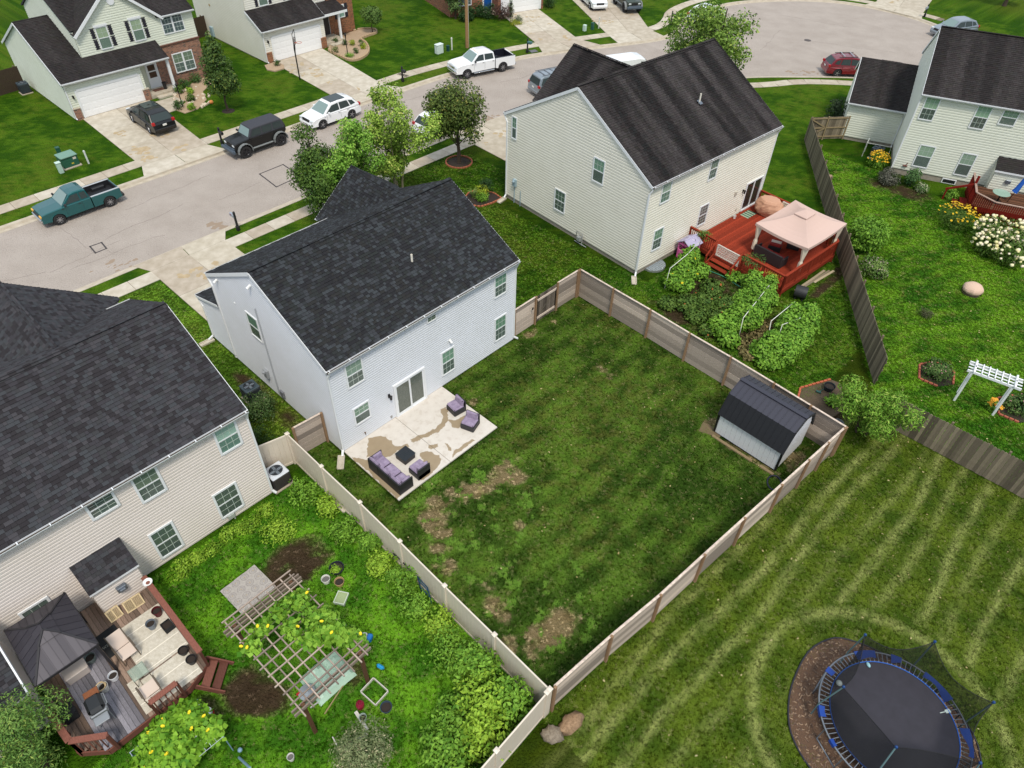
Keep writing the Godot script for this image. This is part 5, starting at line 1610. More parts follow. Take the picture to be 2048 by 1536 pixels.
func vehicle(called: String,label: String,category: String,where: Vector3,yaw: float,s: Dictionary) -> Node3D:
	var v := thing(called,label,category,where + V(0,-0.13,0),yaw,s.get("group",""))
	var pm: Material = s.paint
	var gl := mat("car_glass",s.get("glass",rgb(52,64,66)),0.1,{"spec":0.4})
	part(v,"body",loft(s,outline(s,s.prof),s.get("crown",0.03)),pm)
	part(v,"underbody",mb().box(V((s.xf + s.xr) / 2,s.clear + 0.14,0),V(s.l * 0.86,0.3,s.w - 0.34)),mat("under",rgb(22,22,23),0.9))
	part(v,"cab",greenhouse(s),s.get("roofmat",pm))
	# glass: windscreen and rear window follow the first and last edges of the cab outline
	var c: Array = s.cab
	for e in [[c.size() - 2,c.size() - 1,"windscreen"],[0,1,"rear_window"]]:
		if e[2] == "rear_window" and s.get("no_rear",false): continue
		var a := V(c[e[0]][0],c[e[0]][1],0); var b := V(c[e[1]][0],c[e[1]][1],0)
		var lo := a if a.y < b.y else b; var hi := b if a.y < b.y else a
		var dir := (hi - lo).normalized()
		var nn := V(0,0,1).cross(dir) * (1.0 if e[2] == "rear_window" else -1.0)
		if (nn.x > 0) != (e[2] == "windscreen"): nn = -nn
		lo += dir * 0.06 + nn * 0.012; hi += dir * -0.07 + nn * 0.03
		var hl := cab_half(s,lo.y) - 0.1; var hh := cab_half(s,hi.y) - 0.12
		var q := mb()
		q.quad(V(lo.x,lo.y,hl),V(lo.x,lo.y,-hl),V(hi.x,hi.y,-hh),V(hi.x,hi.y,hh))
		q.quad(V(lo.x,lo.y,-hl) - nn * 0.03,V(lo.x,lo.y,hl) - nn * 0.03,V(hi.x,hi.y,hh) - nn * 0.05,V(hi.x,hi.y,-hh) - nn * 0.05)
		part(v,e[2],q,mat("screen_glass",rgb(120,142,138),0.04,{"spec":0.8}) if e[2] == "windscreen" and s.get("pale_screen",true) else gl)
	for wnd in s.glass_side:
		for sd in [-1.0,1.0]:
			var q := mb()
			var pts := P2(wnd)
			var tr := Geometry2D.triangulate_polygon(pts)
			for i in range(0,tr.size(),3):
				var f := func(k: int) -> Vector3: return V(pts[k].x,pts[k].y,sd * (cab_half(s,pts[k].y + 0.03) + 0.016))
				var a: Vector3 = f.call(tr[i]); var b: Vector3 = f.call(tr[i + 1]); var d: Vector3 = f.call(tr[i + 2])
				if ((b - a).cross(d - a).z > 0) == (sd > 0): q.tri(a,b,d)
				else: q.tri(a,d,b)
			part(v,"side_window",q,gl)
	for x in [s.xf,s.xr]:
		for sd in [-1.0,1.0]: add_wheel(v,x,sd * (s.w / 2 - s.get("tw",0.22) / 2 - 0.01 + s.get("track",0.0)),s.r,s.get("tw",0.22),s.get("rim",mat("rim_bright",rgb(190,192,196),0.3,{"metal":0.8})),s.get("spokes",5))
	var x1: float = s.prof[-1][0]; var x0: float = s.prof[0][0]
	for sd in [-1.0,1.0]:
		part(v,"headlight",mb().bbox(V(x1 - 0.1,s.get("hl",0.75),sd * (s.w / 2 - 0.27)),V(0.2,0.16,0.32),0.03),s.get("lamp",mat("headlamp",rgb(214,220,222),0.1)))
		part(v,"taillight",mb().bbox(V(x0 + 0.09,s.get("tl",0.95),sd * (s.w / 2 - 0.16)),V(0.18,s.get("tlh",0.22),0.24),0.03),mat("taillamp",rgb(170,24,26),0.15))
		part(v,"mirror",mb().bbox(V(s.get("mx",0.75),s.belt + 0.08,sd * (s.w / 2 + 0.08)),V(0.12,0.15,0.2),0.03),s.get("mirrormat",pm))
		for dx in s.get("seams",[]): part(v,"door_seam",mb().box(V(dx,(s.belt + s.clear) / 2 + 0.08,sd * (zh(s,dx) + 0.0005)),V(0.012,s.belt - s.clear - 0.2,0.004)),mat("seam",rgb(30,30,32),0.8))
		for dx in s.get("seams",[]): part(v,"door_handle",mb().bbox(V(dx + 0.16,s.belt - 0.13,sd * (zh(s,dx) + 0.015)),V(0.16,0.03,0.03),0.008),s.get("handle",pm))
	part(v,"grille",mb().bbox(V(x1 - 0.05,s.get("hl",0.75) - 0.03,0),V(0.12,0.2,s.w - 1.0),0.02),s.get("grillemat",mat("grille",rgb(28,28,30),0.5)))
	part(v,"front_bumper",mb().bbox(V(x1 - 0.06,s.clear + 0.2,0),V(0.22,0.22,s.w - 0.2),0.05),s.get("bumper",pm))
	part(v,"rear_bumper",mb().bbox(V(x0 + 0.05,s.clear + 0.22,0),V(0.22,0.22,s.w - 0.2),0.05),s.get("bumper",pm))
	part(v,"number_plate",mb().bbox(V(x0 - 0.02,s.get("plate",0.72),0),V(0.02,0.14,0.3),0.004),mat("plate",rgb(226,226,220),0.4))
	return v

func suv(p: Material,glass := rgb(46,54,58)) -> Dictionary:
	return {"l":4.75,"w":1.88,"h":1.68,"clear":0.28,"belt":1.02,"xf":1.42,"xr":-1.37,"r":0.37,"paint": p,"glass": glass,"tumble":0.26,"taper":0.11,
		"prof":[[-2.34,0.3],[-2.38,0.55],[-2.3,0.85],[-2.22,1.0],[-1.2,1.04],[0.9,1.02],[1.3,0.99],[1.9,0.9],[2.2,0.8],[2.36,0.6],[2.34,0.3]],
		"cab":[[-2.2,0.99],[-1.75,1.52],[-1.3,1.64],[-0.4,1.68],[0.15,1.65],[0.4,1.58],[1.22,1.0]],
		"glass_side":[[[0.95,1.06],[0.3,1.5],[-0.3,1.55],[-0.3,1.06]],[[-0.38,1.06],[-0.38,1.55],[-1.15,1.52],[-1.3,1.08]],[[-1.4,1.1],[-1.25,1.5],[-1.62,1.42],[-1.85,1.16]]],
		"seams":[0.95,-0.35,-1.2],"plate":0.8,"tl":0.98}

func build_vehicles() -> void:
	var chrome := mat("chrome",rgb(206,208,210),0.16,{"metal":0.95})
	var blackp := mat("black_plastic",rgb(40,40,42),0.6)
	# teal pickup with open bed
	var teal := paint("teal",rgb(18,92,94),0.35)
	var s := {"l":5.1,"w":1.78,"h":1.68,"clear":0.33,"belt":1.08,"xf":1.55,"xr":-1.64,"r":0.355,"paint": teal,"glass": rgb(56,66,66),"tumble":0.2,"taper":0.09,
		"prof":[[-0.62,0.36],[-0.62,1.08],[1.0,1.07],[1.3,1.04],[2.1,0.97],[2.4,0.9],[2.5,0.7],[2.5,0.36]],
		"cab":[[-0.6,1.06],[-0.52,1.6],[-0.3,1.67],[0.2,1.68],[0.45,1.63],[1.14,1.06]],
		"glass_side":[[[0.92,1.12],[0.4,1.54],[-0.02,1.56],[-0.02,1.12]],[[-0.1,1.14],[-0.1,1.55],[-0.45,1.53],[-0.52,1.14]]],
		"seams":[0.98,-0.06],"bumper": chrome,"handle": blackp,"tl":0.9,"hl":0.78,"lamp": mat("amber",rgb(236,176,74),0.2),"mx":0.95,"mirrormat": blackp,"spokes":8}
	s.prof[0][0] = -0.62
	var v := vehicle("pickup_truck","teal pickup truck with black bed liner parked at the kerb","pickup truck",V(0.45,0,-28.75),PI,s)
	pickup_bed(v,s,-2.5,-0.66,1.02,teal,mat("liner",rgb(30,32,36),0.6),mat("rail_silver",rgb(196,198,200),0.35,{"metal":0.5}))
	# white crew cab pickup
	var white := paint("white",rgb(238,240,242),0.0,0.25)
	s = {"l":6.0,"w":2.02,"h":1.96,"clear":0.46,"belt":1.3,"xf":1.95,"xr":-1.72,"r":0.42,"paint": white,"glass": rgb(40,44,48),"tumble":0.22,"taper":0.08,"tw":0.3,
		"prof":[[-0.92,0.5],[-0.92,1.3],[1.2,1.3],[1.5,1.3],[2.5,1.22],[2.86,1.12],[2.98,0.85],[2.98,0.5]],
		"cab":[[-0.9,1.28],[-0.82,1.84],[-0.55,1.93],[0.4,1.96],[0.72,1.9],[1.45,1.28]],
		"glass_side":[[[1.22,1.36],[0.68,1.8],[0.22,1.83],[0.22,1.36]],[[0.12,1.36],[0.12,1.83],[-0.7,1.8],[-0.76,1.36]]],
		"seams":[1.25,0.16,-0.86],"bumper": chrome,"grillemat": chrome,"handle": blackp,"tl":1.15,"tlh":0.42,"hl":0.98,"mx":1.15,"mirrormat": blackp,"spokes":7}
	v = vehicle("pickup_truck","white crew cab pickup truck parked by the utility pole","pickup truck",V(36.25,0,-28.15),PI - 0.27,s)
	pickup_bed(v,s,-3.0,-0.97,1.28,white,mat("liner2",rgb(24,26,40),0.5),mat("liner2"))
	part(v,"running_board",mb().tube([V(-0.8,0.42,1.04),V(1.3,0.42,1.04)],0.05,8).tube([V(-0.8,0.42,-1.04),V(1.3,0.42,-1.04)],0.05,8),chrome)
	for k in 5: part(v,"roof_lamp",mb().bbox(V(0.66,1.965,-0.5 + k * 0.25),V(0.06,0.03,0.08),0.01),mat("amber"))
	# black four-door off-roader
	jeep("black boxy off-road car with grey fender flares parked at the kerb",V(13.43,0,-28.75),PI,rgb(12,13,14),mat("hardtop",rgb(58,59,66),0.75))
	jeep("dark green off-road car on a driveway near the cul-de-sac",V(60.9,0.168,-30.2),-2.13,rgb(52,62,52),mat("softtop",rgb(34,34,36),0.8))
	# white crossover with glass roof
	s = suv(white,rgb(62,70,74))
	s.merge({"handle": chrome,"rim": mat("rim_bright")},true)
	v = vehicle("parked_car","white crossover car with black glass roof parked at the kerb","car",V(20.3,0,-28.95),PI,s)
	part(v,"glass_roof",mb().bbox(V(-0.45,1.69,0),V(1.35,0.03,1.15),0.012),mat("car_glass"))
	part(v,"sill_trim",mb().box(V(0,0.36,0),V(2.0,0.1,1.86)),blackp)
	# black crossover on the driveway, tail to the street
	var blk := paint("black",rgb(14,14,16),0.0)
	v = vehicle("parked_car","black crossover car standing on the driveway of the pale green house","car",V(9.62,0.168,-37.3),PI / 2,suv(blk,rgb(34,36,40)).merged({"pale_screen": false},true))
	part(v,"sunroof",mb().bbox(V(-0.3,1.685,0),V(1.1,0.025,1.0),0.01),mat("car_glass"))
	# red crossover with roof bars
	var red := paint("red",rgb(120,12,32),0.2)
	v = vehicle("parked_car","red crossover car with silver roof bars in the cul-de-sac","car",V(61.1,0,-4.5),-0.80,suv(red,rgb(52,62,66)))
	for x in [-0.15,-1.0]: part(v,"roof_bar",mb().tube([V(x,1.76,-0.62),V(x,1.76,0.62)],0.035,6),mat("rail_silver"))
	for z in [-0.6,0.6]: part(v,"roof_rail",mb().tube([V(-1.5,1.68,z),V(0.2,1.71,z)],0.03,6),blackp)
	# silver minivan
	var silver := paint("silver",rgb(140,150,158),0.4)
	s = suv(silver,rgb(38,40,46))
	s.merge({"l":5.0,"h":1.76,"cab":[[-2.36,1.0],[-2.1,1.6],[-1.8,1.74],[-0.4,1.76],[0.5,1.7],[0.75,1.62],[1.6,1.0]],
		"prof":[[-2.42,0.3],[-2.46,0.55],[-2.42,0.85],[-2.38,1.02],[-1.2,1.04],[1.2,1.02],[1.6,0.99],[2.1,0.88],[2.34,0.76],[2.46,0.55],[2.44,0.3]],
		"glass_side":[[[1.3,1.06],[0.66,1.56],[0.1,1.6],[0.1,1.06]],[[0.0,1.06],[0.0,1.6],[-1.0,1.62],[-1.0,1.06]],[[-1.1,1.06],[-1.1,1.62],[-1.9,1.58],[-2.15,1.1]]],"seams":[1.3,0.05,-1.05],"tumble":0.24},true)
	v = vehicle("minivan","silver minivan with roof rails parked in front of the cream house","minivan",V(38.0,0,-20.55),-0.28,s)
	for z in [-0.62,0.62]: part(v,"roof_rail",mb().tube([V(-1.9,1.8,z),V(0.3,1.8,z)],0.03,6),mat("rail_grey",rgb(104,110,118),0.5))
	for x in [-1.6,-1.05,-0.5,0.05]: part(v,"roof_bar",mb().bbox(V(x,1.79,0),V(0.09,0.03,1.1),0.01),mat("rail_grey"))
	# tall white van behind the cream roof
	s = {"l":5.6,"w":2.0,"h":2.25,"clear":0.32,"belt":1.25,"xf":1.8,"xr":-1.7,"r":0.36,"paint": white,"glass": rgb(40,46,50),"tumble":0.14,"taper":0.06,
		"prof":[[-2.76,0.34],[-2.8,0.6],[-2.78,1.25],[1.4,1.25],[1.8,1.2],[2.5,1.0],[2.76,0.7],[2.74,0.34]],
		"cab":[[-2.78,1.22],[-2.7,2.1],[-2.5,2.22],[0.3,2.25],[0.9,2.15],[1.8,1.2]],
		"glass_side":[[[1.45,1.3],[0.95,1.95],[0.5,1.98],[0.5,1.3]]],"seams":[1.4,0.4],"tl":1.2,"tlh":0.4}
	vehicle("white_van","tall white van whose roof shows above the cream house roof","van",V(44.4,0,-17.5),-0.45,s)
	# others
	vehicle("parked_car","white car half hidden behind the dark tree in front of the grey house","car",V(25.6,0,-21.6),0.0,suv(white,rgb(60,70,80)))
	vehicle("parked_car","white car half hidden by the tree beside the cul-de-sac","car",V(64.2,0,-22.0),-0.1,suv(white,rgb(60,66,70)))
	vehicle("parked_car","white crossover car on the driveway facing the street near the cul-de-sac","car",V(58.9,0.168,-33.4),-2.13,suv(white,rgb(46,50,54)))
	vehicle("parked_car","silver car half hidden behind the roof of the pale house","car",V(80.0,0,-1.6),-0.5 + PI,suv(silver,rgb(60,66,70)))

func pickup_bed(v: Node3D,s: Dictionary,x0: float,x1: float,top: float,pm: Material,liner: Material,rail: Material) -> void:
	var w: float = s.w
	var side := PackedVector2Array([Vector2(x0,0.46),Vector2(x0,top),Vector2(x1,top + 0.02),Vector2(x1,s.clear + 0.04)])
	var ra: float = s.r * 1.2
	for i in 9:
		var a := lerpf(0.05,PI - 0.05,i / 8.0)
		side.append(Vector2(s.xr + ra * cos(a),s.r + ra * sin(a)))
	for sd in [-1.0,1.0]:
		var b := part(v,"bed_side",mb().plate(side,sd * (w / 2 - 0.01) - 0.05,sd * (w / 2 - 0.01) + 0.0),pm,V(0,0,0.025 - sd * 0.025))
		part(b,"bed_rail",mb().bbox(V((x0 + x1) / 2,top + 0.02,sd * (w / 2 - 0.08)),V(x1 - x0,0.05,0.13),0.015),rail)
		part(v,"wheel_hump",mb().bbox(V(s.xr,0.72,sd * (w / 2 - 0.2)),V(0.9,0.3,0.28),0.06),liner)
	part(v,"bed_floor",mb().box(V((x0 + x1) / 2,0.6,0),V(x1 - x0,0.08,w - 0.1)),liner)
	part(v,"bed_liner",mb().box(V(x1 - 0.03,(top + 0.6) / 2,0),V(0.06,top - 0.6,w - 0.12)).box(V((x0 + x1) / 2,(top + 0.6) / 2,w / 2 - 0.09),V(x1 - x0 - 0.06,top - 0.66,0.03)).box(V((x0 + x1) / 2,(top + 0.6) / 2,-w / 2 + 0.09),V(x1 - x0 - 0.06,top - 0.66,0.03)).box(V(x0 + 0.09,(top + 0.6) / 2,0),V(0.03,top - 0.66,w - 0.2)),liner)
	part(v,"tailgate",mb().bbox(V(x0 + 0.03,(top + 0.48) / 2,0),V(0.07,top - 0.46,w - 0.3),0.02),pm)
	part(v,"bed_rear_bumper",mb().bbox(V(x0 - 0.08,0.5,0),V(0.18,0.18,w - 0.12),0.04),mat("chrome") if top > 1.2 else mat("black_plastic"))
	for sd in [-1.0,1.0]: part(v,"tail_lamp",mb().bbox(V(x0 + 0.01,top - 0.22,sd * (w / 2 - 0.1)),V(0.06,0.34,0.15),0.015),mat("taillamp",rgb(170,24,26),0.15))
	# the generic rear parts belong at the tail of the bed
	for o in v.get_children():
		if o.name.begins_with("taillight") or o.name.begins_with("rear_bumper") or o.name.begins_with("number_plate"):
			v.remove_child(o)
			o.free()

func jeep(label: String,where: Vector3,yaw: float,c: Color,top: Material) -> void:
	var pm := paint("jeep%d" % c.to_rgba32(),c,0.2,0.3)
	var flare := mat("flare",rgb(122,126,126),0.6)
	var s := {"l":4.35,"w":1.62,"h":1.9,"clear":0.5,"belt":1.28,"xf":1.38,"xr":-1.57,"r":0.45,"paint": pm,"glass": rgb(22,24,26),"tumble":0.12,"taper":0.03,"tw":0.32,"track":0.16,
		"prof":[[-2.1,0.52],[-2.12,1.28],[0.78,1.28],[1.0,1.25],[1.9,1.17],[2.06,1.1],[2.08,0.52]],
		"cab":[[-2.1,1.26],[-2.02,1.84],[-1.9,1.9],[0.3,1.9],[0.5,1.86],[0.86,1.26]],
		"glass_side":[[[0.68,1.33],[0.42,1.76],[-0.2,1.78],[-0.2,1.33]],[[-0.32,1.33],[-0.32,1.78],[-1.1,1.78],[-1.1,1.33]],[[-1.22,1.33],[-1.22,1.78],[-1.9,1.76],[-1.96,1.33]]],
		"seams":[0.72,-0.26,-1.16],"roofmat": top,"bumper": mat("jeep_bumper",rgb(72,84,96),0.6),"handle": mat("black_plastic"),"mirrormat": mat("black_plastic"),"mx":0.8,"hl":0.98,"rim": mat("rim_black",rgb(44,44,46),0.4),"tl":1.0}
	var v := vehicle("off_road_car",label,"car",where,yaw,s)
	for x in [s.xf,s.xr]:
		for sd in [-1.0,1.0]:
			var pts := []
			for i in 9:
				var a := lerpf(-0.1,PI + 0.1,i / 8.0)
				pts.append(V(x + cos(a) * 0.56,0.5 + sin(a) * 0.56,sd * 0.9))
			var m := mb()
			for i in 8: m.beam(pts[i],pts[i + 1] + (pts[i + 1] - pts[i]) * 0.08,0.26,0.045)
			part(v,"fender_flare",m,flare)
	part(v,"front_beam_bumper",mb().bbox(V(2.22,0.62,0),V(0.2,0.22,1.75),0.03),mat("jeep_bumper"))
	part(v,"side_step",mb().bbox(V(-0.1,0.52,0.84),V(1.7,0.09,0.16),0.03).bbox(V(-0.1,0.52,-0.84),V(1.7,0.09,0.16),0.03),flare)
	part(v,"spare_wheel",mb().at(V(-2.28,1.0,0),PI / 2,PI / 2).lathe([[0.0,0.1],[0.24,0.1],[0.26,0.13],[0.4,0.13],[0.43,0.08],[0.43,-0.12]],Vector3.ZERO,18),mat("tyre",rgb(38,37,38),0.85))
	for k in 7: part(v,"grille_slot",mb().box(V(2.085,0.92,-0.3 + k * 0.1),V(0.02,0.3,0.05)),mat("grille"))

# ------------------------------------------------------------------ plants
# leaves scattered through blobs [centre, radii]; each leaf is a small folded blade with its own tone
func foliage(blobs: Array,count: int,size: float,cols: Array,sd: int,opt := {}) -> MB:
	var m := mb()
	var r := RandomNumberGenerator.new()
	r.seed = sd
	var clump := FastNoiseLite.new()
	clump.seed = sd; clump.frequency = opt.get("clump",1.1)
	var tot := 0.0
	var cum := []
	for b in blobs:
		tot += pow(b[1].x * b[1].y * b[1].z,0.75)
		cum.append(tot)
	var droop: float = opt.get("droop",0.3)
	var asp: float = opt.get("aspect",0.55)
	var gap: float = opt.get("gap",-0.12)
	var made := 0
	var tries := 0
	while made < count and tries < count * 4:
		tries += 1
		var pick := r.randf() * tot
		var bi := 0
		while cum[bi] < pick: bi += 1
		var b: Array = blobs[bi]
		var d := Vector3(r.randfn(),r.randfn(),r.randfn()).normalized()
		var rad := pow(r.randf(),opt.get("shell",0.42))
		var p: Vector3 = b[0] + d * b[1] * rad
		var nz := clump.get_noise_3d(p.x,p.y,p.z)
		if nz < gap and r.randf() < 0.88: continue
		if p.y < 0.02: continue
		var c: Color = (cols[0] as Color).lerp(cols[1],clampf(0.5 + nz * 1.1 + r.randfn() * 0.22,0.0,1.0))
		if cols.size() > 2 and r.randf() < opt.get("third",0.1): c = cols[2]
		m.col = c
		var nn := (d * 0.8 + Vector3(r.randfn(),r.randfn() + 0.9,r.randfn()) * 0.6).normalized()
		var t := nn.cross(Vector3(r.randfn(),r.randfn(),r.randfn())).normalized()
		var s := size * r.randf_range(0.6,1.25)
		t = (t - Vector3.UP * droop).normalized()
		var side := t.cross(nn).normalized() * s * asp * 0.5
		var tip := p + t * s
		var mid := p + t * s * 0.5
		var nrm := (nn + d * 0.6).normalized()
		var k := m.v.size()
		m.v.append(p); m.v.append(mid + side + nn * s * 0.06); m.v.append(tip); m.v.append(mid - side + nn * s * 0.06)
		for i in 4:
			m.n.append(nrm); m.c.append(c); m.u.append(Vector2.ZERO)
		m.ix.append(k); m.ix.append(k + 2); m.ix.append(k + 1); m.ix.append(k); m.ix.append(k + 3); m.ix.append(k + 2)
		made += 1
	return m

func leafmat() -> StandardMaterial3D:
	return mat("leaf",Color.WHITE,0.6,{"vc": true,"both": true,"back": Color(0.20,0.26,0.08),"spec":0.3})

func limbs(m: MB,base: Vector3,top: Vector3,r0: float,blobs: Array,sd: int) -> void:
	var r := RandomNumberGenerator.new()
	r.seed = sd
	var pts := []
	var rad := []
	for i in 7:
		var f := i / 6.0
		pts.append(base.lerp(top,f) + V(r.randfn() * 0.05,0,r.randfn() * 0.05) * (1 if i > 0 else 0))
		rad.append(lerpf(r0,r0 * 0.25,f) * (1.35 if i == 0 else 1.0))
	m.tube(pts,rad,8)
	for b in blobs:
		var e: Vector3 = b[0]
		var f := clampf((e.y - base.y) / (top.y - base.y) - 0.25,0.22,0.92)
		var s := base.lerp(top,f)
		m.tube([s,s.lerp(e,0.5) + V(0,0.15,0),e],[r0 * 0.4 * (1.1 - f),r0 * 0.25 * (1.1 - f),0.012],5)

func tree(called: String,label: String,where: Vector3,trunk_h: float,r0: float,blobs: Array,count: int,size: float,cols: Array,sd: int,opt := {}) -> Node3D:
	var t := thing(called,label,"tree",where,0.0,opt.get("group",""))
	var m := mb()
	limbs(m,V(0,-0.1,0),V(opt.get("lean",0.0),trunk_h,opt.get("lean_z",0.0)),r0,blobs,sd)
	for q in opt.get("stems",[]):
		limbs(m,V(q[0] * 0.3,-0.1,q[1] * 0.3),V(q[0],trunk_h * q[2],q[1]),r0 * 0.8,[],sd + 9)
	part(t,"trunk",m,mat(opt.get("bark","bark"),opt.get("barkc",rgb(104,88,72)),0.9,{"tex": grain("bark",256,0.03,0.1,0.5,Color(0.55,0.55,0.55),Color(1,1,1),8,0.2),"scale": V(4,1.5,4)}))
	part(t,"crown",foliage(blobs,count,size,cols,sd,opt),leafmat())
	return t

func blobs_of(sd: int,n: int,cx: Vector3,spread: Vector3,lo: float,hi: float) -> Array:
	var r := RandomNumberGenerator.new()
	r.seed = sd
	var o := []
	for i in n:
		var d := Vector3(r.randfn(),r.randfn(),r.randfn()).normalized() * pow(r.randf(),0.5)
		var k := r.randf_range(lo,hi)
		o.append([cx + d * spread,V(k,k * r.randf_range(0.7,1.0),k)])
	return o

func shrub(called: String,label: String,category: String,where: Vector3,rad: Vector3,count: int,size: float,cols: Array,sd: int,opt := {}) -> Node3D:
	var t := thing(called,label,category,where,0.0,opt.get("group",""))
	var b := [[V(0,rad.y * 0.85,0),rad]]
	b.append_array(blobs_of(sd,opt.get("lumps",5),V(0,rad.y * 0.95,0),rad * 0.75,rad.x * 0.35,rad.x * 0.6))
	part(t,"foliage",foliage(b,count,size,cols,sd,opt),leafmat())
	var m := mb()
	for i in 4: m.tube([V(0,-0.04,0),V(cos(i * 1.7) * rad.x * 0.3,rad.y * 0.7,sin(i * 1.7) * rad.z * 0.3)],[0.02,0.008],5)
	part(t,"stem",m,mat("bark",rgb(104,88,72),0.9))
	return t

const DARK := [Color(0.034,0.082,0.014),Color(0.115,0.190,0.034)]
const MIDG := [Color(0.060,0.165,0.014),Color(0.215,0.400,0.045)]
const LIME := [Color(0.110,0.235,0.016),Color(0.330,0.500,0.050)]

func build_trees() -> void:
	# the pear tree on the lawn across the street
	tree("street_tree","young dark green tree on the lawn of the pale green house",V(15.15,0,-35.75),4.6,0.09,[[V(0,2.6,0),V(1.35,1.3,1.35)],[V(-0.1,3.7,0),V(1.2,1.2,1.2)],[V(0.0,4.7,0),V(0.8,0.9,0.8)],[V(0.5,2.2,0.4),V(0.9,0.8,0.9)],[V(-0.6,2.2,0.2),V(0.8,0.8,0.8)],[V(0,5.5,0),V(0.4,0.6,0.4)]],6500,0.19,[Color(0.032,0.070,0.018),Color(0.095,0.160,0.036),Color(0.2,0.25,0.05)],61)
	ring_bed("mulch_ring","dark mulch ring at the foot of the tree on the pale green house lawn",V(15.15,0,-35.75),0.5,false)
	# round dark tree in its brick ring
	var b := [[V(0,4.0,0),V(2.2,2.0,2.2)]]
	b.append_array(blobs_of(71,16,V(0,4.0,0),V(2.1,2.2,2.1),0.7,1.15))
	tree("round_tree","round dark green tree in a brick ring on the front lawn",V(22.57,0,-16.51),5.4,0.15,b,13500,0.2,[Color(0.036,0.066,0.014),Color(0.115,0.165,0.034),Color(0.24,0.24,0.06)],72,{"third":0.08,"clump":1.5,"gap":-0.16})
	ring_bed("tree_ring","brick edged mulch ring round the round dark tree",V(22.57,0,-16.51),0.95,true)
	# dark upright tree by the mailbox, tall
	b = blobs_of(81,16,V(-0.2,3.3,0.2),V(1.2,3.0,1.2),0.7,1.1)
	tree("upright_tree","tall narrow dark green tree beside the birches near the sidewalk",V(11.0,0,-17.0),6.2,0.12,b,13000,0.18,[Color(0.034,0.082,0.016),Color(0.110,0.190,0.034)],82,{"clump":1.4})
	# birches: airy, many pale stems
	var bir := {"bark": "birch","barkc": rgb(196,178,150),"clump":1.25,"gap":-0.02,"third":0.08,"aspect":0.62,"stems":[[0.9,0.5,0.9],[-0.8,0.7,0.95],[0.3,-0.9,0.85]]}
	b = blobs_of(91,26,V(0,4.2,0),V(2.9,2.5,2.9),0.65,1.1)
	tree("birch_tree","airy light green birch with pale stems behind the grey house roof",V(16.6,0,-16.2),6.5,0.09,b,17000,0.17,[Color(0.120,0.230,0.024),Color(0.330,0.480,0.075),Color(0.48,0.52,0.13)],92,bir)
	b = blobs_of(95,20,V(0,3.9,0),V(1.9,2.8,2.0),0.6,1.05)
	tree("birch_tree","bright green birch between the dark upright tree and the airy birch",V(12.7,0,-15.6),6.5,0.08,b,15000,0.165,[Color(0.080,0.215,0.020),Color(0.240,0.440,0.060),Color(0.36,0.50,0.10)],96,bir)
	# tree at the mouth of the cul-de-sac
	b = blobs_of(101,24,V(-0.8,4.4,-0.8),V(3.9,2.5,3.7),0.9,1.5)
	tree("street_tree","broad mid green tree at the mouth of the cul-de-sac behind the cream house",V(48.6,0,-11.5),6.4,0.18,b,11000,0.26,[Color(0.070,0.150,0.022),Color(0.210,0.330,0.055),Color(0.34,0.42,0.09)],102,{"gap":-0.1})
	# tree on the far lawn by the brick house
	b = blobs_of(111,10,V(0,3.0,0),V(1.6,1.8,1.6),0.7,1.1)
	tree("street_tree","pale green tree in front of the house with the blue door",V(44.3,0,-40.2),4.6,0.1,b,5000,0.22,[Color(0.050,0.110,0.030),Color(0.150,0.230,0.070),Color(0.25,0.3,0.12)],112)
	# weeping tree by the white house
	b = [[V(0,1.95,0),V(1.15,0.55,1.1)],[V(0.5,1.6,0.2),V(0.6,0.6,0.6)],[V(-0.6,1.6,0.1),V(0.55,0.6,0.55)],[V(0,1.5,0.6),V(0.7,0.6,0.5)]]
	tree("weeping_tree","small umbrella shaped tree at the brick corner of the white house",V(35.2,0,-42.6),2.0,0.06,b,3200,0.18,[Color(0.060,0.125,0.024),Color(0.130,0.210,0.050)],116,{"droop":0.9})
	# trees at the edges
	tree("street_tree","dark evergreen tree beyond the cul-de-sac at the frame edge",V(95.0,0,-1.0),5.0,0.2,blobs_of(121,9,V(0,3.6,0),V(2.0,2.2,2.0),0.9,1.4),3500,0.34,[Color(0.02,0.045,0.018),Color(0.06,0.10,0.035)],122)
	tree("street_tree","lawn tree with pale stone ring beyond the cul-de-sac",V(93.5,0,-12.0),4.6,0.12,blobs_of(125,9,V(0,3.8,0),V(1.6,1.5,1.6),0.8,1.2),3000,0.3,[Color(0.04,0.09,0.02),Color(0.10,0.17,0.04)],126)
	ring_bed("tree_ring","pale stone ring round the lawn tree beyond the cul-de-sac",V(93.5,0,-12.0),0.9,true,rgb(190,180,164))
	for k in 3: shrub("hedge_shrub","dense dark shrub behind the far fence, %s from the pale green house" % ["third","second","first"][k],"shrub",V(-3.5 + k * 2.3,0,-56.5),V(1.9,1.6,1.7),2600,0.3,[Color(0.02,0.055,0.014),Color(0.07,0.13,0.03)],130 + k,{"group": "dark shrubs behind the far fence"})
	# young willow-like shrub at the corner of the fences
	b = blobs_of(141,20,V(0.2,1.5,0),V(1.7,1.2,1.6),0.35,0.7)
	tree("willow_shrub","feathery light green willow shrub at the corner where the fences meet",V(17.9,0,16.2),2.4,0.05,b,9000,0.17,[Color(0.060,0.165,0.014),Color(0.215,0.390,0.045),Color(0.34,0.45,0.09)],142,{"aspect":0.3,"clump":1.6,"stems":[[0.8,0.4,0.9],[-0.6,0.7,0.9],[0.5,-0.8,0.9],[-0.7,-0.5,0.8]]})
	# evergreen at the left edge beside the deck
	b = blobs_of(151,14,V(0,1.7,0),V(1.0,1.5,1.0),0.5,0.85)
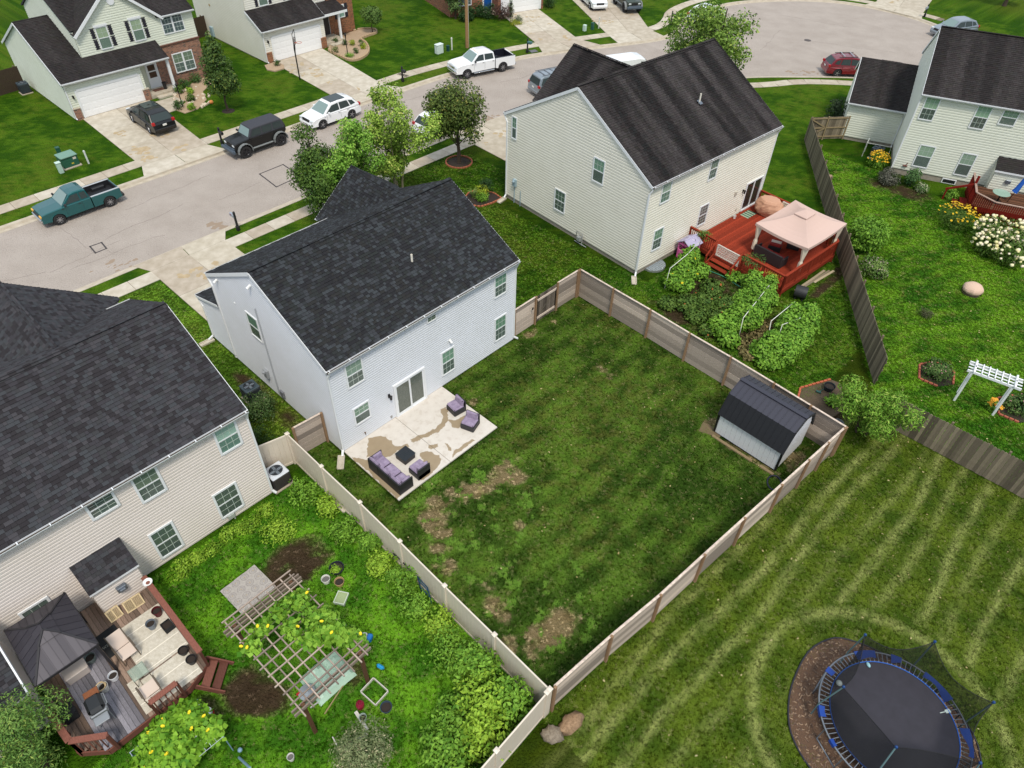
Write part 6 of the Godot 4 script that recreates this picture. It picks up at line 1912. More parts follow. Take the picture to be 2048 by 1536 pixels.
	tree("evergreen_tree","bushy evergreen tree beside the weathered deck and its gazebo",g(40,1490,1.8) * V(1,0,1),3.4,0.12,b,12000,0.12,[Color(0.065,0.160,0.030),Color(0.200,0.330,0.070),Color(0.30,0.38,0.08)],152,{"aspect":0.3,"clump":1.8,"gap":-0.2,"shell":0.3})

func ring_bed(called: String,label: String,p: Vector3,r: float,bricks: bool,c := rgb(158,92,66)) -> void:
	var o := thing(called,label,"garden bed",p)
	part(o,"mulch",mb().lathe([[0.0,0.06],[r * 0.7,0.05],[r,0.005]],Vector3.ZERO,24),mat("mulch",rgb(66,52,44),0.95,{"tex": grain("mulchtex",256,0.06,0.2,0.4,Color(0.5,0.5,0.5),Color(1,1,1),12,0.5),"scale":1.3}))
	if bricks:
		var n := int(TAU * r / 0.2)
		for k in n:
			var a := TAU * k / n
			part(o,"edging_brick",mb().bbox(V(0,0.05,0),V(0.19,0.12,0.1),0.012),mat("edge_brick%d" % c.to_rgba32(),c,0.9),V(cos(a) * r,0,sin(a) * r),V(rng.randf_range(-0.1,0.1),-a + PI / 2,rng.randf_range(-0.08,0.08)))

# ------------------------------------------------------------------ back yard of the grey house
func zpix(ox: float,oy: float,s: float,pts: Array) -> PackedVector2Array:
	var o := PackedVector2Array()
	for e in pts: o.append(g2(ox + e[0] / s,oy + e[1] / s))
	return o

func patio_textures() -> Array:
	var wet := [
		zpix(500,640,3.657,[[870,870],[960,855],[1040,890],[1060,935],[1160,912],[1168,932],[1080,962],[1040,1000],[960,1015],[850,1005],[862,930]]),
		zpix(500,640,3.657,[[1175,880],[1260,842],[1350,806],[1400,750],[1408,700],[1385,660],[1440,645],[1455,745],[1380,825],[1280,864],[1190,908]]),
		zpix(500,640,3.657,[[1240,985],[1300,962],[1388,1000],[1395,1052],[1340,1120],[1250,1180],[1230,1090],[1260,1030]]),
		zpix(500,640,3.657,[[740,1010],[870,1030],[900,1100],[1000,1180],[1110,1290],[1075,1318],[880,1130]]),
		zpix(500,640,3.657,[[1490,965],[1620,880],[1650,885],[1560,950],[1480,1010]]),
		zpix(500,640,3.657,[[1300,925],[1370,905],[1380,935],[1320,950]]),
		zpix(500,640,3.657,[[1425,905],[1445,905],[1475,960],[1455,965]]),
		zpix(500,640,3.657,[[1450,740],[1500,735],[1590,700],[1560,760],[1520,800],[1480,790]])]
	var w := 640; var h := 416
	var n1 := FastNoiseLite.new(); n1.seed = 6; n1.frequency = 2.2; n1.fractal_octaves = 4
	var n2 := FastNoiseLite.new(); n2.seed = 16; n2.frequency = 14.0; n2.fractal_octaves = 2
	var d := PackedByteArray(); d.resize(w * h * 3)
	var rr := PackedByteArray(); rr.resize(w * h)
	var boxes := []
	for q in wet:
		var r := Rect2(q[0],Vector2.ZERO)
		for e in q: r = r.expand(e)
		boxes.append(r.grow(0.15))
	var i := 0
	for y in h:
		for x in w:
			var px := x * 5.95 / w; var pz := y * 3.88 / h
			var a := n1.get_noise_2d(px,pz); var b := n2.get_noise_2d(px,pz)
			var q := Vector2(px + a * 0.09 + b * 0.015,pz + n1.get_noise_2d(px + 30,pz) * 0.09 + b * 0.012)
			var on := false
			for k in wet.size():
				if boxes[k].has_point(q) and Geometry2D.is_point_in_polygon(q,wet[k]):
					on = true; break
			var t := 0.5 + a * 0.25 + b * 0.15
			var c := Color(0.78,0.745,0.70).lerp(Color(0.87,0.845,0.81),t)
			if a < -0.3: c = c.lerp(Color(0.70,0.64,0.57),0.16)
			if on: c = Color(0.575,0.505,0.405).lerp(Color(0.66,0.59,0.485),t)
			d[i * 3] = int(c.r * 255); d[i * 3 + 1] = int(c.g * 255); d[i * 3 + 2] = int(c.b * 255)
			rr[i] = 95 if on else 215
			i += 1
	return [ImageTexture.create_from_image(Image.create_from_data(w,h,false,Image.FORMAT_RGB8,d)),ImageTexture.create_from_image(Image.create_from_data(w,h,false,Image.FORMAT_L8,rr))]

func build_main_yard() -> void:
	var tx := patio_textures()
	var pm := StandardMaterial3D.new()
	pm.resource_name = "patio_concrete"
	pm.albedo_texture = tx[0]; pm.roughness_texture = tx[1]; pm.roughness = 1.0; pm.texture_repeat = false
	var st := setting("patio",mb().box(V(2.97,0.0,1.94),V(5.86,0.1,3.8)),mat("joint"))
	for i in 2:
		for j in 2:
			var x0 := 0.02 + i * 2.96; var x1 := x0 + 2.94; var z0 := 0.03 + j * 1.92; var z1 := z0 + 1.905
			if j == 1: z0 -= 0.008
			var m := mb()
			m.slab(P2([[x0,z0],[x1,z0],[x1,z1],[x0,z1]]),-0.05,0.06)
			for k in m.v.size(): m.u[k] = Vector2(clampf(m.v[k].x / 5.95,0.001,0.999),clampf(m.v[k].z / 3.88,0.001,0.999))
			part(st,"slab",m,pm)
	# woven lounge furniture
	var wick := mat("wicker",rgb(38,37,44),0.55,{"tex": grain("weave",256,0.2,0.35,0.5,Color(0.45,0.45,0.5),Color(1,1,1),14,0.3),"scale":2.5,"spec":0.6})
	var cush := mat("cushion",rgb(172,158,182),0.9,{"tex": grain("cush",256,0.015,0.05,0.7,Color(0.72,0.69,0.73),Color(1,1,1),15,0.08),"scale":0.9})
	var sofa := thing("outdoor_sofa","black wicker three-seat sofa with purple cushions on the patio","sofa",V(0.58,0.06,2.66))
	for k in 3:
		part(sofa,"seat_base",mb().bbox(V(0,0.16,(k - 1) * 0.71),V(0.74,0.3,0.7),0.02),wick)
		part(sofa,"seat_cushion",mb().bbox(V(0.04,0.37,(k - 1) * 0.71),V(0.6,0.12,0.66),0.045),cush)
		part(sofa,"backrest",mb().bbox(V(-0.34,0.34,(k - 1) * 0.71),V(0.07,0.64,0.7),0.015),wick)
		part(sofa,"back_cushion",mb().at(V(-0.23,0.56,(k - 1) * 0.71),0,0,0.16).bbox(V(0,0,0),V(0.13,0.34,0.64),0.05),cush)
	for k in [-1.0,1.0]:
		part(sofa,"armrest",mb().bbox(V(0,0.34,k * 1.04),V(0.74,0.64,0.06),0.015),wick)
		part(sofa,"arm_cushion",mb().at(V(0.06,0.56,k * 0.94),0,k * 0.14).bbox(V(0,0,0),V(0.5,0.34,0.12),0.05),cush)
	lounge_chair("black wicker armless chair with purple cushions beside the wicker sofa",V(1.62,0.06,3.35),PI / 2,wick,cush)
	lounge_chair("black wicker chair with purple cushions at the far edge of the patio",V(5.32,0.06,1.72),0.12,wick,cush)
	lounge_chair("black wicker chair turned askew near the outer patio corner",V(5.08,0.06,2.92),-0.32,wick,cush)
	var tb := thing("coffee_table","square black wicker coffee table with dark glass top on the patio","table",V(1.72,0.06,2.28),0.06)
	part(tb,"base",mb().bbox(V(0,0.15,0),V(0.62,0.29,0.62),0.02),wick)
	part(tb,"glass_top",mb().bbox(V(0,0.305,0),V(0.66,0.02,0.66),0.008),mat("dark_glass",rgb(42,48,54),0.12))
	for k in 7: part(tb,"weave_strip",mb().box(V(-0.27 + k * 0.09,0.318,0),V(0.012,0.004,0.6)),wick)
	# metal shed with a two-pitch roof
	build_shed()
	# air conditioner beside the grey house
	ac_unit("dark air conditioner half hidden by weeds beside the grey house",V(-1.0,0,-5.8),0.7,mat("ac_dark",rgb(52,60,66),0.6),mat("ac_ring",rgb(62,76,84),0.5))
	ac_unit("air conditioner with pale square top behind the beige house corner",V(-2.95,0,-0.52),0.78,mat("ac_slats",rgb(66,60,58),0.6),mat("ac_pale",rgb(206,210,216),0.5),true)
	shrub("weed_bush","leafy weeds around the air conditioner beside the grey house","weeds",V(-1.35,0,-4.6),V(0.8,0.6,1.1),3000,0.09,[Color(0.03,0.075,0.02),Color(0.10,0.17,0.05),Color(0.2,0.25,0.12)],301)
	shrub("weed_bush","dark weeds in the gap between the beige house and the vinyl fence","weeds",V(-2.5,0,-3.2),V(0.9,0.5,1.3),2600,0.09,[Color(0.02,0.055,0.014),Color(0.07,0.13,0.03)],302)
	# black hoop lying by the shed
	var pts := []
	for i in 25: pts.append(V(cos(TAU * i / 24) * 0.42,0.05,sin(TAU * i / 24) * 0.3))
	var hp := part(self,"garden_hoop",mb().tube(pts,0.035,6,false),mat("blue_black",rgb(36,38,58),0.5),V(12.15,0,14.75),V(0,0.4,0))
	tag(hp,"dark oval hoop lying on the grass beside the shed","hoop")
	# two boulders outside the fence corner
	boulder("grey boulder beside the vinyl fence corner",g(1104,1472),V(0.28,0.22,0.34),1,rgb(172,160,142))
	boulder("tall tan boulder standing against the board fence corner",g(1140,1450),V(0.27,0.28,0.5),2,rgb(190,158,124))

func boulder(label: String,p: Vector3,r: Vector3,sd: int,c: Color) -> void:
	var f := FastNoiseLite.new(); f.seed = sd; f.frequency = 1.6
	var m := mb()
	m.ball(V(0,r.y * 0.6,0),r,16,10)
	for i in m.v.size():
		var d := m.v[i] - V(0,r.y * 0.6,0)
		var k := d.normalized()
		m.v[i] = V(0,r.y * 0.6,0) + d * (1.0 + f.get_noise_3d(k.x,k.y,k.z) * 0.5)
	tag(part(self,numbered("boulder"),m,mat("stone%d" % sd,c,0.9,{"tex": grain("stonetex",256,0.02,0.08,0.5,Color(0.55,0.52,0.5),Color(1,1,1),9,0.2),"scale":1.6}),p,V(0,sd * 0.7,0)),label,"boulder")

func lounge_chair(label: String,p: Vector3,yaw: float,wick: Material,cush: Material) -> void:
	# its back stands at +x, so it faces -x
	var c := thing("lounge_chair",label,"chair",p,-yaw + (PI if false else 0.0))
	part(c,"base",mb().bbox(V(0,0.16,0),V(0.68,0.3,0.68),0.02),wick)
	part(c,"seat_cushion",mb().bbox(V(-0.04,0.37,0),V(0.58,0.12,0.64),0.045),cush)
	part(c,"backrest",mb().bbox(V(0.31,0.34,0),V(0.06,0.64,0.68),0.015),wick)
	part(c,"back_cushion",mb().at(V(0.2,0.56,0),0,0,-0.16).bbox(V(0,0,0),V(0.13,0.34,0.62),0.05),cush)

func ac_unit(label: String,p: Vector3,s: float,side: Material,top: Material,pad := true) -> void:
	var a := thing("air_conditioner",label,"air conditioner",p)
	if pad: part(a,"pad",mb().bbox(V(0,0.03,0),V(s + 0.12,0.07,s + 0.12),0.01),mat("slab3"))
	part(a,"casing",mb().bbox(V(0,0.42,0),V(s,0.72,s),0.05),side)
	for k in 8: part(a,"louvre",mb().box(V(0,0.13 + k * 0.08,0),V(s + 0.012,0.012,s + 0.012)),mat("ac_line",rgb(34,34,36),0.6))
	part(a,"top_plate",mb().bbox(V(0,0.8,0),V(s + 0.02,0.05,s + 0.02),0.04).lathe([[s * 0.42,0.82],[s * 0.42,0.86],[s * 0.38,0.86],[s * 0.38,0.82]],Vector3.ZERO,24),top)
	part(a,"fan_well",mb().lathe([[0.0,0.828],[s * 0.38,0.829]],Vector3.ZERO,24),mat("ac_well",rgb(40,46,54),0.7))
	for k in 4: part(a,"fan_blade",mb().at(V(0,0.835,0),k * PI / 2).box(V(s * 0.18,0,0),V(s * 0.32,0.008,s * 0.15)),mat("ac_blade",rgb(120,130,140),0.5))
	for k in 4: part(a,"guard_ring",mb().lathe([[s * (0.08 + k * 0.09),0.868],[s * (0.08 + k * 0.09) + 0.006,0.872],[s * (0.08 + k * 0.09) + 0.012,0.868]],Vector3.ZERO,20),mat("ac_line"))

func build_shed() -> void:
	var s := thing("garden_shed","small metal shed with black roof and pale grey ribbed walls","shed",V(12.9,0,11.25),-0.035)
	# local x to the right fence, z along the shed
	var l := 3.15
	var prof := [[-0.1,1.25],[0.42,2.22],[1.2,2.62],[2.05,2.3],[2.42,1.35]]
	var black := mat("shed_black",rgb(22,22,25),0.45,{"metal":0.1})
	var grey := mat("shed_roof",rgb(62,62,72),0.45,{"metal":0.3})
	var pale := mat("shed_wall",rgb(222,224,228),0.4,{"metal":0.1})
	var ends := P2([[0,0.08],[2.3,0.08],[2.3,1.4],[2.0,2.26],[1.2,2.56],[0.46,2.18],[0,1.3]])
	for z in [0.0,l]:
		part(s,"end_wall",mb().plate(ends,z - 0.015,z + 0.015),pale)
	for i in 12:
		var x := 0.1 + i * 0.19
		var yt := span_top(ends,x)
		part(s,"wall_rib",mb().box(V(x,(0.1 + yt) / 2,l + 0.022),V(0.03,yt - 0.12,0.016)),pale)
	part(s,"end_trim",mb().beam(V(-0.02,0.1,l + 0.03),V(-0.02,1.3,l + 0.03),0.1,0.05).beam(V(-0.02,0.1,-0.03),V(-0.02,1.3,-0.03),0.1,0.05),black)
	for k in 13:
		part(s,"wall_panel",mb().bbox(V(0,0.66,(k + 0.5) * l / 13),V(0.03,1.16,l / 13 - 0.006),0.006),pale)
	part(s,"rear_wall",mb().box(V(2.3,0.72,l / 2),V(0.03,1.3,l)),pale)
	for q in 4:
		var a := V(prof[q][0],prof[q][1],0); var b := V(prof[q + 1][0],prof[q + 1][1],0)
		var m: Material = black if q == 0 or q == 3 else grey
		for k in 12:
			var z := -0.08 + (k + 0.5) * (l + 0.16) / 12
			var w := (l + 0.16) / 12
			var pn := mb()
			pn.beam(a + V(0,0,z),b + V(0,0,z),w - 0.004,0.025)
			pn.beam(a + V(0,0.025,z - w / 2),b + V(0,0.025,z - w / 2),0.028,0.03)
			part(s,"roof_panel",pn,m)
	part(s,"ridge_cap",mb().bbox(V(1.2,2.66,l / 2),V(0.22,0.05,l + 0.2),0.02),grey)
	for q in 4:
		part(s,"verge_trim",mb().beam(V(prof[q][0],prof[q][1],l + 0.08),V(prof[q + 1][0],prof[q + 1][1],l + 0.08),0.05,0.08),black)
	# sleepers round its foot
	for e in [[V(-0.28,0.04,1.1),V(0.14,0.09,2.1)],[V(-0.25,0.04,2.9),V(0.14,0.09,0.7)]]:
		part(s,"sleeper",mb().bbox(e[0],e[1],0.01),wood("sleeper",rgb(168,146,112),V(6,6,0.5),0))
	part(s,"pad",mb().slab(P2([[-0.5,-0.55],[0.15,-0.75],[0.3,0.3],[-0.15,0.35]]),-0.02,0.03),wood("sleeper",rgb(168,146,112),V(6,6,0.5),1))
	part(s,"floor",mb().box(V(1.15,0.05,l / 2),V(2.28,0.1,l - 0.04)),mat("under",rgb(22,22,23),0.9))

func span_top(poly: PackedVector2Array,x: float) -> float:
	var hi := 0.0
	for i in poly.size():
		var a := poly[i]; var b := poly[(i + 1) % poly.size()]
		if minf(a.x,b.x) <= x and maxf(a.x,b.x) >= x and absf(a.x - b.x) > 1e-5:
			hi = maxf(hi,a.y + (b.y - a.y) * (x - a.x) / (b.x - a.x))
	return hi

# ------------------------------------------------------------------ yard of the cream house
func build_cream_yard() -> void:
	var T := Transform3D(Basis(Vector3.UP,-0.085),V(20.47,0,1.05))
	var red := func(k: int,sc: Vector3) -> StandardMaterial3D: return wood("redwood",rgb(178,72,48),sc,[0,3,0,3,2][k],0.8)
	var deck := thing("red_deck","red stained wooden deck with railings behind the cream house","deck",T.origin,-0.085)
	var H := 0.5
	var nb := 48
	for k in nb:
		var z := 0.1 + k * 6.7 / nb
		var x1 := 12.0 if z < 5.0 else 12.0 - (z - 5.0) * 0.89
		part(deck,"deck_board",mb().box(V((4.7 + x1) / 2,H - 0.015,z + 0.07),V(x1 - 4.7,0.03,0.133)),red.call(k * 3 % 5,V(0.4,3,3)))
	part(deck,"rim_joist",mb().beam(V(4.7,H - 0.14,0.1),V(4.7,H - 0.14,6.8),0.05,0.24).beam(V(4.7,H - 0.14,6.8),V(10.4,H - 0.14,6.8),0.05,0.24).beam(V(10.4,H - 0.14,6.8),V(12,H - 0.14,5),0.05,0.24).beam(V(12,H - 0.14,5),V(12,H - 0.14,0.1),0.05,0.24),red.call(1,V(0.5,6,0.5)))
	for q in [[4.75,0.2],[4.75,3.3],[4.75,6.75],[7.6,6.75],[10.35,6.75],[11.95,4.9],[11.95,0.3]]:
		part(deck,"support_post",mb().box(V(q[0],0.1,q[1]),V(0.12,0.6,0.12)),red.call(2,V(5,0.5,5)))
	# railings: posts, rails, balusters
	for run in [[V(4.72,0,0.05),V(4.72,0,1.95)],[V(4.72,0,3.95),V(4.72,0,6.75)],[V(4.72,0,6.75),V(10.35,0,6.75)],[V(10.35,0,6.75),V(11.97,0,4.9)],[V(11.97,0,4.9),V(11.97,0,0.2)]]:
		var a: Vector3 = run[0]; var b: Vector3 = run[1]
		var d := (b - a).normalized(); var l := a.distance_to(b)
		part(deck,"hand_rail",mb().beam(a + V(0,H + 0.98,0),b + V(0,H + 0.98,0),0.14,0.035),red.call(2,V(0.5,6,0.5)))
		part(deck,"lower_rail",mb().beam(a + V(0,H + 0.12,0),b + V(0,H + 0.12,0),0.04,0.08).beam(a + V(0,H + 0.9,0),b + V(0,H + 0.9,0),0.04,0.08),red.call(0,V(0.5,6,0.5)))
		for k in int(l / 1.6) + 2:
			var p := a + d * minf(l,k * l / (int(l / 1.6) + 1))
			part(deck,"rail_post",mb().bbox(p + V(0,H + 0.42,0),V(0.1,1.1,0.1),0.01),red.call(1,V(5,0.5,5)))
		for k in int(l / 0.14):
			part(deck,"baluster",mb().beam(a + d * (0.07 + k * 0.14) + V(0,H + 0.12,0),a + d * (0.07 + k * 0.14) + V(0,H + 0.9,0),0.035,0.035),red.call(k % 3,V(5,0.5,5)))
	# steps with side boards and a white lattice gate
	for k in 2: part(deck,"step",mb().bbox(V(4.45 - k * 0.3,H - 0.17 - k * 0.17,2.95),V(0.32,0.045,1.7),0.008),red.call(k,V(6,6,0.5)))
	for z in [2.05,3.85]:
		part(deck,"stringer",mb().beam(V(4.7,H - 0.05,z),V(3.8,-0.02,z),0.05,0.26),red.call(0,V(0.5,6,0.5)))
		part(deck,"stair_rail",mb().beam(V(4.7,H + 0.95,z),V(3.85,0.75,z),0.09,0.05).beam(V(3.9,0,z),V(3.9,0.8,z),0.09,0.09),red.call(2,V(0.5,6,0.5)))
	var lg := thing("lattice_gate","white lattice gate at the top of the red deck steps","gate",T * V(4.72,H,2.95),-0.085)
	lattice(lg,1.55,0.75,PI / 2)
	var lp := thing("lattice_screen","white lattice screen behind the covered grill on the red deck","lattice",T * V(11.85,H,2.6),-0.085)
	lattice(lp,1.3,0.95,PI / 2)
	# covered grill
	var cg := thing("covered_grill","grill under a crumpled tan cover at the deck corner","grill",T * V(11.3,H,1.35),0.1)
	var cm := mb()
	cm.ball(V(0,0.55,0),V(0.62,0.72,0.85),26,16)
	var cf := FastNoiseLite.new(); cf.seed = 3; cf.frequency = 1.4; cf.fractal_type = FastNoiseLite.FRACTAL_RIDGED; cf.fractal_octaves = 3
	for i in cm.v.size():
		var q := cm.v[i]
		q.y = clampf(q.y,0.0,1.08)
		var k := 1.0 + cf.get_noise_3d(q.x,q.y * 0.6,q.z) * 0.2
		cm.v[i] = V(q.x * k * (1.0 if q.y > 0.05 else 1.06),q.y,q.z * k)
	cm = faceted(cm)
	part(cg,"cover",cm,mat("tarp",rgb(198,152,124),0.75))
	# gazebo
	var gz := thing("canopy_gazebo","tan fabric canopy gazebo with tied curtains on the red deck","gazebo",T * V(8.5,H,5.0),-0.085)
	var tan := mat("canopy",rgb(204,176,164),0.85,{"both": true})
	var pole := mat("black_metal")
	var c := [V(-2.1,2.1,-1.75),V(2.1,2.1,-1.75),V(2.1,2.1,1.75),V(-2.1,2.1,1.75)]
	for k in 4:
		var a: Vector3 = c[k]; var b: Vector3 = c[(k + 1) % 4]
		var ta := V(a.x * 0.17,2.75,a.z * 0.17); var tb := V(b.x * 0.17,2.75,b.z * 0.17)
		var m := mb()
		for i in 6:
			for j in 8:
				var f := func(u: float,w: float) -> Vector3:
					var lo := a.lerp(b,u); var hi := ta.lerp(tb,u)
					var q := lo.lerp(hi,w)
					q.y -= 0.16 * sin(w * PI) * (0.6 + 0.6 * sin(u * PI)) - 0.0
					q.y += -0.10 * sin(u * PI) * (1.0 - w)
					return q
				var u0 := j / 8.0; var u1 := (j + 1) / 8.0; var w0 := i / 6.0; var w1 := (i + 1) / 6.0
				m.quad(f.call(u1,w0),f.call(u0,w0),f.call(u0,w1),f.call(u1,w1))
		part(gz,"canopy_panel",m,tan)
		var va := mb()
		for j in 8:
			var p := a.lerp(b,j / 8.0) - V(0,0.1 * sin(j / 8.0 * PI),0); var q := a.lerp(b,(j + 1) / 8.0) - V(0,0.1 * sin((j + 1) / 8.0 * PI),0)
			va.quad(p - V(0,0.16,0),q - V(0,0.16,0),q,p)
		part(gz,"valance",va,tan)
		# upper vent tier
		var t2 := mb()
		t2.tri(V(a.x * 0.24,2.76,a.z * 0.24),V(0,3.02,0),V(b.x * 0.24,2.76,b.z * 0.24))
		t2.quad(V(a.x * 0.24,2.7,a.z * 0.24),V(b.x * 0.24,2.7,b.z * 0.24),V(b.x * 0.24,2.76,b.z * 0.24),V(a.x * 0.24,2.76,a.z * 0.24))
		part(gz,"vent_tier",t2,tan)
		var pp := V(a.x * 0.9,0,a.z * 0.88)
		part(gz,"pole",mb().tube([pp,pp + V(0,2.1,0)],0.035,6).tube([pp * V(0.86,1,1),pp * V(0.86,1,1) + V(0,2.05,0)],0.02,6),pole)
		part(gz,"roof_rib",mb().tube([a - V(0,0.06,0),a.lerp(ta,0.5) - V(0,0.24,0),ta - V(0,0.1,0),V(0,2.85,0)],0.018,5),pole)
		var cu := mb()
		for i in 10:
			var w := TAU * i / 10.0
			var e := Vector2(cos(w),sin(w)) * (0.15 + 0.04 * (i % 2)); var e2 := Vector2(cos(TAU * (i + 1) / 10.0),sin(TAU * (i + 1) / 10.0)) * (0.15 + 0.04 * ((i + 1) % 2))
			for sgm in 4:
				var y0: float = [0.35,0.9,1.05,1.7][sgm]; var y1: float = [0.9,1.05,1.7,2.05][sgm]
				var r0: float = [0.75,0.7,0.45,1.0][sgm]; var r1: float = [0.7,0.45,1.0,1.15][sgm]
				cu.quad(pp + V(e.x * r0,y0,e.y * r0),pp + V(e2.x * r0,y0,e2.y * r0),pp + V(e2.x * r1,y1,e2.y * r1),pp + V(e.x * r1,y1,e.y * r1))
		part(gz,"curtain",cu,mat("curtain_cream",rgb(226,214,192),0.9))
	# wicker sofa and red seats below it
	var wk := mat("brown_wicker",rgb(62,54,54),0.7,{"tex": texs["weave"],"scale":2.5})
	var so := thing("wicker_sofa","dark brown wicker sofa under the canopy gazebo","sofa",T * V(6.75,H,4.55),-0.085)
	part(so,"seat_base",mb().bbox(V(0.1,0.2,0),V(0.7,0.36,1.8),0.03),wk)
	part(so,"backrest",mb().bbox(V(-0.28,0.42,0),V(0.1,0.8,1.9),0.03),wk)
	for z in [-0.92,0.92]: part(so,"armrest",mb().bbox(V(0.08,0.32,z),V(0.7,0.6,0.1),0.03),wk)
	for z in [-0.45,0.45]: part(so,"cushion",mb().bbox(V(0.12,0.43,z),V(0.6,0.12,0.85),0.04),mat("red_cushion",rgb(150,34,30),0.85))
	var chairs := [[8.15,4.05,"red cushioned low table under the canopy gazebo"],[9.2,4.7,"red cushioned seat beyond the wicker sofa under the canopy"]]
	for q in chairs:
		var ch := thing("red_ottoman",q[2],"seat",T * V(q[0],H,q[1]),0.3)
		part(ch,"base",mb().bbox(V(0,0.17,0),V(0.75,0.32,0.75),0.03),wk)
		part(ch,"cushion",mb().bbox(V(0,0.38,0),V(0.72,0.14,0.72),0.05),mat("red_cushion"))
		if q[0] < 8.5: part(ch,"cloth",mb().bbox(V(0.05,0.46,0),V(0.3,0.02,0.6),0.008),mat("cloth_white",rgb(220,214,204),0.9))
	# door mat with stripes and small things on the boards
	var dm := thing("striped_mat","green striped door mat on the red deck","mat",T * V(10.3,H,0.62),-0.085)
	for k in 8: part(dm,"stripe",mb().box(V(-0.42 + k * 0.12,0.008,0),V(0.12,0.014,0.6)),mat("mat_a",rgb(46,92,78),0.95) if k % 2 else mat("mat_b",rgb(160,176,150),0.95))
	pot("small white pot on the red deck beside the door mat",T * V(9.15,H,0.32),0.1,0.2,rgb(226,226,222))
	# flower box plants on the rail
	shrub("rail_planter","green trailing planter on the deck rail near the playhouse","plant",T * V(4.75,H + 0.6,1.1),V(0.55,0.28,0.5),700,0.09,[Color(0.06,0.14,0.02),Color(0.18,0.27,0.05)],311)
	shrub("rail_planter","green trailing planter on the deck rail before the wicker sofa","plant",T * V(4.9,H + 0.55,4.5),V(0.7,0.3,0.7),800,0.1,[Color(0.04,0.10,0.02),Color(0.12,0.2,0.05)],312)
	shrub("rail_planter","yellow and green planter on the deck rail corner","plant",T * V(4.75,H + 0.5,6.0),V(0.4,0.2,0.5),500,0.09,[Color(0.30,0.26,0.03),Color(0.5,0.42,0.05)],313)
	# pink play house
	var ph := thing("playhouse","small pink plastic playhouse with lavender roof beside the cream house","playhouse",T * V(3.85,0,0.75),-0.1)
	var pink := mat("pink",rgb(222,108,172),0.5)
	for s in [[V(0,0.3,0.42),V(0.98,0.6,0.06)],[V(0,0.3,-0.42),V(0.98,0.6,0.06)],[V(-0.46,0.3,0),V(0.06,0.6,0.8)],[V(0.46,0.3,0),V(0.06,0.6,0.8)]]: part(ph,"lower_wall",mb().bbox(s[0],s[1],0.02),pink)
	for x in [-0.44,-0.02,0.44]:
		for z in [-0.42,0.42]: part(ph,"pillar",mb().bbox(V(x,0.78,z),V(0.1,0.42,0.08),0.02),pink)
	for z in [-0.42,0.42]: part(ph,"wall_band",mb().bbox(V(0,1.02,z),V(1.0,0.12,0.07),0.02),pink)
	for x in [-0.46,0.46]: part(ph,"wall_band",mb().bbox(V(x,1.02,0),V(0.07,0.12,0.8),0.02),pink)
	var lav := mat("lavender",rgb(176,170,196),0.5)
	for s in [-1.0,1.0]: part(ph,"roof_half",mb().at(V(0,1.22,s * 0.27),0,s * 0.55).bbox(V(0,0,0),V(1.2,0.06,0.66),0.02),lav)
	part(ph,"dormer",mb().at(V(0.1,1.26,0),PI / 4).bbox(V(0,0,0),V(0.5,0.2,0.5),0.08),lav)
	part(ph,"ridge",mb().bbox(V(0,1.4,0),V(1.2,0.08,0.12),0.03),lav)
	# vegetable garden
	vine("bushy vine with yellow blossoms climbing the white pipe trellis by the cream house",[[20.9,3.3,0.5,0.8],[21.7,3.2,0.55,1.1],[22.6,3.0,0.6,1.3],[23.3,2.9,0.5,1.2],[22.2,3.5,0.6,0.8],[21.2,3.9,0.6,0.6],[23.0,3.8,0.6,0.7]],7000,401,Color(0.62,0.5,0.02))
	vine("dark leafy tomato plants in the middle of the vegetable garden",[[19.3,4.2,0.6,0.45],[20.0,5.0,0.8,0.5],[19.5,5.9,0.7,0.45],[21.0,5.5,0.8,0.5],[22.3,5.1,0.7,0.5],[21.6,6.6,0.8,0.5],[20.4,6.6,0.7,0.4],[18.9,7.0,0.5,0.4]],7000,402,Color(0.35,0.1,0.03),DARK)
	vine("bean vines heaped over a pipe frame near the red deck",[[23.9,6.7,0.6,1.1],[23.2,7.4,0.7,1.0],[22.3,7.2,0.7,0.8],[21.3,7.6,0.7,0.7],[20.3,7.7,0.8,0.7],[19.4,7.6,0.8,0.8],[18.9,8.3,0.6,0.6],[22.8,8.2,0.6,1.2],[21.8,8.3,0.6,1.2],[20.8,8.4,0.6,1.1],[24.2,7.6,0.5,1.1]],13500,403,Color(0.2,0.3,0.05))
	vine("dense bean hedge nearest the old picket fence",[[18.9,10.6,0.7,0.6],[19.6,10.9,0.8,0.9],[20.5,10.9,0.8,1.0],[21.4,10.9,0.8,1.0],[22.4,10.7,0.8,1.1],[23.3,10.5,0.6,1.1],[20.0,10.2,0.6,1.0],[21.5,10.2,0.7,1.2],[22.5,9.9,0.6,1.2],[19.2,10.0,0.6,0.8]],13500,404,Color(0.25,0.35,0.08))
	vine("low straw coloured plants between the bean rows",[[19.6,9.2,0.8,0.25],[20.6,9.2,0.6,0.25],[18.8,9.6,0.5,0.3],[21.6,9.1,0.6,0.25]],1600,405,Color(0.3,0.2,0.08),[Color(0.10,0.10,0.03),Color(0.26,0.20,0.09)])
	vine("fern-like plant at the foot of the red deck steps",[[24.3,5.4,0.5,0.35],[24.5,6.0,0.4,0.3]],1200,406,Color(0.2,0.3,0.05),MIDG)
	pipe_frame("white pipe trellis at the playhouse end of the garden",[[V(20.6,0,3.05),V(20.45,1.55,3.2),V(22.2,1.62,3.15),V(23.9,1.7,2.95),V(23.95,0,2.9)]])
	pipe_frame("white pipe frame over the bean vines near the deck",[[V(20.0,0.0,8.35),V(19.8,1.3,8.35),V(23.3,1.35,7.9),V(23.3,0,7.9)],[V(21.6,0,8.6),V(21.7,1.3,8.1)]])
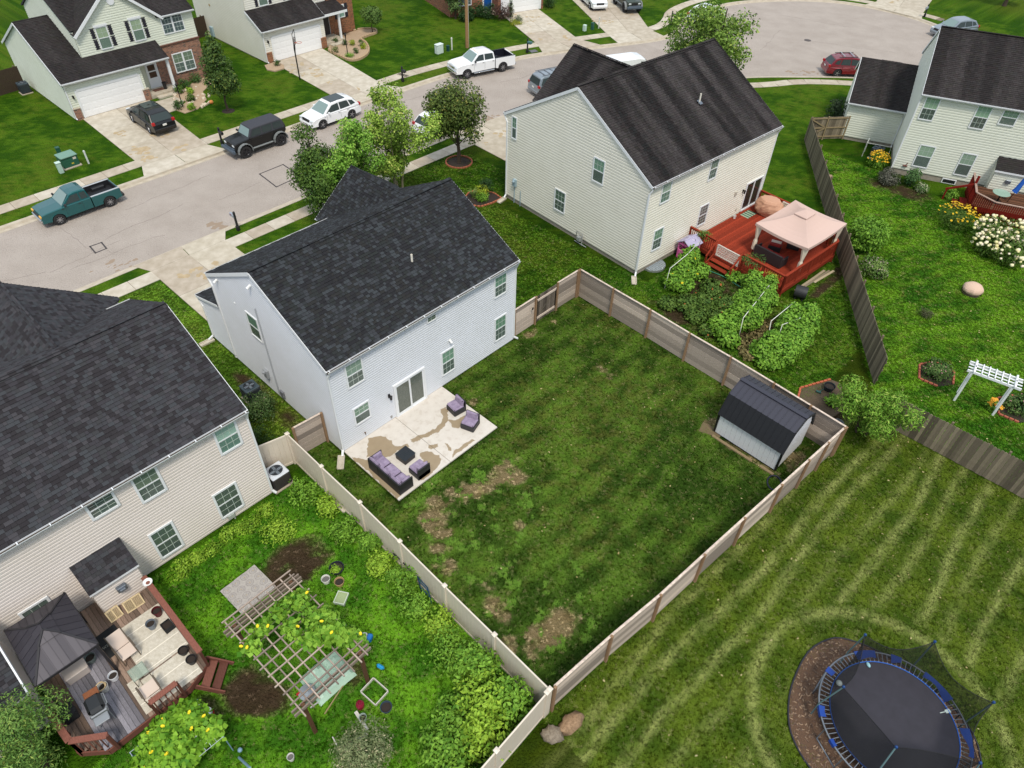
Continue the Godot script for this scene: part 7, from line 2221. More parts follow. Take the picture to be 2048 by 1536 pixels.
	pipe_frame("white pipe frame standing over the dense bean hedge",[[V(20.6,0,9.7),V(20.55,1.35,9.55),V(22.9,1.4,9.65),V(22.9,0.0,9.7)],[V(20.6,0,10.2),V(20.75,1.3,10.1),V(21.95,1.3,10.5)]])
	# garden hose, wheeled bin, planks
	var hp := []
	for q in [[425,690],[415,740],[440,780],[520,810],[590,850],[650,890],[700,900]]:
		hp.append(g(1300 + q[0] / 3.657,330 + q[1] / 3.657,0.03) + V(0,0.03,0))
	tag(part(self,"garden_hose",mb().tube(hp,0.025,6),mat("hose_green",rgb(60,140,110),0.5)),"green garden hose snaking from the deck steps into the vegetables","hose")
	var wb := thing("black_barrel","black composter drum beside the red deck corner","barrel",T * V(5.6,0,7.55),0.3)
	part(wb,"drum",mb().at(V(0,0.42,0),0,PI / 2).lathe([[0.0,-0.35],[0.34,-0.33],[0.36,-0.1],[0.36,0.1],[0.34,0.33],[0.0,0.35]],Vector3.ZERO,14),mat("black_plastic"))
	part(wb,"stand",mb().box(V(0,0.05,-0.2),V(0.6,0.1,0.06)).box(V(0,0.05,0.2),V(0.6,0.1,0.06)),mat("black_plastic"))
	for k in 3: tag(part(self,numbered("plank"),mb().bbox(V(0,0.03,0),V(3.2 - k * 0.6,0.05,0.14),0.006),wood("plank",rgb(206,190,160),V(0.5,6,6),k),T * V(7.6 + k * 0.5,0.0,7.05 + k * 0.16),V(0,-0.085 - k * 0.03,0)),["longest plank lying along the foot of the red deck","middle plank of three at the foot of the red deck","shortest plank of three at the foot of the red deck"][k],"plank","planks along the red deck")
	# brick edged bed beside the cream house front corner
	var bed := thing("flower_bed","brick edged flower bed at the front corner of the cream house","garden bed",V(20.2,0,-11.7))
	var poly := P2([[-1.3,0.1],[-1.0,-0.7],[-0.2,-1.1],[0.7,-0.9],[1.0,0.2],[0.9,1.0],[0.0,1.0],[-0.9,0.8]])
	part(bed,"mulch",mb().slab(poly,-0.02,0.05),mat("mulch",rgb(66,52,44),0.95))
	edge_bricks(bed,poly,rgb(166,96,66))
	shrub("lime_shrub","yellow green shrub in the brick edged bed by the cream house","shrub",V(20.5,0,-12.0),V(0.5,0.4,0.5),900,0.1,[Color(0.2,0.3,0.02),Color(0.42,0.48,0.04)],321)
	shrub("bed_shrub","green leafy shrub in the brick edged bed by the cream house","shrub",V(19.9,0,-11.4),V(0.5,0.4,0.5),900,0.1,MIDG,322)
	shrub("dark_shrub","pair of dark rounded shrubs against the cream house corner","shrub",V(20.9,0,-12.0),V(0.5,0.6,0.6),1500,0.08,[Color(0.015,0.045,0.014),Color(0.05,0.10,0.03)],323)
	grass_clump("tall ornamental grass in the brick edged bed",V(19.75,0,-12.1),0.75,90)
	# small garden beyond the shed
	var b2 := thing("soil_bed","bare soil bed edged with red bricks beyond the shed fence","garden bed",V(18.3,0,13.6))
	var p2 := P2([[-1.4,1.0],[-1.2,-0.4],[0.2,-0.9],[1.9,-0.1],[2.0,0.4],[0.6,1.4]])
	part(b2,"soil",mb().slab(p2,-0.02,0.03),mat("soil_wet",rgb(116,98,76),0.95,{"tex": texs["mulchtex"],"scale":0.8}))
	edge_bricks(b2,p2,rgb(178,94,64),0.55)
	pot("black plant pot in the soil bed beyond the shed",V(19.4,0.02,13.75),0.26,0.3,rgb(34,40,46),true)
	pot("metal bucket with wire cage behind the willow shrub",V(17.2,0.0,15.2),0.24,0.42,rgb(120,128,134),true)
	shrub("squash_plant","broad leaved squash plant in the soil bed beyond the shed","plant",V(18.6,0,14.3),V(0.4,0.25,0.4),160,0.2,MIDG,325)
	tag(part(self,"garden_tool",mb().tube([V(0,0.08,0),V(1.0,0.08,0.5)],0.02,6).bbox(V(-0.05,0.08,-0.02),V(0.1,0.1,0.26),0.02),mat("tool_green",rgb(36,84,80),0.5),V(18.9,0,13.5),V(0,0.2,0)),"green handled garden tool lying in the soil bed","tool")
	# shrubs against the old fence on its far side
	shrub("leafy_shrub","dense mid green shrub against the old picket fence","shrub",V(33.6,0,9.3),V(1.7,1.0,1.3),5200,0.18,MIDG,331)
	shrub("leafy_shrub","lower light green shrub with faded blooms beside the old fence","shrub",V(30.8,0,11.0),V(1.0,0.6,0.9),2600,0.15,[Color(0.07,0.15,0.03),Color(0.19,0.28,0.07),Color(0.36,0.28,0.26)],332)

# the same triangles with flat normals, for crumpled cloth
func faceted(m: MB) -> MB:
	var q := mb()
	for i in range(0,m.ix.size(),3):
		q.tri(m.v[m.ix[i]],m.v[m.ix[i + 2]],m.v[m.ix[i + 1]])
	return q

func edge_bricks(o: Node3D,poly: PackedVector2Array,c: Color,upto := 1.0) -> void:
	var left := 0.0
	for i in int(poly.size() * upto):
		var a := poly[i]; var b := poly[(i + 1) % poly.size()]
		var k := int(a.distance_to(b) / 0.21)
		for j in k:
			var q := a.lerp(b,(j + 0.5) / k)
			part(o,"edging_brick",mb().bbox(V(0,0.04,0),V(0.2,0.11,0.1),0.012),mat("edge_brick%d" % c.to_rgba32(),c,0.9),V(q.x,0,q.y),V(rng.randf_range(-0.1,0.1),-(b - a).angle() + rng.randf_range(-0.1,0.1),0))

func lattice(o: Node3D,w: float,h: float,yaw: float) -> void:
	var m := mat("lattice_white",rgb(232,226,214),0.6)
	part(o,"frame",mb().box(V(0,0.06,0),V(w,0.06,0.04)).box(V(0,h,0),V(w,0.06,0.04)).box(V(-w / 2,h / 2,0),V(0.06,h,0.04)).box(V(w / 2,h / 2,0),V(0.06,h,0.04)),m,Vector3.ZERO,V(0,yaw,0))
	for s in [-1.0,1.0]:
		var k := -w / 2 - h
		while k < w / 2 + h:
			var x0 := k; var x1 := k + h
			var lo := clampf(x0,-w / 2,w / 2); var hi := clampf(x1,-w / 2,w / 2)
			if hi - lo > 0.03:
				var a := V(lo * s,lo - k,0.008 * s); var b := V(hi * s,hi - k,0.008 * s)
				part(o,"lath",mb().beam(a,b,0.012,0.035),m,Vector3.ZERO,V(0,yaw,0))
			k += 0.14

func pot(label: String,p: Vector3,r: float,h: float,c: Color,open := false,cat := "pot") -> Node3D:
	var o := thing("bucket" if cat == "bucket" else "plant_pot",label,cat,p)
	part(o,"body",mb().lathe([[r * 0.78,0.0],[r,h],[r * 1.06,h],[r * 1.06,h - 0.04],[r * 1.0,h - 0.05]],Vector3.ZERO,18).lathe([[r * 0.94,h - 0.005],[r * 0.86,h * 0.7]],Vector3.ZERO,18).lathe([[0,0.004],[r * 0.78,0.004]],Vector3.ZERO,18),mat("pot%d" % c.to_rgba32(),c,0.5,{"both": true}))
	part(o,"contents",mb().lathe([[0.0,h * 0.74],[r * 0.88,h * 0.72]],Vector3.ZERO,14),mat("pot_soil",rgb(48,40,34),0.95) if open else mat("pot_dark",rgb(96,94,90),0.8))
	return o

func vine(label: String,heaps: Array,count: int,sd: int,flower: Color,cols := MIDG) -> void:
	var o := thing("vegetable_plants",label,"plants",V(heaps[0][0],0,heaps[0][1]))
	var b := []
	for e in heaps:
		b.append([V(e[0] - heaps[0][0],e[3] * 0.62,e[1] - heaps[0][1]),V(e[2],e[3] * 0.72,e[2])])
	part(o,"foliage",foliage(b,count,0.15,[cols[0],cols[1],flower],sd,{"third":0.012,"shell":0.3,"aspect":0.9,"clump":2.2,"gap":-0.25,"droop":0.2}),leafmat())
	var m := mb()
	for e in b: m.tube([V(e[0].x,-0.03,e[0].z),e[0]],[0.02,0.01],5)
	part(o,"stem",m,mat("stem_green",rgb(86,104,54),0.8))

func pipe_frame(label: String,runs: Array) -> void:
	var o: Vector3 = runs[0][0]
	var t := thing("pipe_trellis",label,"trellis",V(o.x,0,o.z))
	for r in runs:
		var p := []
		for q in r: p.append(q - V(o.x,0,o.z))
		part(t,"pipe",mb().tube(p,0.02,6),mat("pvc_white",rgb(226,226,216),0.5))

func grass_clump(label: String,p: Vector3,h: float,n: int,cols := [Color(0.12,0.2,0.05),Color(0.24,0.32,0.1)]) -> void:
	var o := thing("ornamental_grass",label,"plant",p)
	var m := mb()
	var r := RandomNumberGenerator.new()
	r.seed = int(h * 1000) + n
	for i in n:
		var a := r.randf() * TAU
		var d := V(cos(a),0,sin(a))
		var l := h * r.randf_range(0.6,1.1)
		var s := d.cross(Vector3.UP) * 0.012
		m.col = (cols[0] as Color).lerp(cols[1],r.randf())
		var p0 := d * r.randf() * 0.08; var p1 := p0 + d * l * 0.2 + V(0,l * 0.7,0); var p2 := p0 + d * l * 0.55 + V(0,l * 0.85,0)
		m.quad(p0 - s,p0 + s,p1 + s,p1 - s)
		m.tri(p1 - s,p1 + s,p2)
	part(o,"blades",m,leafmat())

# ------------------------------------------------------------------ garden beyond the old fence
func build_right_yard() -> void:
	# white arbor
	var a := thing("garden_arbor","white wooden garden arbor between two rose beds","arbor",V(23.36,0,19.41),-1.40)
	var w := mat("arbor_white",rgb(236,238,240),0.5)
	for x in [-0.87,0.87]:
		part(a,"post",mb().bbox(V(x,1.14,0),V(0.1,2.32,0.12),0.01).bbox(V(x - 0.03,1.3,0.0),V(0.16,1.6,0.06),0.01),w)
		part(a,"bracket",mb().bbox(V(x,2.24,0.0),V(0.09,0.12,1.0),0.02),w)
	for z in [-0.36,0.36]: part(a,"beam",mb().bbox(V(0,2.16,z),V(2.3,0.14,0.06),0.012),w)
	for z in [-0.12,0.12]: part(a,"purlin",mb().bbox(V(0,2.2,z),V(2.3,0.06,0.05),0.01),w)
	for k in 5: part(a,"slat",mb().bbox(V(-0.56 + k * 0.28,2.26,0),V(0.05,0.05,0.8),0.01),w)
	for q in [[V(24.5,0,17.2),"rose bush on the brick edged bed left of the white arbor",341],[V(24.75,0,20.95),"rose bush on the brick edged bed right of the white arbor",342]]:
		shrub("rose_bush",q[1],"rose bush",q[0],V(0.75,0.42,0.75),2400,0.12,[Color(0.03,0.08,0.02),Color(0.12,0.2,0.05),Color(0.52,0.30,0.28)],q[2],{"third":0.05})
		var bd := thing("rose_bed","mulched bed with brick edging under the " + ("left" if q[2] == 341 else "right") + " rose bush by the arbor","garden bed",q[0])
		var pl := P2([[-0.9,0.4],[-1.0,-0.5],[0.1,-0.9],[0.9,-0.4],[0.8,0.6],[-0.2,0.9]])
		part(bd,"mulch",mb().slab(pl,-0.02,0.025),mat("mulch",rgb(66,52,44),0.95))
		edge_bricks(bd,pl,rgb(164,92,70),0.85)
	flowers("orange day lilies beside the white arbor",V(23.9,0,20.1),V(0.35,0.3,0.35),26,Color(0.75,0.35,0.02),0.09,343)
	# covered round object, little bush
	var fp := thing("covered_fire_pit","round fire pit under a tan cover on the lawn","fire pit",V(33.2,0,16.0))
	var m := mb()
	m.ball(V(0,0.28,0),V(0.56,0.34,0.56),20,12)
	var f := FastNoiseLite.new(); f.seed = 8; f.frequency = 3.0
	for i in m.v.size():
		var q := m.v[i]
		var k := 1.0 + f.get_noise_3d(q.x,q.y * 0.3,q.z) * 0.12
		m.v[i] = V(q.x * k,maxf(0.08,q.y),q.z * k)
	part(fp,"cover",faceted(m),mat("cover_tan",rgb(208,178,156),0.85))
	part(fp,"skirt",mb().lathe([[0.5,0.0],[0.55,0.14]],Vector3.ZERO,20),mat("cover_dark",rgb(110,92,80),0.9))
	shrub("dry_shrub","small dark dried shrub in the middle of the lawn","shrub",V(28.9,0,14.9),V(0.35,0.28,0.5),900,0.1,[Color(0.05,0.05,0.03),Color(0.12,0.13,0.06)],344,{"aspect":0.25})
	tag(part(self,"stepping_stone",mb().bbox(V(0,0.05,0),V(0.5,0.12,0.35),0.05),mat("stone_pink",rgb(160,128,112),0.9),V(40.4,0,3.7),V(0,0.5,0.2)),"pinkish flat stone on the grass beside the old fence","stone")
	# hydrangea full of cream flower heads
	var hy := thing("hydrangea_bush","large hydrangea bush covered in cream flower heads","shrub",V(39.1,0,15.7))
	var b := [[V(0,0.9,0),V(1.9,1.1,1.9)],[V(1.2,0.9,0.9),V(1.2,0.9,1.2)],[V(-1.0,0.7,0.8),V(1.1,0.8,1.1)],[V(0.8,0.8,-1.0),V(1.1,0.8,1.0)],[V(-0.9,0.7,-0.6),V(0.9,0.8,0.9)]]
	part(hy,"foliage",foliage(b,5200,0.17,DARK,345,{"shell":0.25}),leafmat())
	var r := RandomNumberGenerator.new()
	r.seed = 346
	var fl := mb()
	fl.ball(V(0,0,0),V(0.095,0.085,0.095),8,6)
	for i in fl.v.size(): fl.v[i] *= 1.0 + 0.16 * sin(i * 2.7)
	var fmesh := fl.mesh()
	var fm := [mat("bloom0",rgb(240,232,190),0.8),mat("bloom1",rgb(228,220,160),0.8),mat("bloom2",rgb(240,226,200),0.8)]
	var made := 0
	while made < 290:
		var e: Array = b[r.randi() % 5]
		var d := Vector3(r.randfn(),absf(r.randfn()) * 0.8 + r.randfn() * 0.25,r.randfn()).normalized()
		var p: Vector3 = e[0] + d * e[1] * 1.02
		if p.y < 0.25: continue
		part(hy,"flower_head",fmesh,fm[made % 3],p).scale = Vector3.ONE * r.randf_range(0.75,1.25)
		made += 1
	part(hy,"stem",mb().tube([V(0,-0.05,0),V(0.2,0.8,0.1)],0.05,6),mat("bark",rgb(104,88,72),0.9))
	# yellow daisies
	flowers("tall bush of yellow daisies before the red deck of the pale house",V(40.3,0,12.5),V(1.3,0.75,1.2),110,Color(0.72,0.47,0.01),0.075,347,2600)
	flowers("patch of yellow daisies beside the air conditioner of the pale house",V(44.6,0,5.35),V(0.75,0.65,0.75),130,Color(0.75,0.45,0.01),0.07,348,1500)
	shrub("purple_shrub","grey purple shrub at the corner of the pale house","shrub",V(42.7,0,7.0),V(0.8,0.5,0.9),2000,0.12,[Color(0.06,0.06,0.05),Color(0.17,0.17,0.13)],349)
	shrub("green_shrub","conical green shrub against the wall of the pale house","shrub",V(43.5,0,8.3),V(0.55,0.75,0.55),1700,0.13,[Color(0.03,0.09,0.03),Color(0.10,0.19,0.06)],350)
	shrub("variegated_shrub","cream edged variegated shrub beside the basement window","shrub",V(43.2,0,9.2),V(0.5,0.35,0.5),1100,0.12,[Color(0.05,0.12,0.03),Color(0.16,0.24,0.08),Color(0.5,0.5,0.34)],351,{"third":0.25})
	shrub("green_shrub","low green shrub between the basement window and the red deck","shrub",V(43.8,0,11.0),V(0.6,0.35,0.6),1200,0.12,MIDG,352)
	# air conditioner with a white pipe frame
	ac_unit("dark air conditioner under a white pipe frame at the pale house",V(45.9,0,4.7),0.75,mat("ac_dark",rgb(52,60,66),0.6),mat("ac_ring",rgb(62,76,84),0.5))
	pipe_frame("white pipe frame around the air conditioner of the pale house",[[V(45.4,0,3.9),V(45.4,1.1,3.9),V(46.0,1.1,5.5),V(46.0,0,5.5)],[V(46.3,0,3.7),V(46.3,1.1,3.7)],[V(45.4,1.1,3.9),V(46.3,1.1,3.7)]])
	# corner of the red deck
	var d := thing("red_deck","corner of a red railed deck behind the hydrangea","deck",V(43.0,0,12.4),-1.2077)
	for k in 22: part(d,"deck_board",mb().box(V(2.6,0.56,0.35 - k * 0.145),V(5.2,0.03,0.135)),wood("deck_brown",rgb(128,88,66),V(6,6,0.5),k % 5))
	var rm := wood("redpaint",rgb(150,44,34),V(5,0.5,5),0)
	for run in [[V(0,0,-2.6),V(0,0,0.4)],[V(0,0,0.4),V(1.1,0,1.3)],[V(1.1,0,1.3),V(5.2,0,1.3)]]:
		var p: Vector3 = run[0]; var q: Vector3 = run[1]
		var dd := (q - p).normalized()
		part(d,"hand_rail",mb().beam(p + V(0,1.5,0),q + V(0,1.5,0),0.14,0.04),wood("rail_faded",rgb(206,176,160),V(0.5,6,0.5),0))
		for k in int(p.distance_to(q) / 0.13): part(d,"baluster",mb().beam(p + dd * (0.06 + k * 0.13) + V(0,0.05,0),p + dd * (0.06 + k * 0.13) + V(0,1.48,0),0.035,0.06),rm)
	part(d,"stair_rail",mb().beam(V(0,1.45,-0.9),V(-1.6,0.75,-0.9),0.1,0.12).beam(V(0.0,0.5,-0.9),V(0,2.0,-1.0),0.14,0.14).beam(V(-1.5,0,-0.9),V(-1.5,0.8,-0.9),0.09,0.09),rm)
	part(d,"step",mb().box(V(-0.3,0.36,-0.3),V(0.5,0.05,1.2)).box(V(-0.7,0.18,-0.3),V(0.5,0.05,1.2)),wood("redpaint",rgb(150,44,34),V(5,0.5,5),1))
	part(d,"rim",mb().beam(V(0,0.4,-2.6),V(0,0.4,0.4),0.05,0.3).beam(V(0,0.4,0.4),V(5.2,0.4,0.42),0.05,0.3).box(V(0.05,0.2,0.3),V(0.1,0.5,0.1)),rm)
	var um := thing("patio_umbrella","closed blue patio umbrella on the railed deck","umbrella",V(44.9,0.57,14.2))
	part(um,"pole",mb().tube([V(0,0,0),V(0.3,2.3,0.35)],0.025,6),mat("black_metal"))
	part(um,"canopy",mb().tube([V(0.07,0.75,0.08),V(0.12,0.95,0.14),V(0.2,1.6,0.24),V(0.3,2.35,0.36)],[0.2,0.17,0.13,0.02],8),mat("umbrella_blue",rgb(28,92,186),0.8))
	var tb := thing("glass_table","round glass patio table beside the blue umbrella","table",V(44.3,0.57,13.7))
	part(tb,"top",mb().lathe([[0.0,0.72],[0.55,0.72],[0.55,0.7]],Vector3.ZERO,24),mat("table_glass",rgb(150,176,160),0.1))
	part(tb,"leg",mb().tube([V(0,0,0),V(0,0.7,0)],0.05,8).lathe([[0.3,0.0],[0.28,0.04],[0,0.06]],Vector3.ZERO,12),mat("black_metal"))

func flowers(label: String,p: Vector3,rad: Vector3,n: int,c: Color,s: float,sd: int,leaves := 600) -> void:
	var o := thing("flower_clump",label,"flowers",p)
	var b := [[V(0,rad.y * 0.8,0),rad]]
	part(o,"foliage",foliage(b,leaves,0.14,DARK if leaves > 2000 else MIDG,sd,{"aspect":0.3}),leafmat())
	var r := RandomNumberGenerator.new()
	r.seed = sd
	var q := mb()
	for k in 6:
		var a := TAU * k / 6
		q.tri(V(0,0,0),V(cos(a + 0.5),0.15,sin(a + 0.5)) * s,V(cos(a - 0.4),0.15,sin(a - 0.4)) * s)
	q.ball(V(0,0.01,0),V(s * 0.3,s * 0.2,s * 0.3),6,4)
	var me := q.mesh()
	var fm := mat("petal%d" % Color(c.r,c.g,c.b).to_rgba32(),c.linear_to_srgb(),0.7,{"both": true})
	for i in n:
		var d := Vector3(r.randfn(),absf(r.randfn()) + 0.3,r.randfn()).normalized()
		part(o,"flower",me,fm,V(0,rad.y * 0.8,0) + d * rad * r.randf_range(0.85,1.12),V(r.randf_range(-0.5,0.5),r.randf() * 6,r.randf_range(-0.5,0.5)))
	part(o,"stem",mb().tube([V(0,-0.04,0),V(0,rad.y,0)],0.012,5),mat("stem_green",rgb(86,104,54),0.8))

# ------------------------------------------------------------------ garden of the beige house
func zd(x: float,y: float,h := 0.5) -> Vector3:
	return g(x / 3.523,1100.0 + y / 3.523,h)

func zp(x: float,y: float,h := 0.0) -> Vector3:
	return g(400.0 + x / 3.161,1050.0 + y / 3.161,h)

func build_beige_yard() -> void:
	var H := 0.5
	var deck := thing("weathered_deck","weathered deck with red-brown edge boards behind the beige house","deck",V(-13.4,0,-0.2))
	var redb := func(k: int) -> StandardMaterial3D: return wood("deck_red",rgb(150,98,84),V(6,6,0.5),k)
	for k in 29:
		var x := 0.1 + k * 0.145
		var z1 := 5.3
		if x > 3.4: z1 = 5.3 - (x - 3.4) * 0.35
		if x < 0.7: z1 = 4.6 + x
		var grey := x < 1.95 and x > 0.55
		part(deck,"deck_board",mb().bbox(V(x,H - 0.015,z1 / 2 + 0.02),V(0.138,0.035,z1 - 0.05),0.005),wood("deck_grey",rgb(168,164,172),V(6,6,0.5),k * 3 % 5) if grey else wood("deck_tan",rgb(176,150,132),V(6,6,0.5),k * 3 % 5))
	part(deck,"rim_board",mb().beam(V(4.2,0.33,0.25),V(4.2,0.33,5.0),0.05,0.28).beam(V(4.2,0.33,5.0),V(3.4,0.33,5.32),0.05,0.28).beam(V(3.4,0.33,5.32),V(0.7,0.33,5.32),0.05,0.28).beam(V(0.7,0.33,5.32),V(0.0,0.33,4.7),0.05,0.28).beam(V(0,0.33,4.7),V(0,0.33,3.2),0.05,0.28),redb.call(0))
	for q in [[0.1,4.5],[2.0,5.2],[3.4,5.2],[4.1,4.9],[4.1,2.5],[0.1,0.4],[4.1,0.4]]: part(deck,"support_post",mb().box(V(q[0],0.15,q[1]),V(0.1,0.6,0.1)),redb.call(1))
	var rail := func(a: Vector3,b: Vector3) -> void:
		part(deck,"hand_rail",mb().beam(a,b,0.2,0.045),redb.call(2))
		var l := a.distance_to(b)
		for k in int(l / 1.2) + 2:
			var p := a.lerp(b,k / float(int(l / 1.2) + 1))
			part(deck,"rail_post",mb().box(V(p.x,(p.y + 0.3) / 2,p.z),V(0.09,p.y - 0.3,0.09)),redb.call(1))
		for k in int(l / 0.16): part(deck,"baluster",mb().box(V(a.lerp(b,(k + 0.5) / int(l / 0.16)).x,0.92,a.lerp(b,(k + 0.5) / int(l / 0.16)).z),V(0.035,0.9,0.035)),redb.call(k % 3))
	rail.call(V(4.24,1.38,1.0),V(4.24,1.38,5.0))
	rail.call(V(0.0,1.38,3.3),V(0.08,1.38,4.75)); rail.call(V(0.08,1.38,4.75),V(0.95,1.38,5.4))
	rail.call(V(2.3,1.38,5.4),V(3.2,1.38,5.4))
	for k in 2: part(deck,"step",mb().at(V(4.1 + k * 0.24,H - 0.17 - k * 0.17,5.3 + k * 0.2),0.75).bbox(V(0,0,0),V(1.0,0.045,0.3),0.008),redb.call(k))
	for s in [-0.5,0.5]: part(deck,"stringer",mb().at(V(4.15,0.2,5.3),0.75).beam(V(s,0.25,-0.3),V(s,-0.18,0.55),0.05,0.26),redb.call(0))
	# cream outdoor rugs
	var rt := grain("rugtex",256,0.03,0.09,0.5,Color(0.80,0.78,0.73),Color(1,1,1),22,0.2)
	var rugm := mat("rug_cream",rgb(224,218,206),0.95,{"tex": rt,"scale":0.8})
	var rugs := [[V(-10.05,H,2.6),1.6,2.2,"cream outdoor rug with the black planters on the weathered deck"],[V(-10.2,H,4.35),1.6,1.2,"cream outdoor rug at the steps of the weathered deck"],[V(-11.2,H,4.25),0.36,1.4,"narrow cream rug strip beside the grill"]]
	for q in rugs:
		var o := thing("outdoor_rug",q[3],"rug",q[0] + V(0,0.005,0))
		part(o,"rug",mb().bbox(V(0,0.006,0),V(q[1],0.012,q[2]),0.004),rugm)
		for k in int(q[2] / 0.55): part(o,"rug_seam",mb().box(V(0,0.0125,-q[2] / 2 + (k + 0.8) * 0.55),V(q[1] - 0.06,0.002,0.03)),mat("rug_line",rgb(238,230,214),0.95))
	# door mat with its word
	var dmat := thing("door_mat","black door mat reading WELCOME on the weathered deck","mat",V(-11.05,H + 0.005,1.72),0.06)
	part(dmat,"mat",mb().bbox(V(0,0.006,0),V(0.72,0.014,1.1),0.005),mat("mat_black",rgb(34,36,38),0.95))
	var tm := TextMesh.new()
	tm.text = "WELCOME"; tm.font_size = 16; tm.pixel_size = 0.0085; tm.depth = 0.004
	var sf := SystemFont.new(); sf.font_names = PackedStringArray(["Droid Serif"]); tm.font = sf
	part(dmat,"lettering",tm,mat("letter_grey",rgb(150,152,142),0.9),V(0,0.016,0.05),V(-PI / 2,0,0))
	# hard-top gazebo
	var gz := thing("metal_gazebo","dark metal hip-roof gazebo on the weathered deck","gazebo",V(-12.27,H,1.6))
	var iron := mat("gazebo_iron",rgb(40,38,42),0.6)
	var rf := [mat("gz_roof0",rgb(64,61,68),0.5,{"metal":0.3}),mat("gz_roof1",rgb(68,65,72),0.5,{"metal":0.3}),mat("gz_roof2",rgb(61,58,65),0.55,{"metal":0.3})]
	var c := [V(-0.95,1.9,-1.28),V(0.95,1.9,-1.28),V(0.95,1.9,1.28),V(-0.95,1.9,1.28)]
	for tier in 2:
		for k in 4:
			var a: Vector3 = c[k]; var b: Vector3 = c[(k + 1) % 4]
			var y1 := 2.42 if tier == 0 else 2.62
			if tier == 1:
				a = V(a.x * 0.36,2.4,a.z * 0.36); b = V(b.x * 0.36,2.4,b.z * 0.36)
			var ta := V(a.x * 0.26,y1,a.z * 0.26) if tier == 0 else V(0,y1,a.z * 0.3)
			var tb := V(b.x * 0.26,y1,b.z * 0.26) if tier == 0 else V(0,y1,b.z * 0.3)
			# parallel pans with a raised seam between them, cut off at the hips
			var n := 9 if tier == 0 else 3
			var up := (ta + tb) / 2 - (a + b) / 2
			var uh := maxf(0.02,(1.0 - ta.distance_to(tb) / a.distance_to(b)) / 2.0)
			var f := func(u: float) -> Vector3: return a.lerp(b,u) + up * minf(1.0,minf(u / uh,(1.0 - u) / uh))
			for i in n:
				var m := mb()
				var u0 := i / float(n); var u1 := (i + 0.97) / n; var um := (u0 + u1) / 2
				var q0: Vector3 = f.call(u0); var q1: Vector3 = f.call(u1); var qm: Vector3 = f.call(um)
				m.tri(a.lerp(b,u1),a.lerp(b,u0),qm); m.tri(a.lerp(b,u0),q0,qm); m.tri(q1,a.lerp(b,u1),qm)
				m.beam(a.lerp(b,u1) + V(0,0.008,0),q1 + V(0,0.008,0),0.018,0.02)
				part(gz,"roof_panel",m,rf[(i + k) % 3])
			part(gz,"hip_cap",mb().beam(a + V(0,0.02,0),ta + V(0,0.02,0),0.06,0.03),iron)
			if tier == 0: part(gz,"eave_beam",mb().beam(a - V(0,0.05,0),b - V(0,0.05,0),0.05,0.09),iron)
	for q in c: part(gz,"post",mb().bbox(V(q.x * 0.93,0.93,q.z * 0.95),V(0.09,1.86,0.09),0.01),iron)
	# things on the deck
	chair_sling("tan sling chair with its back to the gazebo on the weathered deck",zd(880,700,0.9),0.05)
	chair_sling("tan sling chair beside the vine at the deck edge",zd(1060,990,0.9),PI)
	var gt := thing("glass_table","square glass table between the two sling chairs","table",V(zd(975,860,0.9).x,H,zd(975,860,0.9).z))
	part(gt,"top",mb().bbox(V(0,0.44,0),V(0.52,0.015,0.52),0.005),mat("pale_glass",rgb(170,186,166),0.08,{"alpha":0.45}))
	for s in [[-1,-1],[1,-1],[1,1],[-1,1]]: part(gt,"leg",mb().tube([V(s[0] * 0.24,0,s[1] * 0.24),V(s[0] * 0.24,0.43,s[1] * 0.24)],0.015,6),mat("bronze",rgb(104,92,78),0.5,{"metal":0.4}))
	for s in [[V(-0.24,0.43,0),V(0.02,0.02,0.5)],[V(0.24,0.43,0),V(0.02,0.02,0.5)],[V(0,0.43,0.24),V(0.5,0.02,0.02)],[V(0,0.43,-0.24),V(0.5,0.02,0.02)]]: part(gt,"frame",mb().box(s[0],s[1]),mat("bronze"))
	pot("dark red bucket in the corner by the bay",flat(zd(1120,455),H + 0.02),0.16,0.3,rgb(92,26,34),true,"bucket")
	pot("blue grey bucket beside the red bucket",flat(zd(1078,545),H + 0.02),0.16,0.3,rgb(120,128,138),true,"bucket")
	pot("black planter pot near the deck rail",flat(zd(1300,725),H + 0.02),0.16,0.2,rgb(36,36,38),true)
	pot("black planter pot with a cane at the deck rail",flat(zd(1358,790),H + 0.02),0.16,0.24,rgb(40,40,44),true)
	pot("grey green tub beside the gazebo post",flat(zd(650,780),H + 0.01),0.17,0.26,rgb(104,116,112),true,"bucket")
	pot("white bucket full of dark soil between rug and gazebo",flat(zd(812,905),H + 0.01),0.15,0.26,rgb(226,228,232),true,"bucket")
	var hb := pot("white bucket with a coiled tan hose on the grey boards",flat(zd(745,985),H + 0.01),0.15,0.3,rgb(206,204,196),true,"bucket")
	var hose := thing("coiled_hose","coiled tan garden hose over the rim of the white bucket","hose",hb.position)
	var coil := []
	for i in 41: coil.append(V(cos(i * 0.5) * (0.15 + 0.02 * sin(i * 1.3)) - 0.05,0.3 + 0.02 * sin(i * 0.9) + i * 0.0012,sin(i * 0.5) * 0.15))
	part(hose,"coil",mb().tube(coil,0.014,6),mat("hose_tan",rgb(206,182,140),0.6))
	var bp := thing("black_planter","square black planter box by the deck rail","planter",flat(zd(1190,550),H + 0.02),0.05)
	part(bp,"box",mb().box(V(-0.16,0.12,0),V(0.02,0.24,0.36)).box(V(0.16,0.12,0),V(0.02,0.24,0.36)).box(V(0,0.12,0.17),V(0.3,0.24,0.02)).box(V(0,0.12,-0.17),V(0.3,0.24,0.02)).box(V(0,0.01,0),V(0.3,0.02,0.32)),mat("mat_black"))
	part(bp,"soil",mb().box(V(0,0.16,0),V(0.3,0.02,0.32)),mat("pot_soil",rgb(48,40,34),0.95))
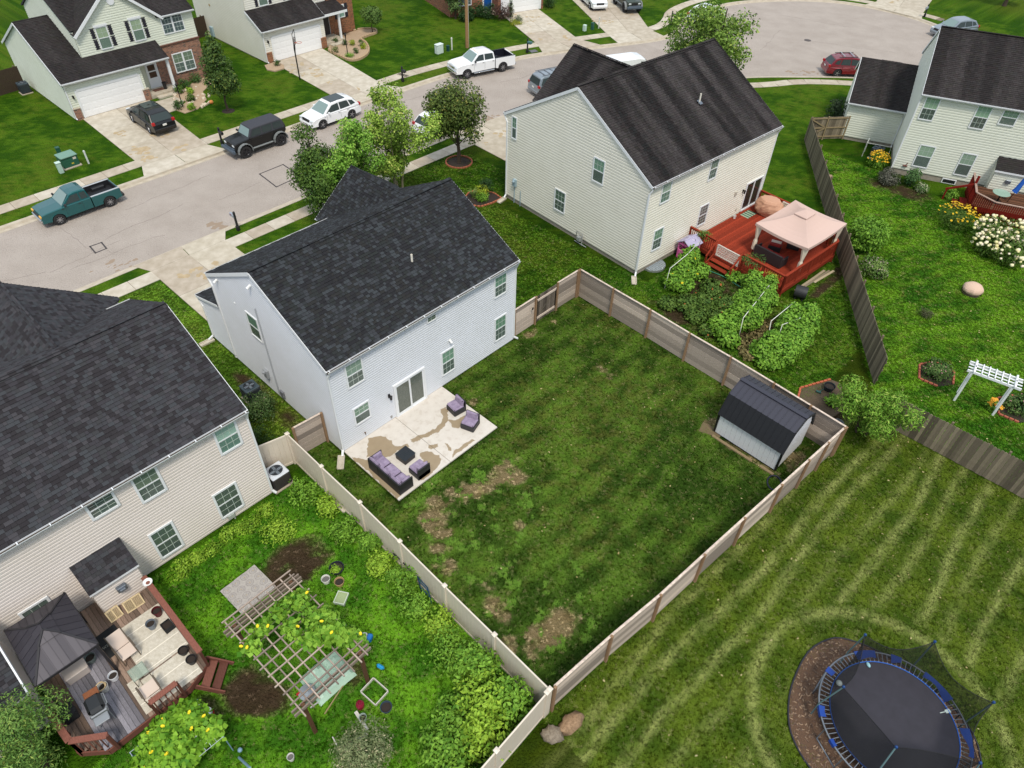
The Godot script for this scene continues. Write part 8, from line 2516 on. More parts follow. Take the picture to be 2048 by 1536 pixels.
	# barbecue
	var gr := thing("barbecue_grill","black and grey gas grill with wooden side shelf on the deck","grill",flat(zd(745,1170),H),-0.1)
	part(gr,"lid",mb().at(V(0,0.95,0),0,0,0).bbox(V(0,0,0),V(0.5,0.26,0.62),0.09),mat("grill_black",rgb(36,38,40),0.4))
	part(gr,"firebox",mb().bbox(V(0,0.76,0),V(0.52,0.2,0.64),0.03),mat("grill_grey",rgb(150,154,158),0.5,{"metal":0.4}))
	part(gr,"side_shelf",mb().bbox(V(0,0.8,-0.5),V(0.44,0.04,0.32),0.02),wood("shelf",rgb(170,110,78),V(0.5,6,6),0))
	part(gr,"side_shelf",mb().bbox(V(0,0.8,0.5),V(0.44,0.04,0.3),0.02),mat("grill_grey"))
	for s in [[-1,-1],[1,-1],[1,1],[-1,1]]: part(gr,"leg",mb().tube([V(s[0] * 0.22,0,s[1] * 0.28),V(s[0] * 0.22,0.7,s[1] * 0.28)],0.02,6),mat("grill_grey"))
	part(gr,"handle",mb().tube([V(0.28,0.94,-0.2),V(0.32,0.94,-0.2),V(0.32,0.94,0.2),V(0.28,0.94,0.2)],0.015,6),mat("grill_grey"))
	var db := thing("storage_box","black storage box against the deck edge rail","box",flat(zd(505,1170),H),0.0)
	part(db,"box",mb().bbox(V(0,0.2,0),V(0.4,0.38,0.46),0.02),mat("mat_black"))
	part(db,"lid",mb().bbox(V(0,0.41,0),V(0.44,0.05,0.5),0.02),mat("mat_black"))
	# slatted tan panels leaning at the bay, white dish on the rail
	for q in [[805,450,0.6,"square tan slatted panel leaning at the box bay"],[940,375,0.8,"long tan slatted panel beside the square one"]]:
		var p := zd(q[0],q[1],0.85)
		var o := thing("slatted_panel",q[3],"panel",V(p.x,H,p.z),0.05 if q[0] < 900 else -0.03)
		var tm2 := mat("tan_plastic",rgb(206,184,140),0.6)
		var wd := 0.42 if q[0] < 900 else 0.6
		part(o,"frame",mb().at(V(0,0.0,0),0,-0.9).box(V(0,0.02,0),V(wd,0.04,0.03)).box(V(0,0.42,0),V(wd,0.04,0.03)).box(V(-wd / 2,0.22,0),V(0.04,0.44,0.03)).box(V(wd / 2,0.22,0),V(0.04,0.44,0.03)).box(V(0,0.22,0),V(0.03,0.4,0.03)),tm2)
		for k in 9: part(o,"slat",mb().at(V(0,0,0),0,-0.9).box(V(0,0.06 + k * 0.04,0.0),V(wd - 0.03,0.016,0.02)),tm2)
	var ds := thing("white_dish","white round dish on the rail post near the box bay","dish",V(-9.16,1.36,1.15))
	part(ds,"dish",mb().lathe([[0.0,0.03],[0.12,0.05],[0.17,0.09],[0.16,0.1]],Vector3.ZERO,18),mat("white_plastic",rgb(236,236,234),0.4))
	# box-shaped things under the gazebo
	var bench := thing("storage_bench","pale grey storage bench under the gazebo edge","bench",flat(zd(530,850,0.8),H),0.0)
	part(bench,"box",mb().bbox(V(0,0.18,0),V(0.7,0.34,0.4),0.02),mat("bench_grey",rgb(196,184,176),0.6))
	part(bench,"lid",mb().bbox(V(0,0.37,0),V(0.74,0.05,0.44),0.02),mat("bench_lid",rgb(206,194,184),0.6))
	build_pergola()
	# things lying in the garden
	pot("white bucket on the grass beside the soil patch",flat(zp(800,360),0),0.16,0.26,rgb(228,226,218),false,"bucket")
	pot("tan bucket holding a white jug beside the white bucket",flat(zp(885,375),0),0.18,0.24,rgb(182,150,110),true,"bucket")
	var pl := pot("round black tub planted with leafy greens",flat(zp(868,290),0),0.27,0.26,rgb(40,42,52),true)
	shrub("potted_greens","leafy greens growing in the round black tub","plant",pl.position + V(0,0.16,0),V(0.24,0.14,0.24),260,0.09,LIME,361)
	var tray := thing("plastic_tray","square clear tray of greenish water on the grass","tray",flat(zp(895,470),0),0.55)
	part(tray,"rim",mb().box(V(0,0.07,0.2),V(0.5,0.14,0.03)).box(V(0,0.07,-0.2),V(0.5,0.14,0.03)).box(V(0.235,0.07,0),V(0.03,0.14,0.37)).box(V(-0.235,0.07,0),V(0.03,0.14,0.37)),mat("tray_pale",rgb(196,204,186),0.4))
	part(tray,"water",mb().box(V(0,0.08,0),V(0.44,0.02,0.37)),mat("tray_water",rgb(150,164,118),0.15))
	var rug := thing("patterned_rug","faded patterned rug spread on the overgrown grass","rug",V(-6.6,0.02,2.98),0.05)
	var pt := carpet_tex()
	var rm := StandardMaterial3D.new(); rm.resource_name = "carpet"; rm.albedo_texture = pt; rm.roughness = 0.95
	var q := mb()
	for i in 8:
		for j in 8:
			var f := func(a: int,b: int) -> Vector3: return V(-0.76 + a * 0.19,0.015 + 0.012 * sin(a * 1.9 + b * 1.3),-0.7 + b * 0.175)
			var s := q.v.size()
			q.quad(f.call(i,j + 1),f.call(i + 1,j + 1),f.call(i + 1,j),f.call(i,j))
			for k in 4: q.u[s + k] = Vector2((q.v[s + k].x + 0.76) / 1.52,(q.v[s + k].z + 0.7) / 1.4)
	q.box(V(0,0.0,0),V(1.5,0.012,1.38))
	part(rug,"pile",q,rm)
	var cr := thing("drink_crate","blue and white plastic crates under the pergola edge","crate",flat(zp(1045,715),0),0.55)
	for k in 3: part(cr,"tub",mb().bbox(V(0,0.1,-0.22 + k * 0.2),V(0.26,0.2,0.18),0.03),mat("crate_white",rgb(220,222,214),0.4) if k == 1 else mat("crate_blue",rgb(24,118,196),0.4))
	tag(part(self,"blue_scoop",mb().at(Vector3.ZERO,0.3,0.2).bbox(V(0,0.07,0),V(0.14,0.1,0.3),0.045),mat("scoop_blue",rgb(24,140,196),0.4),flat(zp(1140,900),0)),"turquoise plastic scoop lying on the weeds","scoop")
	pot("black bucket with blue rim in the weeds",flat(zp(1180,1165),0),0.19,0.22,rgb(58,74,92),true,"bucket")
	pot("pale green tub behind the red gas bottle",flat(zp(1035,1235),0),0.12,0.3,rgb(190,206,196),true,"bucket")
	pot("white pail near the bottom shrub",flat(zp(580,1480),0),0.11,0.24,rgb(226,224,220),false,"bucket")
	var gb := thing("gas_bottle","dark red gas bottle among the garden clutter","gas bottle",flat(zp(1016,1150),0))
	part(gb,"tank",mb().lathe([[0.08,0.0],[0.14,0.06],[0.14,0.24],[0.08,0.32],[0.0,0.33]],Vector3.ZERO,14),mat("bottle_red",rgb(136,22,52),0.35))
	part(gb,"collar",mb().lathe([[0.07,0.31],[0.07,0.4],[0.06,0.4],[0.06,0.32]],Vector3.ZERO,12),mat("bottle_red"))
	var fr := thing("raised_bed_frame","empty white raised bed frame in the weeds","frame",flat(zp(1105,1060),0),0.1)
	for s in [[V(0,0.08,0.36),V(0.6,0.14,0.03)],[V(0,0.08,-0.36),V(0.6,0.14,0.03)],[V(0.3,0.08,0),V(0.03,0.14,0.69)],[V(-0.3,0.08,0),V(0.03,0.14,0.69)]]: part(fr,"board",mb().bbox(s[0],s[1],0.005),mat("frame_white",rgb(206,202,192),0.7))
	for e in [[zp(985,1185),zp(1060,1300),"white downspout piece bent over the weeds"],[zp(1060,1320),zp(915,1435),"grey weathered board lying at the bottom shrub"],[zp(840,1345),zp(868,1400),"short white pipe lying on the grass"],[zp(790,1200),zp(930,985),"bundle of bamboo canes lying beside the pergola"],[zp(700,1160),zp(900,1020),"white plastic pipe leaning among the canes"]]:
		tag(part(self,numbered("loose_board"),mb().beam(e[0] + V(0,0.06,0),e[1] + V(0,0.07,0),0.11 if e[2].contains("down") or e[2].contains("board") else 0.035,0.05),mat("bamboo",rgb(150,134,92),0.7) if e[2].contains("bamboo") else mat("frame_white")),e[2],"board")
	var cw := thing("cable_reel","white round tub with yellow handled tool beside the deck steps","reel",flat(zd(1460,1140,0.2),0))
	part(cw,"tub",mb().lathe([[0.13,0],[0.15,0.24],[0.0,0.26]],Vector3.ZERO,16),mat("white_plastic"))
	part(cw,"red_base",mb().lathe([[0.18,0],[0.16,0.1]],Vector3.ZERO,16),mat("reel_red",rgb(170,36,36),0.5))
	part(cw,"yellow_handle",mb().tube([V(0.1,0.28,-0.02),V(-0.35,0.75,-0.2)],0.018,6),mat("handle_yellow",rgb(224,184,30),0.5))
	# weeds: leaf heaps along the vinyl fence and the house foot
	var w := 0
	var weeds := [[-2.6,0.9,0.8,0.35],[-2.3,2.2,0.6,0.4],[-2.5,3.6,0.7,0.4],[-2.2,4.8,0.5,0.45],[-2.5,5.9,0.7,0.5],[-2.4,7.1,0.7,0.5],[-2.7,8.2,0.7,0.55],[-2.6,9.3,0.7,0.6],[-3.1,10.3,0.9,0.7],[-2.9,11.4,0.9,0.85],[-3.4,12.4,1.0,0.9],[-2.9,13.2,0.8,0.9],[-4.4,12.2,0.9,0.6],[-4.2,13.3,0.9,0.8],[-5.4,12.9,0.9,0.8]]
	for e in weeds:
		var lime := w % 3 == 1
		shrub("weed_clump","%s leafy weeds %s the %s of the vinyl fence" % ["lime" if lime else "green",["before","under","beside"][w % 3],["bay next to the air conditioner","second bay from the beige house","third bay from the beige house","bay with the blue trellis","last bay before the corner post"][w / 3]],"weeds",V(e[0],0,e[1]),V(e[2],e[3],e[2]),1100 if w < 9 else 1900,0.13 if w < 9 else 0.17,LIME if lime else MIDG,370 + w,{"group": "weeds along the vinyl fence","aspect":0.5,"clump":2.0})
		w += 1
	for k in 6: shrub("weed_clump","bright low weeds at the beige wall, %s clump from its corner" % ["first","second","third","fourth","fifth","sixth"][k],"weeds",V(-4.3 - k * 0.75,0,0.45 + 0.12 * (k % 2)),V(0.5,0.22,0.4),600,0.1,LIME,390 + k,{"group": "weeds along the beige wall"})
	shrub("weed_clump","patch of lime weeds between house and soil patch","weeds",V(-4.2,0,1.6),V(1.0,0.16,0.7),1100,0.1,LIME,398)
	# grey-leaved bush at the bottom edge, squash vine on a wire trellis beside the deck
	shrub("silver_shrub","grey green shrub with pale tips at the bottom of the garden","shrub",g(725,1505,0.5) * V(1,0,1),V(1.1,0.85,0.95),6200,0.11,[Color(0.09,0.13,0.05),Color(0.26,0.30,0.14),Color(0.52,0.47,0.28)],399,{"third":0.09,"aspect":0.28,"clump":2.2})
	var sp := g(345,1475,1.2) * V(1,0,1)
	var sq := thing("squash_vine","squash vine with big leaves and yellow blossoms over a wire trellis by the deck","plant",sp)
	var b := [[V(-0.2,1.28,0),V(0.85,0.24,0.65)],[V(-0.75,1.25,0.25),V(0.6,0.22,0.55)],[V(0.6,1.2,-0.1),V(0.6,0.22,0.6)],[V(0.1,1.25,-0.45),V(0.9,0.22,0.4)],[V(-0.4,1.2,0.8),V(1.1,0.25,0.4)],[V(0.9,1.15,0.6),V(0.4,0.25,0.5)]]
	part(sq,"foliage",foliage(b,7000,0.18,[Color(0.07,0.20,0.014),Color(0.25,0.45,0.04)],400,{"aspect":1.0,"clump":2.4,"gap":-0.3,"droop":0.1}),leafmat())
	blossoms(sq,b,10,411)
	part(sq,"stem",mb().tube([V(0,-0.04,0),V(0.1,0.6,0),V(0,1.1,0)],0.02,5),mat("stem_green",rgb(86,104,54),0.8))
	var tr := thing("wire_trellis","white wire mesh trellis under the squash vine","trellis",sp)
	for k in 13:
		part(tr,"wire",mb().tube([V(-1.1 + k * 0.18,1.22,-0.5),V(-1.1 + k * 0.18,1.22,1.1)],0.008,5),mat("wire_white",rgb(196,206,210),0.4))
		if k < 9: part(tr,"wire",mb().tube([V(-1.1,1.228,-0.5 + k * 0.2),V(1.1,1.228,-0.5 + k * 0.2)],0.008,5),mat("wire_white"))
	for s in [[-1.1,-0.5],[1.1,-0.5],[1.1,1.1],[-1.1,1.1]]: part(tr,"leg",mb().tube([V(s[0],0,s[1]),V(s[0],1.22,s[1])],0.02,6),mat("pipe_blue",rgb(120,150,170),0.5))
	tag(part(self,"blue_pipe",mb().tube([g(478,1515,0.1),g(500,1536,0.9)],0.04,8).ball(g(480,1500,0.3),V(0.08,0.08,0.08),8,6),mat("pipe_blue")),"blue grey pipe with white end standing at the trellis corner","pipe")
	# blue trellis frame against the vinyl fence, dark hose on it
	var bt := thing("blue_trellis","blue metal trellis frame leaning on the vinyl fence","trellis",V(-2.25,0,8.1),1.5)
	part(bt,"frame",mb().tube([V(-0.3,0,0.1),V(-0.3,1.35,0),V(0.3,1.35,0),V(0.3,0,0.1)],0.022,6).tube([V(-0.3,1.1,0.01),V(0.3,1.1,0.01)],0.018,6).tube([V(-0.3,0.6,0.05),V(0.0,0.45,0.1),V(0.3,0.6,0.05)],0.02,6),mat("trellis_blue",rgb(24,66,100),0.5))
	var hz := []
	for k in [[787,1107],[800,1118],[820,1140],[838,1155]]: hz.append(g(k[0],k[1],0.55))
	var dh := part(self,"dark_hose",mb().tube(hz,0.03,6),mat("hose_dark",rgb(34,38,40),0.6))
	tag(dh,"dark hose hanging along the foot of the vinyl fence","hose")
	tag(part(self,numbered("stone_slab"),mb().bbox(V(0,0.04,0),V(0.3,0.1,0.85),0.02),mat("slab2"),g(680,1012),V(0,0.05,0)),"pale stone slab at the foot of the vinyl fence","slab")

func flat(p: Vector3,y: float) -> Vector3:
	return V(p.x,y,p.z)

func blossoms(o: Node3D,b: Array,n: int,sd: int) -> void:
	var r := RandomNumberGenerator.new()
	r.seed = sd
	var q := mb()
	for k in 5:
		var a := TAU * k / 5
		q.tri(V(0,0,0),V(cos(a + 0.6) * 0.05,0.02,sin(a + 0.6) * 0.075),V(cos(a - 0.6) * 0.05,0.02,sin(a - 0.6) * 0.075))
	var me := q.mesh()
	for i in n:
		var e: Array = b[r.randi() % b.size()]
		var d := Vector3(r.randfn(),absf(r.randfn()) + 1.2,r.randfn()).normalized()
		part(o,"blossom",me,mat("blossom",rgb(244,214,30),0.7,{"both": true}),e[0] + d * e[1] * 1.15,V(0,r.randf() * 6,0))

func carpet_tex() -> ImageTexture:
	var w := 256
	var im := Image.create(w,w,false,Image.FORMAT_RGB8)
	var n := FastNoiseLite.new(); n.seed = 2; n.frequency = 0.05
	for y in w:
		for x in w:
			var k := 0.5 + 0.5 * n.get_noise_2d(x,y)
			var c := Color(0.60,0.575,0.555).lerp(Color(0.72,0.695,0.665),k)
			var rx := (x % 64) - 32.0 + (0.0 if (y / 64) % 2 == 0 else 0.0); var ry := (y % 64) - 32.0
			var d := sqrt(rx * rx + ry * ry) + n.get_noise_2d(x * 3.0,y * 3.0) * 4.0
			if absf(d - 24.0) < 2.5 or absf(d - 13.0) < 2.0: c = c.lerp(Color(0.47,0.445,0.44),0.5)
			if d < 5.0: c = c.lerp(Color(0.60,0.52,0.40),0.6)
			im.set_pixel(x,y,c)
	return ImageTexture.create_from_image(im)

func chair_sling(label: String,p: Vector3,yaw: float) -> void:
	var c := thing("sling_chair",label,"chair",V(p.x,0.51,p.z),yaw)
	var sl := mat("sling_tan",rgb(212,194,180),0.9); var fr := mat("bronze",rgb(104,92,78),0.5,{"metal":0.4})
	part(c,"seat",mb().bbox(V(0,0.38,0.1),V(0.5,0.03,0.48),0.01),sl)
	part(c,"backrest",mb().at(V(0,0.62,-0.34),0,-0.55).bbox(V(0,0,0),V(0.5,0.62,0.03),0.01),sl)
	for s in [-1.0,1.0]:
		part(c,"frame",mb().tube([V(s * 0.27,0,0.32),V(s * 0.27,0.58,0.3),V(s * 0.27,0.58,-0.2),V(s * 0.27,0.0,-0.3)],0.018,6).tube([V(s * 0.27,0.38,0.34),V(s * 0.27,0.38,-0.15),V(s * 0.27,0.92,-0.52)],0.018,6),fr)
		part(c,"armrest",mb().bbox(V(s * 0.28,0.6,0.05),V(0.06,0.025,0.5),0.01),fr)

func build_pergola() -> void:
	var p := thing("lattice_pergola","weathered lattice pergola overgrown with squash vine","pergola",V(-6.8,0,7.2),0.028)
	var wd := func(k: int) -> StandardMaterial3D: return wood("pergola",rgb(206,186,170),V(3,3,3),k)
	# local: x across 2.7, z along 4.4
	for k in 9: part(p,"long_slat",mb().bbox(V(-1.25 + k * 0.31,2.32,0),V(0.045,0.06,4.5 - 0.12 * (k % 3)),0.006),wd.call(k % 5),Vector3.ZERO,V(0,0.01 * sin(k * 2.0),0))
	for z in [-1.95,-1.8,1.8,1.95]: part(p,"header_beam",mb().bbox(V(0,2.2,z),V(2.95,0.15,0.05),0.008),wd.call(1))
	for k in 9: part(p,"cross_slat",mb().bbox(V(0,2.375,-1.55 + k * 0.4),V(2.8 - 0.1 * (k % 2),0.05,0.045),0.006),wd.call((k * 2) % 5),Vector3.ZERO,V(0,0.012 * cos(k * 3.0),0))
	for k in 2: part(p,"end_slat",mb().bbox(V(0,2.375,-2.2 + k * 0.22),V(2.7,0.05,0.045),0.006),wd.call(k))
	for s in [[-1.1,-1.87],[1.1,-1.87],[1.1,1.87],[-1.1,1.87]]: part(p,"post",mb().bbox(V(s[0],1.1,s[1]),V(0.13,2.4,0.1),0.01),wood("pergola_post",rgb(120,88,66),V(5,0.5,5),0))
	var v := thing("squash_vine","squash vine with yellow blossoms trailing across the pergola top","plant",V(-6.8,0,7.2))
	var b := [[V(-1.15,2.45,-0.75),V(0.35,0.14,0.3)],[V(-0.7,2.45,-0.95),V(0.4,0.14,0.25)],[V(-0.2,2.45,-1.1),V(0.4,0.14,0.25)],[V(0.35,2.45,-1.2),V(0.4,0.15,0.28)],[V(0.85,2.45,-1.0),V(0.4,0.16,0.35)],[V(0.05,2.45,-0.4),V(0.3,0.14,0.5)],[V(0.75,2.45,-0.2),V(0.35,0.18,0.5)],[V(0.8,2.5,0.5),V(0.5,0.22,0.6)],[V(0.3,2.45,0.35),V(0.35,0.16,0.4)],[V(1.15,2.4,1.0),V(0.4,0.25,0.5)],[V(1.3,1.9,1.3),V(0.35,0.6,0.45)],[V(1.2,2.4,0.1),V(0.3,0.2,0.4)]]
	part(v,"foliage",foliage(b,2500,0.18,[Color(0.07,0.20,0.016),Color(0.24,0.42,0.045)],421,{"aspect":1.0,"clump":2.6,"gap":-0.2,"droop":0.1}),leafmat())
	blossoms(v,b,9,422)
	part(v,"stem",mb().tube([V(1.3,-0.03,1.5),V(1.25,1.2,1.4),V(1.1,2.4,1.0),V(0.8,2.45,0.3),V(0.4,2.45,-1.0),V(-1.1,2.45,-0.8)],0.018,5),mat("stem_green",rgb(86,104,54),0.8))
	# sheet-covered heap and metal bin underneath
	var sh := thing("covered_heap","pale green plastic sheet over a heap under the pergola","heap",V(-6.5,0,7.9))
	var m := mb()
	var f := FastNoiseLite.new(); f.seed = 12; f.frequency = 1.7
	for i in 12:
		for j in 10:
			var h := func(a: int,c: int) -> Vector3:
				var x := -0.75 + a * 0.125; var z := -0.65 + c * 0.13
				var k := (1.0 - pow(absf(x / 0.78),4.0)) * (1.0 - pow(absf(z / 0.68),4.0))
				return V(x,maxf(0.02,(0.42 + f.get_noise_2d(x * 2.0,z * 2.0) * 0.22) * k),z)
			m.quad(h.call(i,j + 1),h.call(i + 1,j + 1),h.call(i + 1,j),h.call(i,j))
	part(sh,"sheet",m,mat("sheet_green",rgb(176,204,184),0.45,{"both": true}))
	var bn := thing("metal_bin","grey metal bin with red lid edge under the pergola","bin",V(-7.35,0,8.05))
	part(bn,"bin",mb().lathe([[0.22,0],[0.26,0.5],[0.28,0.5],[0.28,0.54],[0.0,0.6]],Vector3.ZERO,18),mat("zinc",rgb(168,174,178),0.4,{"metal":0.5}))
	part(bn,"red_tag",mb().bbox(V(-0.22,0.52,-0.16),V(0.16,0.06,0.1),0.02),mat("reel_red",rgb(170,36,36),0.5))

# ------------------------------------------------------------------ trampoline
func build_trampoline() -> void:
	var c := V(5.3,0,22.55)
	var pts := [[7.5,20.25],[7.03,19.76],[6.01,19.44],[4.52,19.6],[3.47,20.03],[2.89,20.55],[2.5,21.34],[2.35,22.4],[2.6,23.6],[3.2,24.6],[4.2,25.3],[5.6,25.5],[7.0,25.0],[7.7,24.0],[7.95,22.4],[7.85,21.2]]
	var poly := smooth_line(P2(pts),3,true)
	var bed := thing("mulch_bed","brown mulch bed with black edging under the trampoline","garden bed",V(0,0,0))
	part(bed,"mulch",mb().slab(poly,-0.02,0.04),mat("mulch_brown",rgb(134,104,82),0.95,{"tex": grain("chips",512,0.05,0.14,0.35,Color(0.40,0.38,0.36),Color(1,1,1),33,0.5),"scale":0.55}))
	var ed := []
	for q in poly: ed.append(V(q.x,0.06,q.y))
	ed.append(ed[0])
	part(bed,"edging",mb().tube(ed,0.03,6,false),mat("edging_black",rgb(38,38,46),0.6))
	var chip := mb()
	chip.box(V(0,0,0),V(0.09,0.02,0.03))
	var mmc := MultiMesh.new()
	mmc.transform_format = MultiMesh.TRANSFORM_3D
	mmc.use_colors = true
	mmc.mesh = chip.mesh()
	var r := RandomNumberGenerator.new()
	r.seed = 44
	var xs := []
	while xs.size() < 2600:
		var q := Vector2(r.randf_range(2.2,8.0),r.randf_range(19.3,25.6))
		if Geometry2D.is_point_in_polygon(q,poly): xs.append(q)
	mmc.instance_count = xs.size()
	for i in xs.size():
		mmc.set_instance_transform(i,Transform3D(Basis.from_euler(V(r.randf_range(-0.4,0.4),r.randf() * TAU,r.randf_range(-0.4,0.4))),V(xs[i].x,0.05,xs[i].y)))
		var k := r.randf()
		mmc.set_instance_color(i,Color(0.10,0.062,0.045).lerp(Color(0.36,0.25,0.16),k * k))
	var ci := MultiMeshInstance3D.new()
	ci.name = "bark_chips"; ci.multimesh = mmc
	ci.material_override = mat("chip",Color.WHITE,0.95,{"vc": true})
	ci.set_meta("kind","stuff")
	bed.add_child(ci,true)
	# the trampoline itself
	var t := thing("trampoline","large round trampoline with torn blue pads and black net","trampoline",c)
	var R := 2.33; var H := 0.86
	var steel := mat("tramp_steel",rgb(132,138,146),0.45,{"metal":0.6})
	var blue := mat("pad_blue",rgb(24,66,150),0.55)
	var ring := []
	for i in 61: ring.append(V(cos(TAU * i / 60) * R,H,sin(TAU * i / 60) * R))
	part(t,"frame_ring",mb().tube(ring,0.03,8,false),steel)
	part(t,"mat",mb().lathe([[0.0,H - 0.04],[R - 0.36,H - 0.01],[R - 0.34,H - 0.03]],Vector3.ZERO,60),mat("tramp_mat",rgb(52,50,60),0.7,{"tex": grain("mattex",256,0.01,0.3,0.6,Color(0.82,0.82,0.82),Color(1,1,1),18,0.2),"scale":0.7}))
	var spr := mb()
	spr.beam(V(R - 0.35,0,0),V(R - 0.02,0.02,0),0.022,0.022)
	var sm := spr.mesh()
	for i in 90: part(t,"spring",sm,steel,V(0,H - 0.02,0),V(0,TAU * i / 90,0))
	# torn padding: lengths of blue pad with gaps between
	var gaps := [[0.05,0.5],[0.9,1.3],[1.75,2.5],[2.85,3.2],[3.6,3.7],[4.0,4.16],[4.7,4.8],[5.3,5.62],[5.85,6.0]]
	for e in gaps:
		var n := maxi(2,int((e[1] - e[0]) / 0.06))
		var m := mb()
		for i in n:
			var a0: float = lerpf(e[0],e[1],i / float(n)); var a1: float = lerpf(e[0],e[1],(i + 1) / float(n))
			var ri := R - 0.2 + 0.13 * sin(a0 * 9.0) * sin(a0 * 4.0); var rj := R - 0.2 + 0.13 * sin(a1 * 9.0) * sin(a1 * 4.0)
			m.quad(V(cos(a0) * ri,H + 0.015,sin(a0) * ri),V(cos(a1) * rj,H + 0.015,sin(a1) * rj),V(cos(a1) * (R + 0.04),H + 0.05,sin(a1) * (R + 0.04)),V(cos(a0) * (R + 0.04),H + 0.05,sin(a0) * (R + 0.04)))
			m.quad(V(cos(a0) * (R + 0.04),H + 0.05,sin(a0) * (R + 0.04)),V(cos(a1) * (R + 0.04),H + 0.05,sin(a1) * (R + 0.04)),V(cos(a1) * (R + 0.05),H - 0.08,sin(a1) * (R + 0.05)),V(cos(a0) * (R + 0.05),H - 0.08,sin(a0) * (R + 0.05)))
		part(t,"pad",m,blue)
	var rope := []
	for i in 61: rope.append(V(cos(TAU * i / 60) * (R - 0.34),H,sin(TAU * i / 60) * (R - 0.34)))
	part(t,"mat_edge",mb().tube(rope,0.018,5,false),mat("edge_blue",rgb(36,96,186),0.6))
	for k in 6:
		var a := 0.5 + TAU * k / 6
		part(t,"leg",mb().tube([V(cos(a - 0.2) * R,H - 0.03,sin(a - 0.2) * R),V(cos(a - 0.2) * (R + 0.02),0.06,sin(a - 0.2) * (R + 0.02)),V(cos(a + 0.2) * (R + 0.02),0.06,sin(a + 0.2) * (R + 0.02)),V(cos(a + 0.2) * R,H - 0.03,sin(a + 0.2) * R)],0.028,8),steel)
	# poles lean and the net sags between them
	var tops := [V(1.06,2.4,-2.03),V(2.45,2.4,-0.27),V(1.73,2.4,1.8),V(-0.4,2.4,2.1),V(-1.7,2.4,0.14),V(-1.1,2.4,-1.78)]
	for k in 6:
		var q: Vector3 = tops[k]
		var dir := V(q.x,0,q.z).normalized()
		part(t,"pole",mb().tube([dir * (R + 0.04) + V(0,0.15,0),dir * (R + 0.05) + V(0,1.0,0),q],0.024,8),mat("pole_foam",rgb(96,124,128),0.6))
		part(t,"pole_cap",mb().ball(q + V(0,0.04,0),V(0.05,0.06,0.05),10,6),mat("cap_blue",rgb(14,62,120),0.3))
	var net := mat("net",rgb(14,14,16),0.8,{"alpha":0.6,"both": true})
	for k in 6:
		var a: Vector3 = tops[k]; var b: Vector3 = tops[(k + 1) % 6]
		var m := mb()
		var da := V(a.x,0,a.z).normalized() * (R - 0.3); var db := V(b.x,0,b.z).normalized() * (R - 0.3)
		for i in 10:
			for j in 6:
				var f := func(u: float,w: float) -> Vector3:
					var lo := da.lerp(db,u).normalized() * (R - 0.3) + V(0,H + 0.02,0)
					var hi := a.lerp(b,u) - V(0,0.32 * sin(u * PI),0) - V(a.x + b.x,0,a.z + b.z).normalized() * 0.22 * sin(u * PI)
					return lo.lerp(hi,w)
				m.quad(f.call(i / 10.0,j / 6.0),f.call((i + 1) / 10.0,j / 6.0),f.call((i + 1) / 10.0,(j + 1) / 6.0),f.call(i / 10.0,(j + 1) / 6.0))
		part(t,"net_panel",m,net)
		var hem := []
		for i in 11:
			var u := i / 10.0
			hem.append(a.lerp(b,u) - V(0,0.32 * sin(u * PI),0) - V(a.x + b.x,0,a.z + b.z).normalized() * 0.22 * sin(u * PI))
		part(t,"net_hem",mb().tube(hem,0.012,5),mat("hem_black",rgb(26,26,30),0.8))
	var bl := part(self,"play_ball",mb().ball(V(0,0.11,0),V(0.11,0.11,0.11),16,10),mat("ball_white",rgb(176,190,190),0.4),flat(g(1540 + 552 / 4.031,1200 + 675 / 4.031,0.9),H - 0.03))
	tag(bl,"white ball with a dark band lying on the trampoline mat","ball")
	part(bl,"band",mb().lathe([[0.112,0.09],[0.114,0.11],[0.112,0.13]],Vector3.ZERO,16),mat("mat_black"),Vector3.ZERO,V(0,0,0.0))
	var fb := part(self,"toy_football",mb().ball(V(0,0.06,0),V(0.1,0.06,0.06),14,8),mat("ball_blue",rgb(150,196,206),0.4),flat(g(1540 + 790 / 4.031,1200 + 525 / 4.031,0.86),H - 0.03),V(0,1.0,0))
	tag(fb,"pale blue toy football on the trampoline mat","ball")
	var rk := part(self,"toy_racket",mb().at(V(0,0.02,0)).bbox(V(0,0,0),V(0.2,0.02,0.12),0.01).bbox(V(-0.2,0,0),V(0.2,0.02,0.03),0.008),mat("racket_pale",rgb(190,204,198),0.5),flat(g(1540 + 1435 / 4.031,1200 + 895 / 4.031,0.86),H - 0.02),V(0,-0.6,0))
	tag(rk,"pale toy racket at the edge of the trampoline mat","racket")

# ------------------------------------------------------------------ along the street
func mailbox(label: String,p: Vector3,yaw: float,c: Color) -> void:
	var o := thing("mailbox",label,"mailbox",p,yaw)
	var bk := mat("post_black",rgb(28,28,30),0.6)
	part(o,"post",mb().bbox(V(0,0.62,0),V(0.12,1.3,0.12),0.012).lathe([[0.09,1.26],[0.07,1.3],[0.0,1.36]],Vector3.ZERO,4).bbox(V(0,0.16,0),V(0.2,0.34,0.2),0.02),bk)
	part(o,"arm",mb().bbox(V(0,0.86,0.16),V(0.08,0.08,0.42),0.01),bk)
	var m := mb()
	var poly := PackedVector2Array([Vector2(-0.09,0.9),Vector2(0.09,0.9)])
	for i in 9: poly.append(Vector2(cos(PI * i / 8.0) * 0.09,1.02 + sin(PI * i / 8.0) * 0.09))
	m.plate(poly,0.0,0.48)
	var b := part(o,"box",m,mat("mbox%d" % c.to_rgba32(),c,0.4))
	part(b,"flag",mb().box(V(0.1,1.05,0.3),V(0.01,0.05,0.16)),mat("flag_red",rgb(150,40,36),0.5))

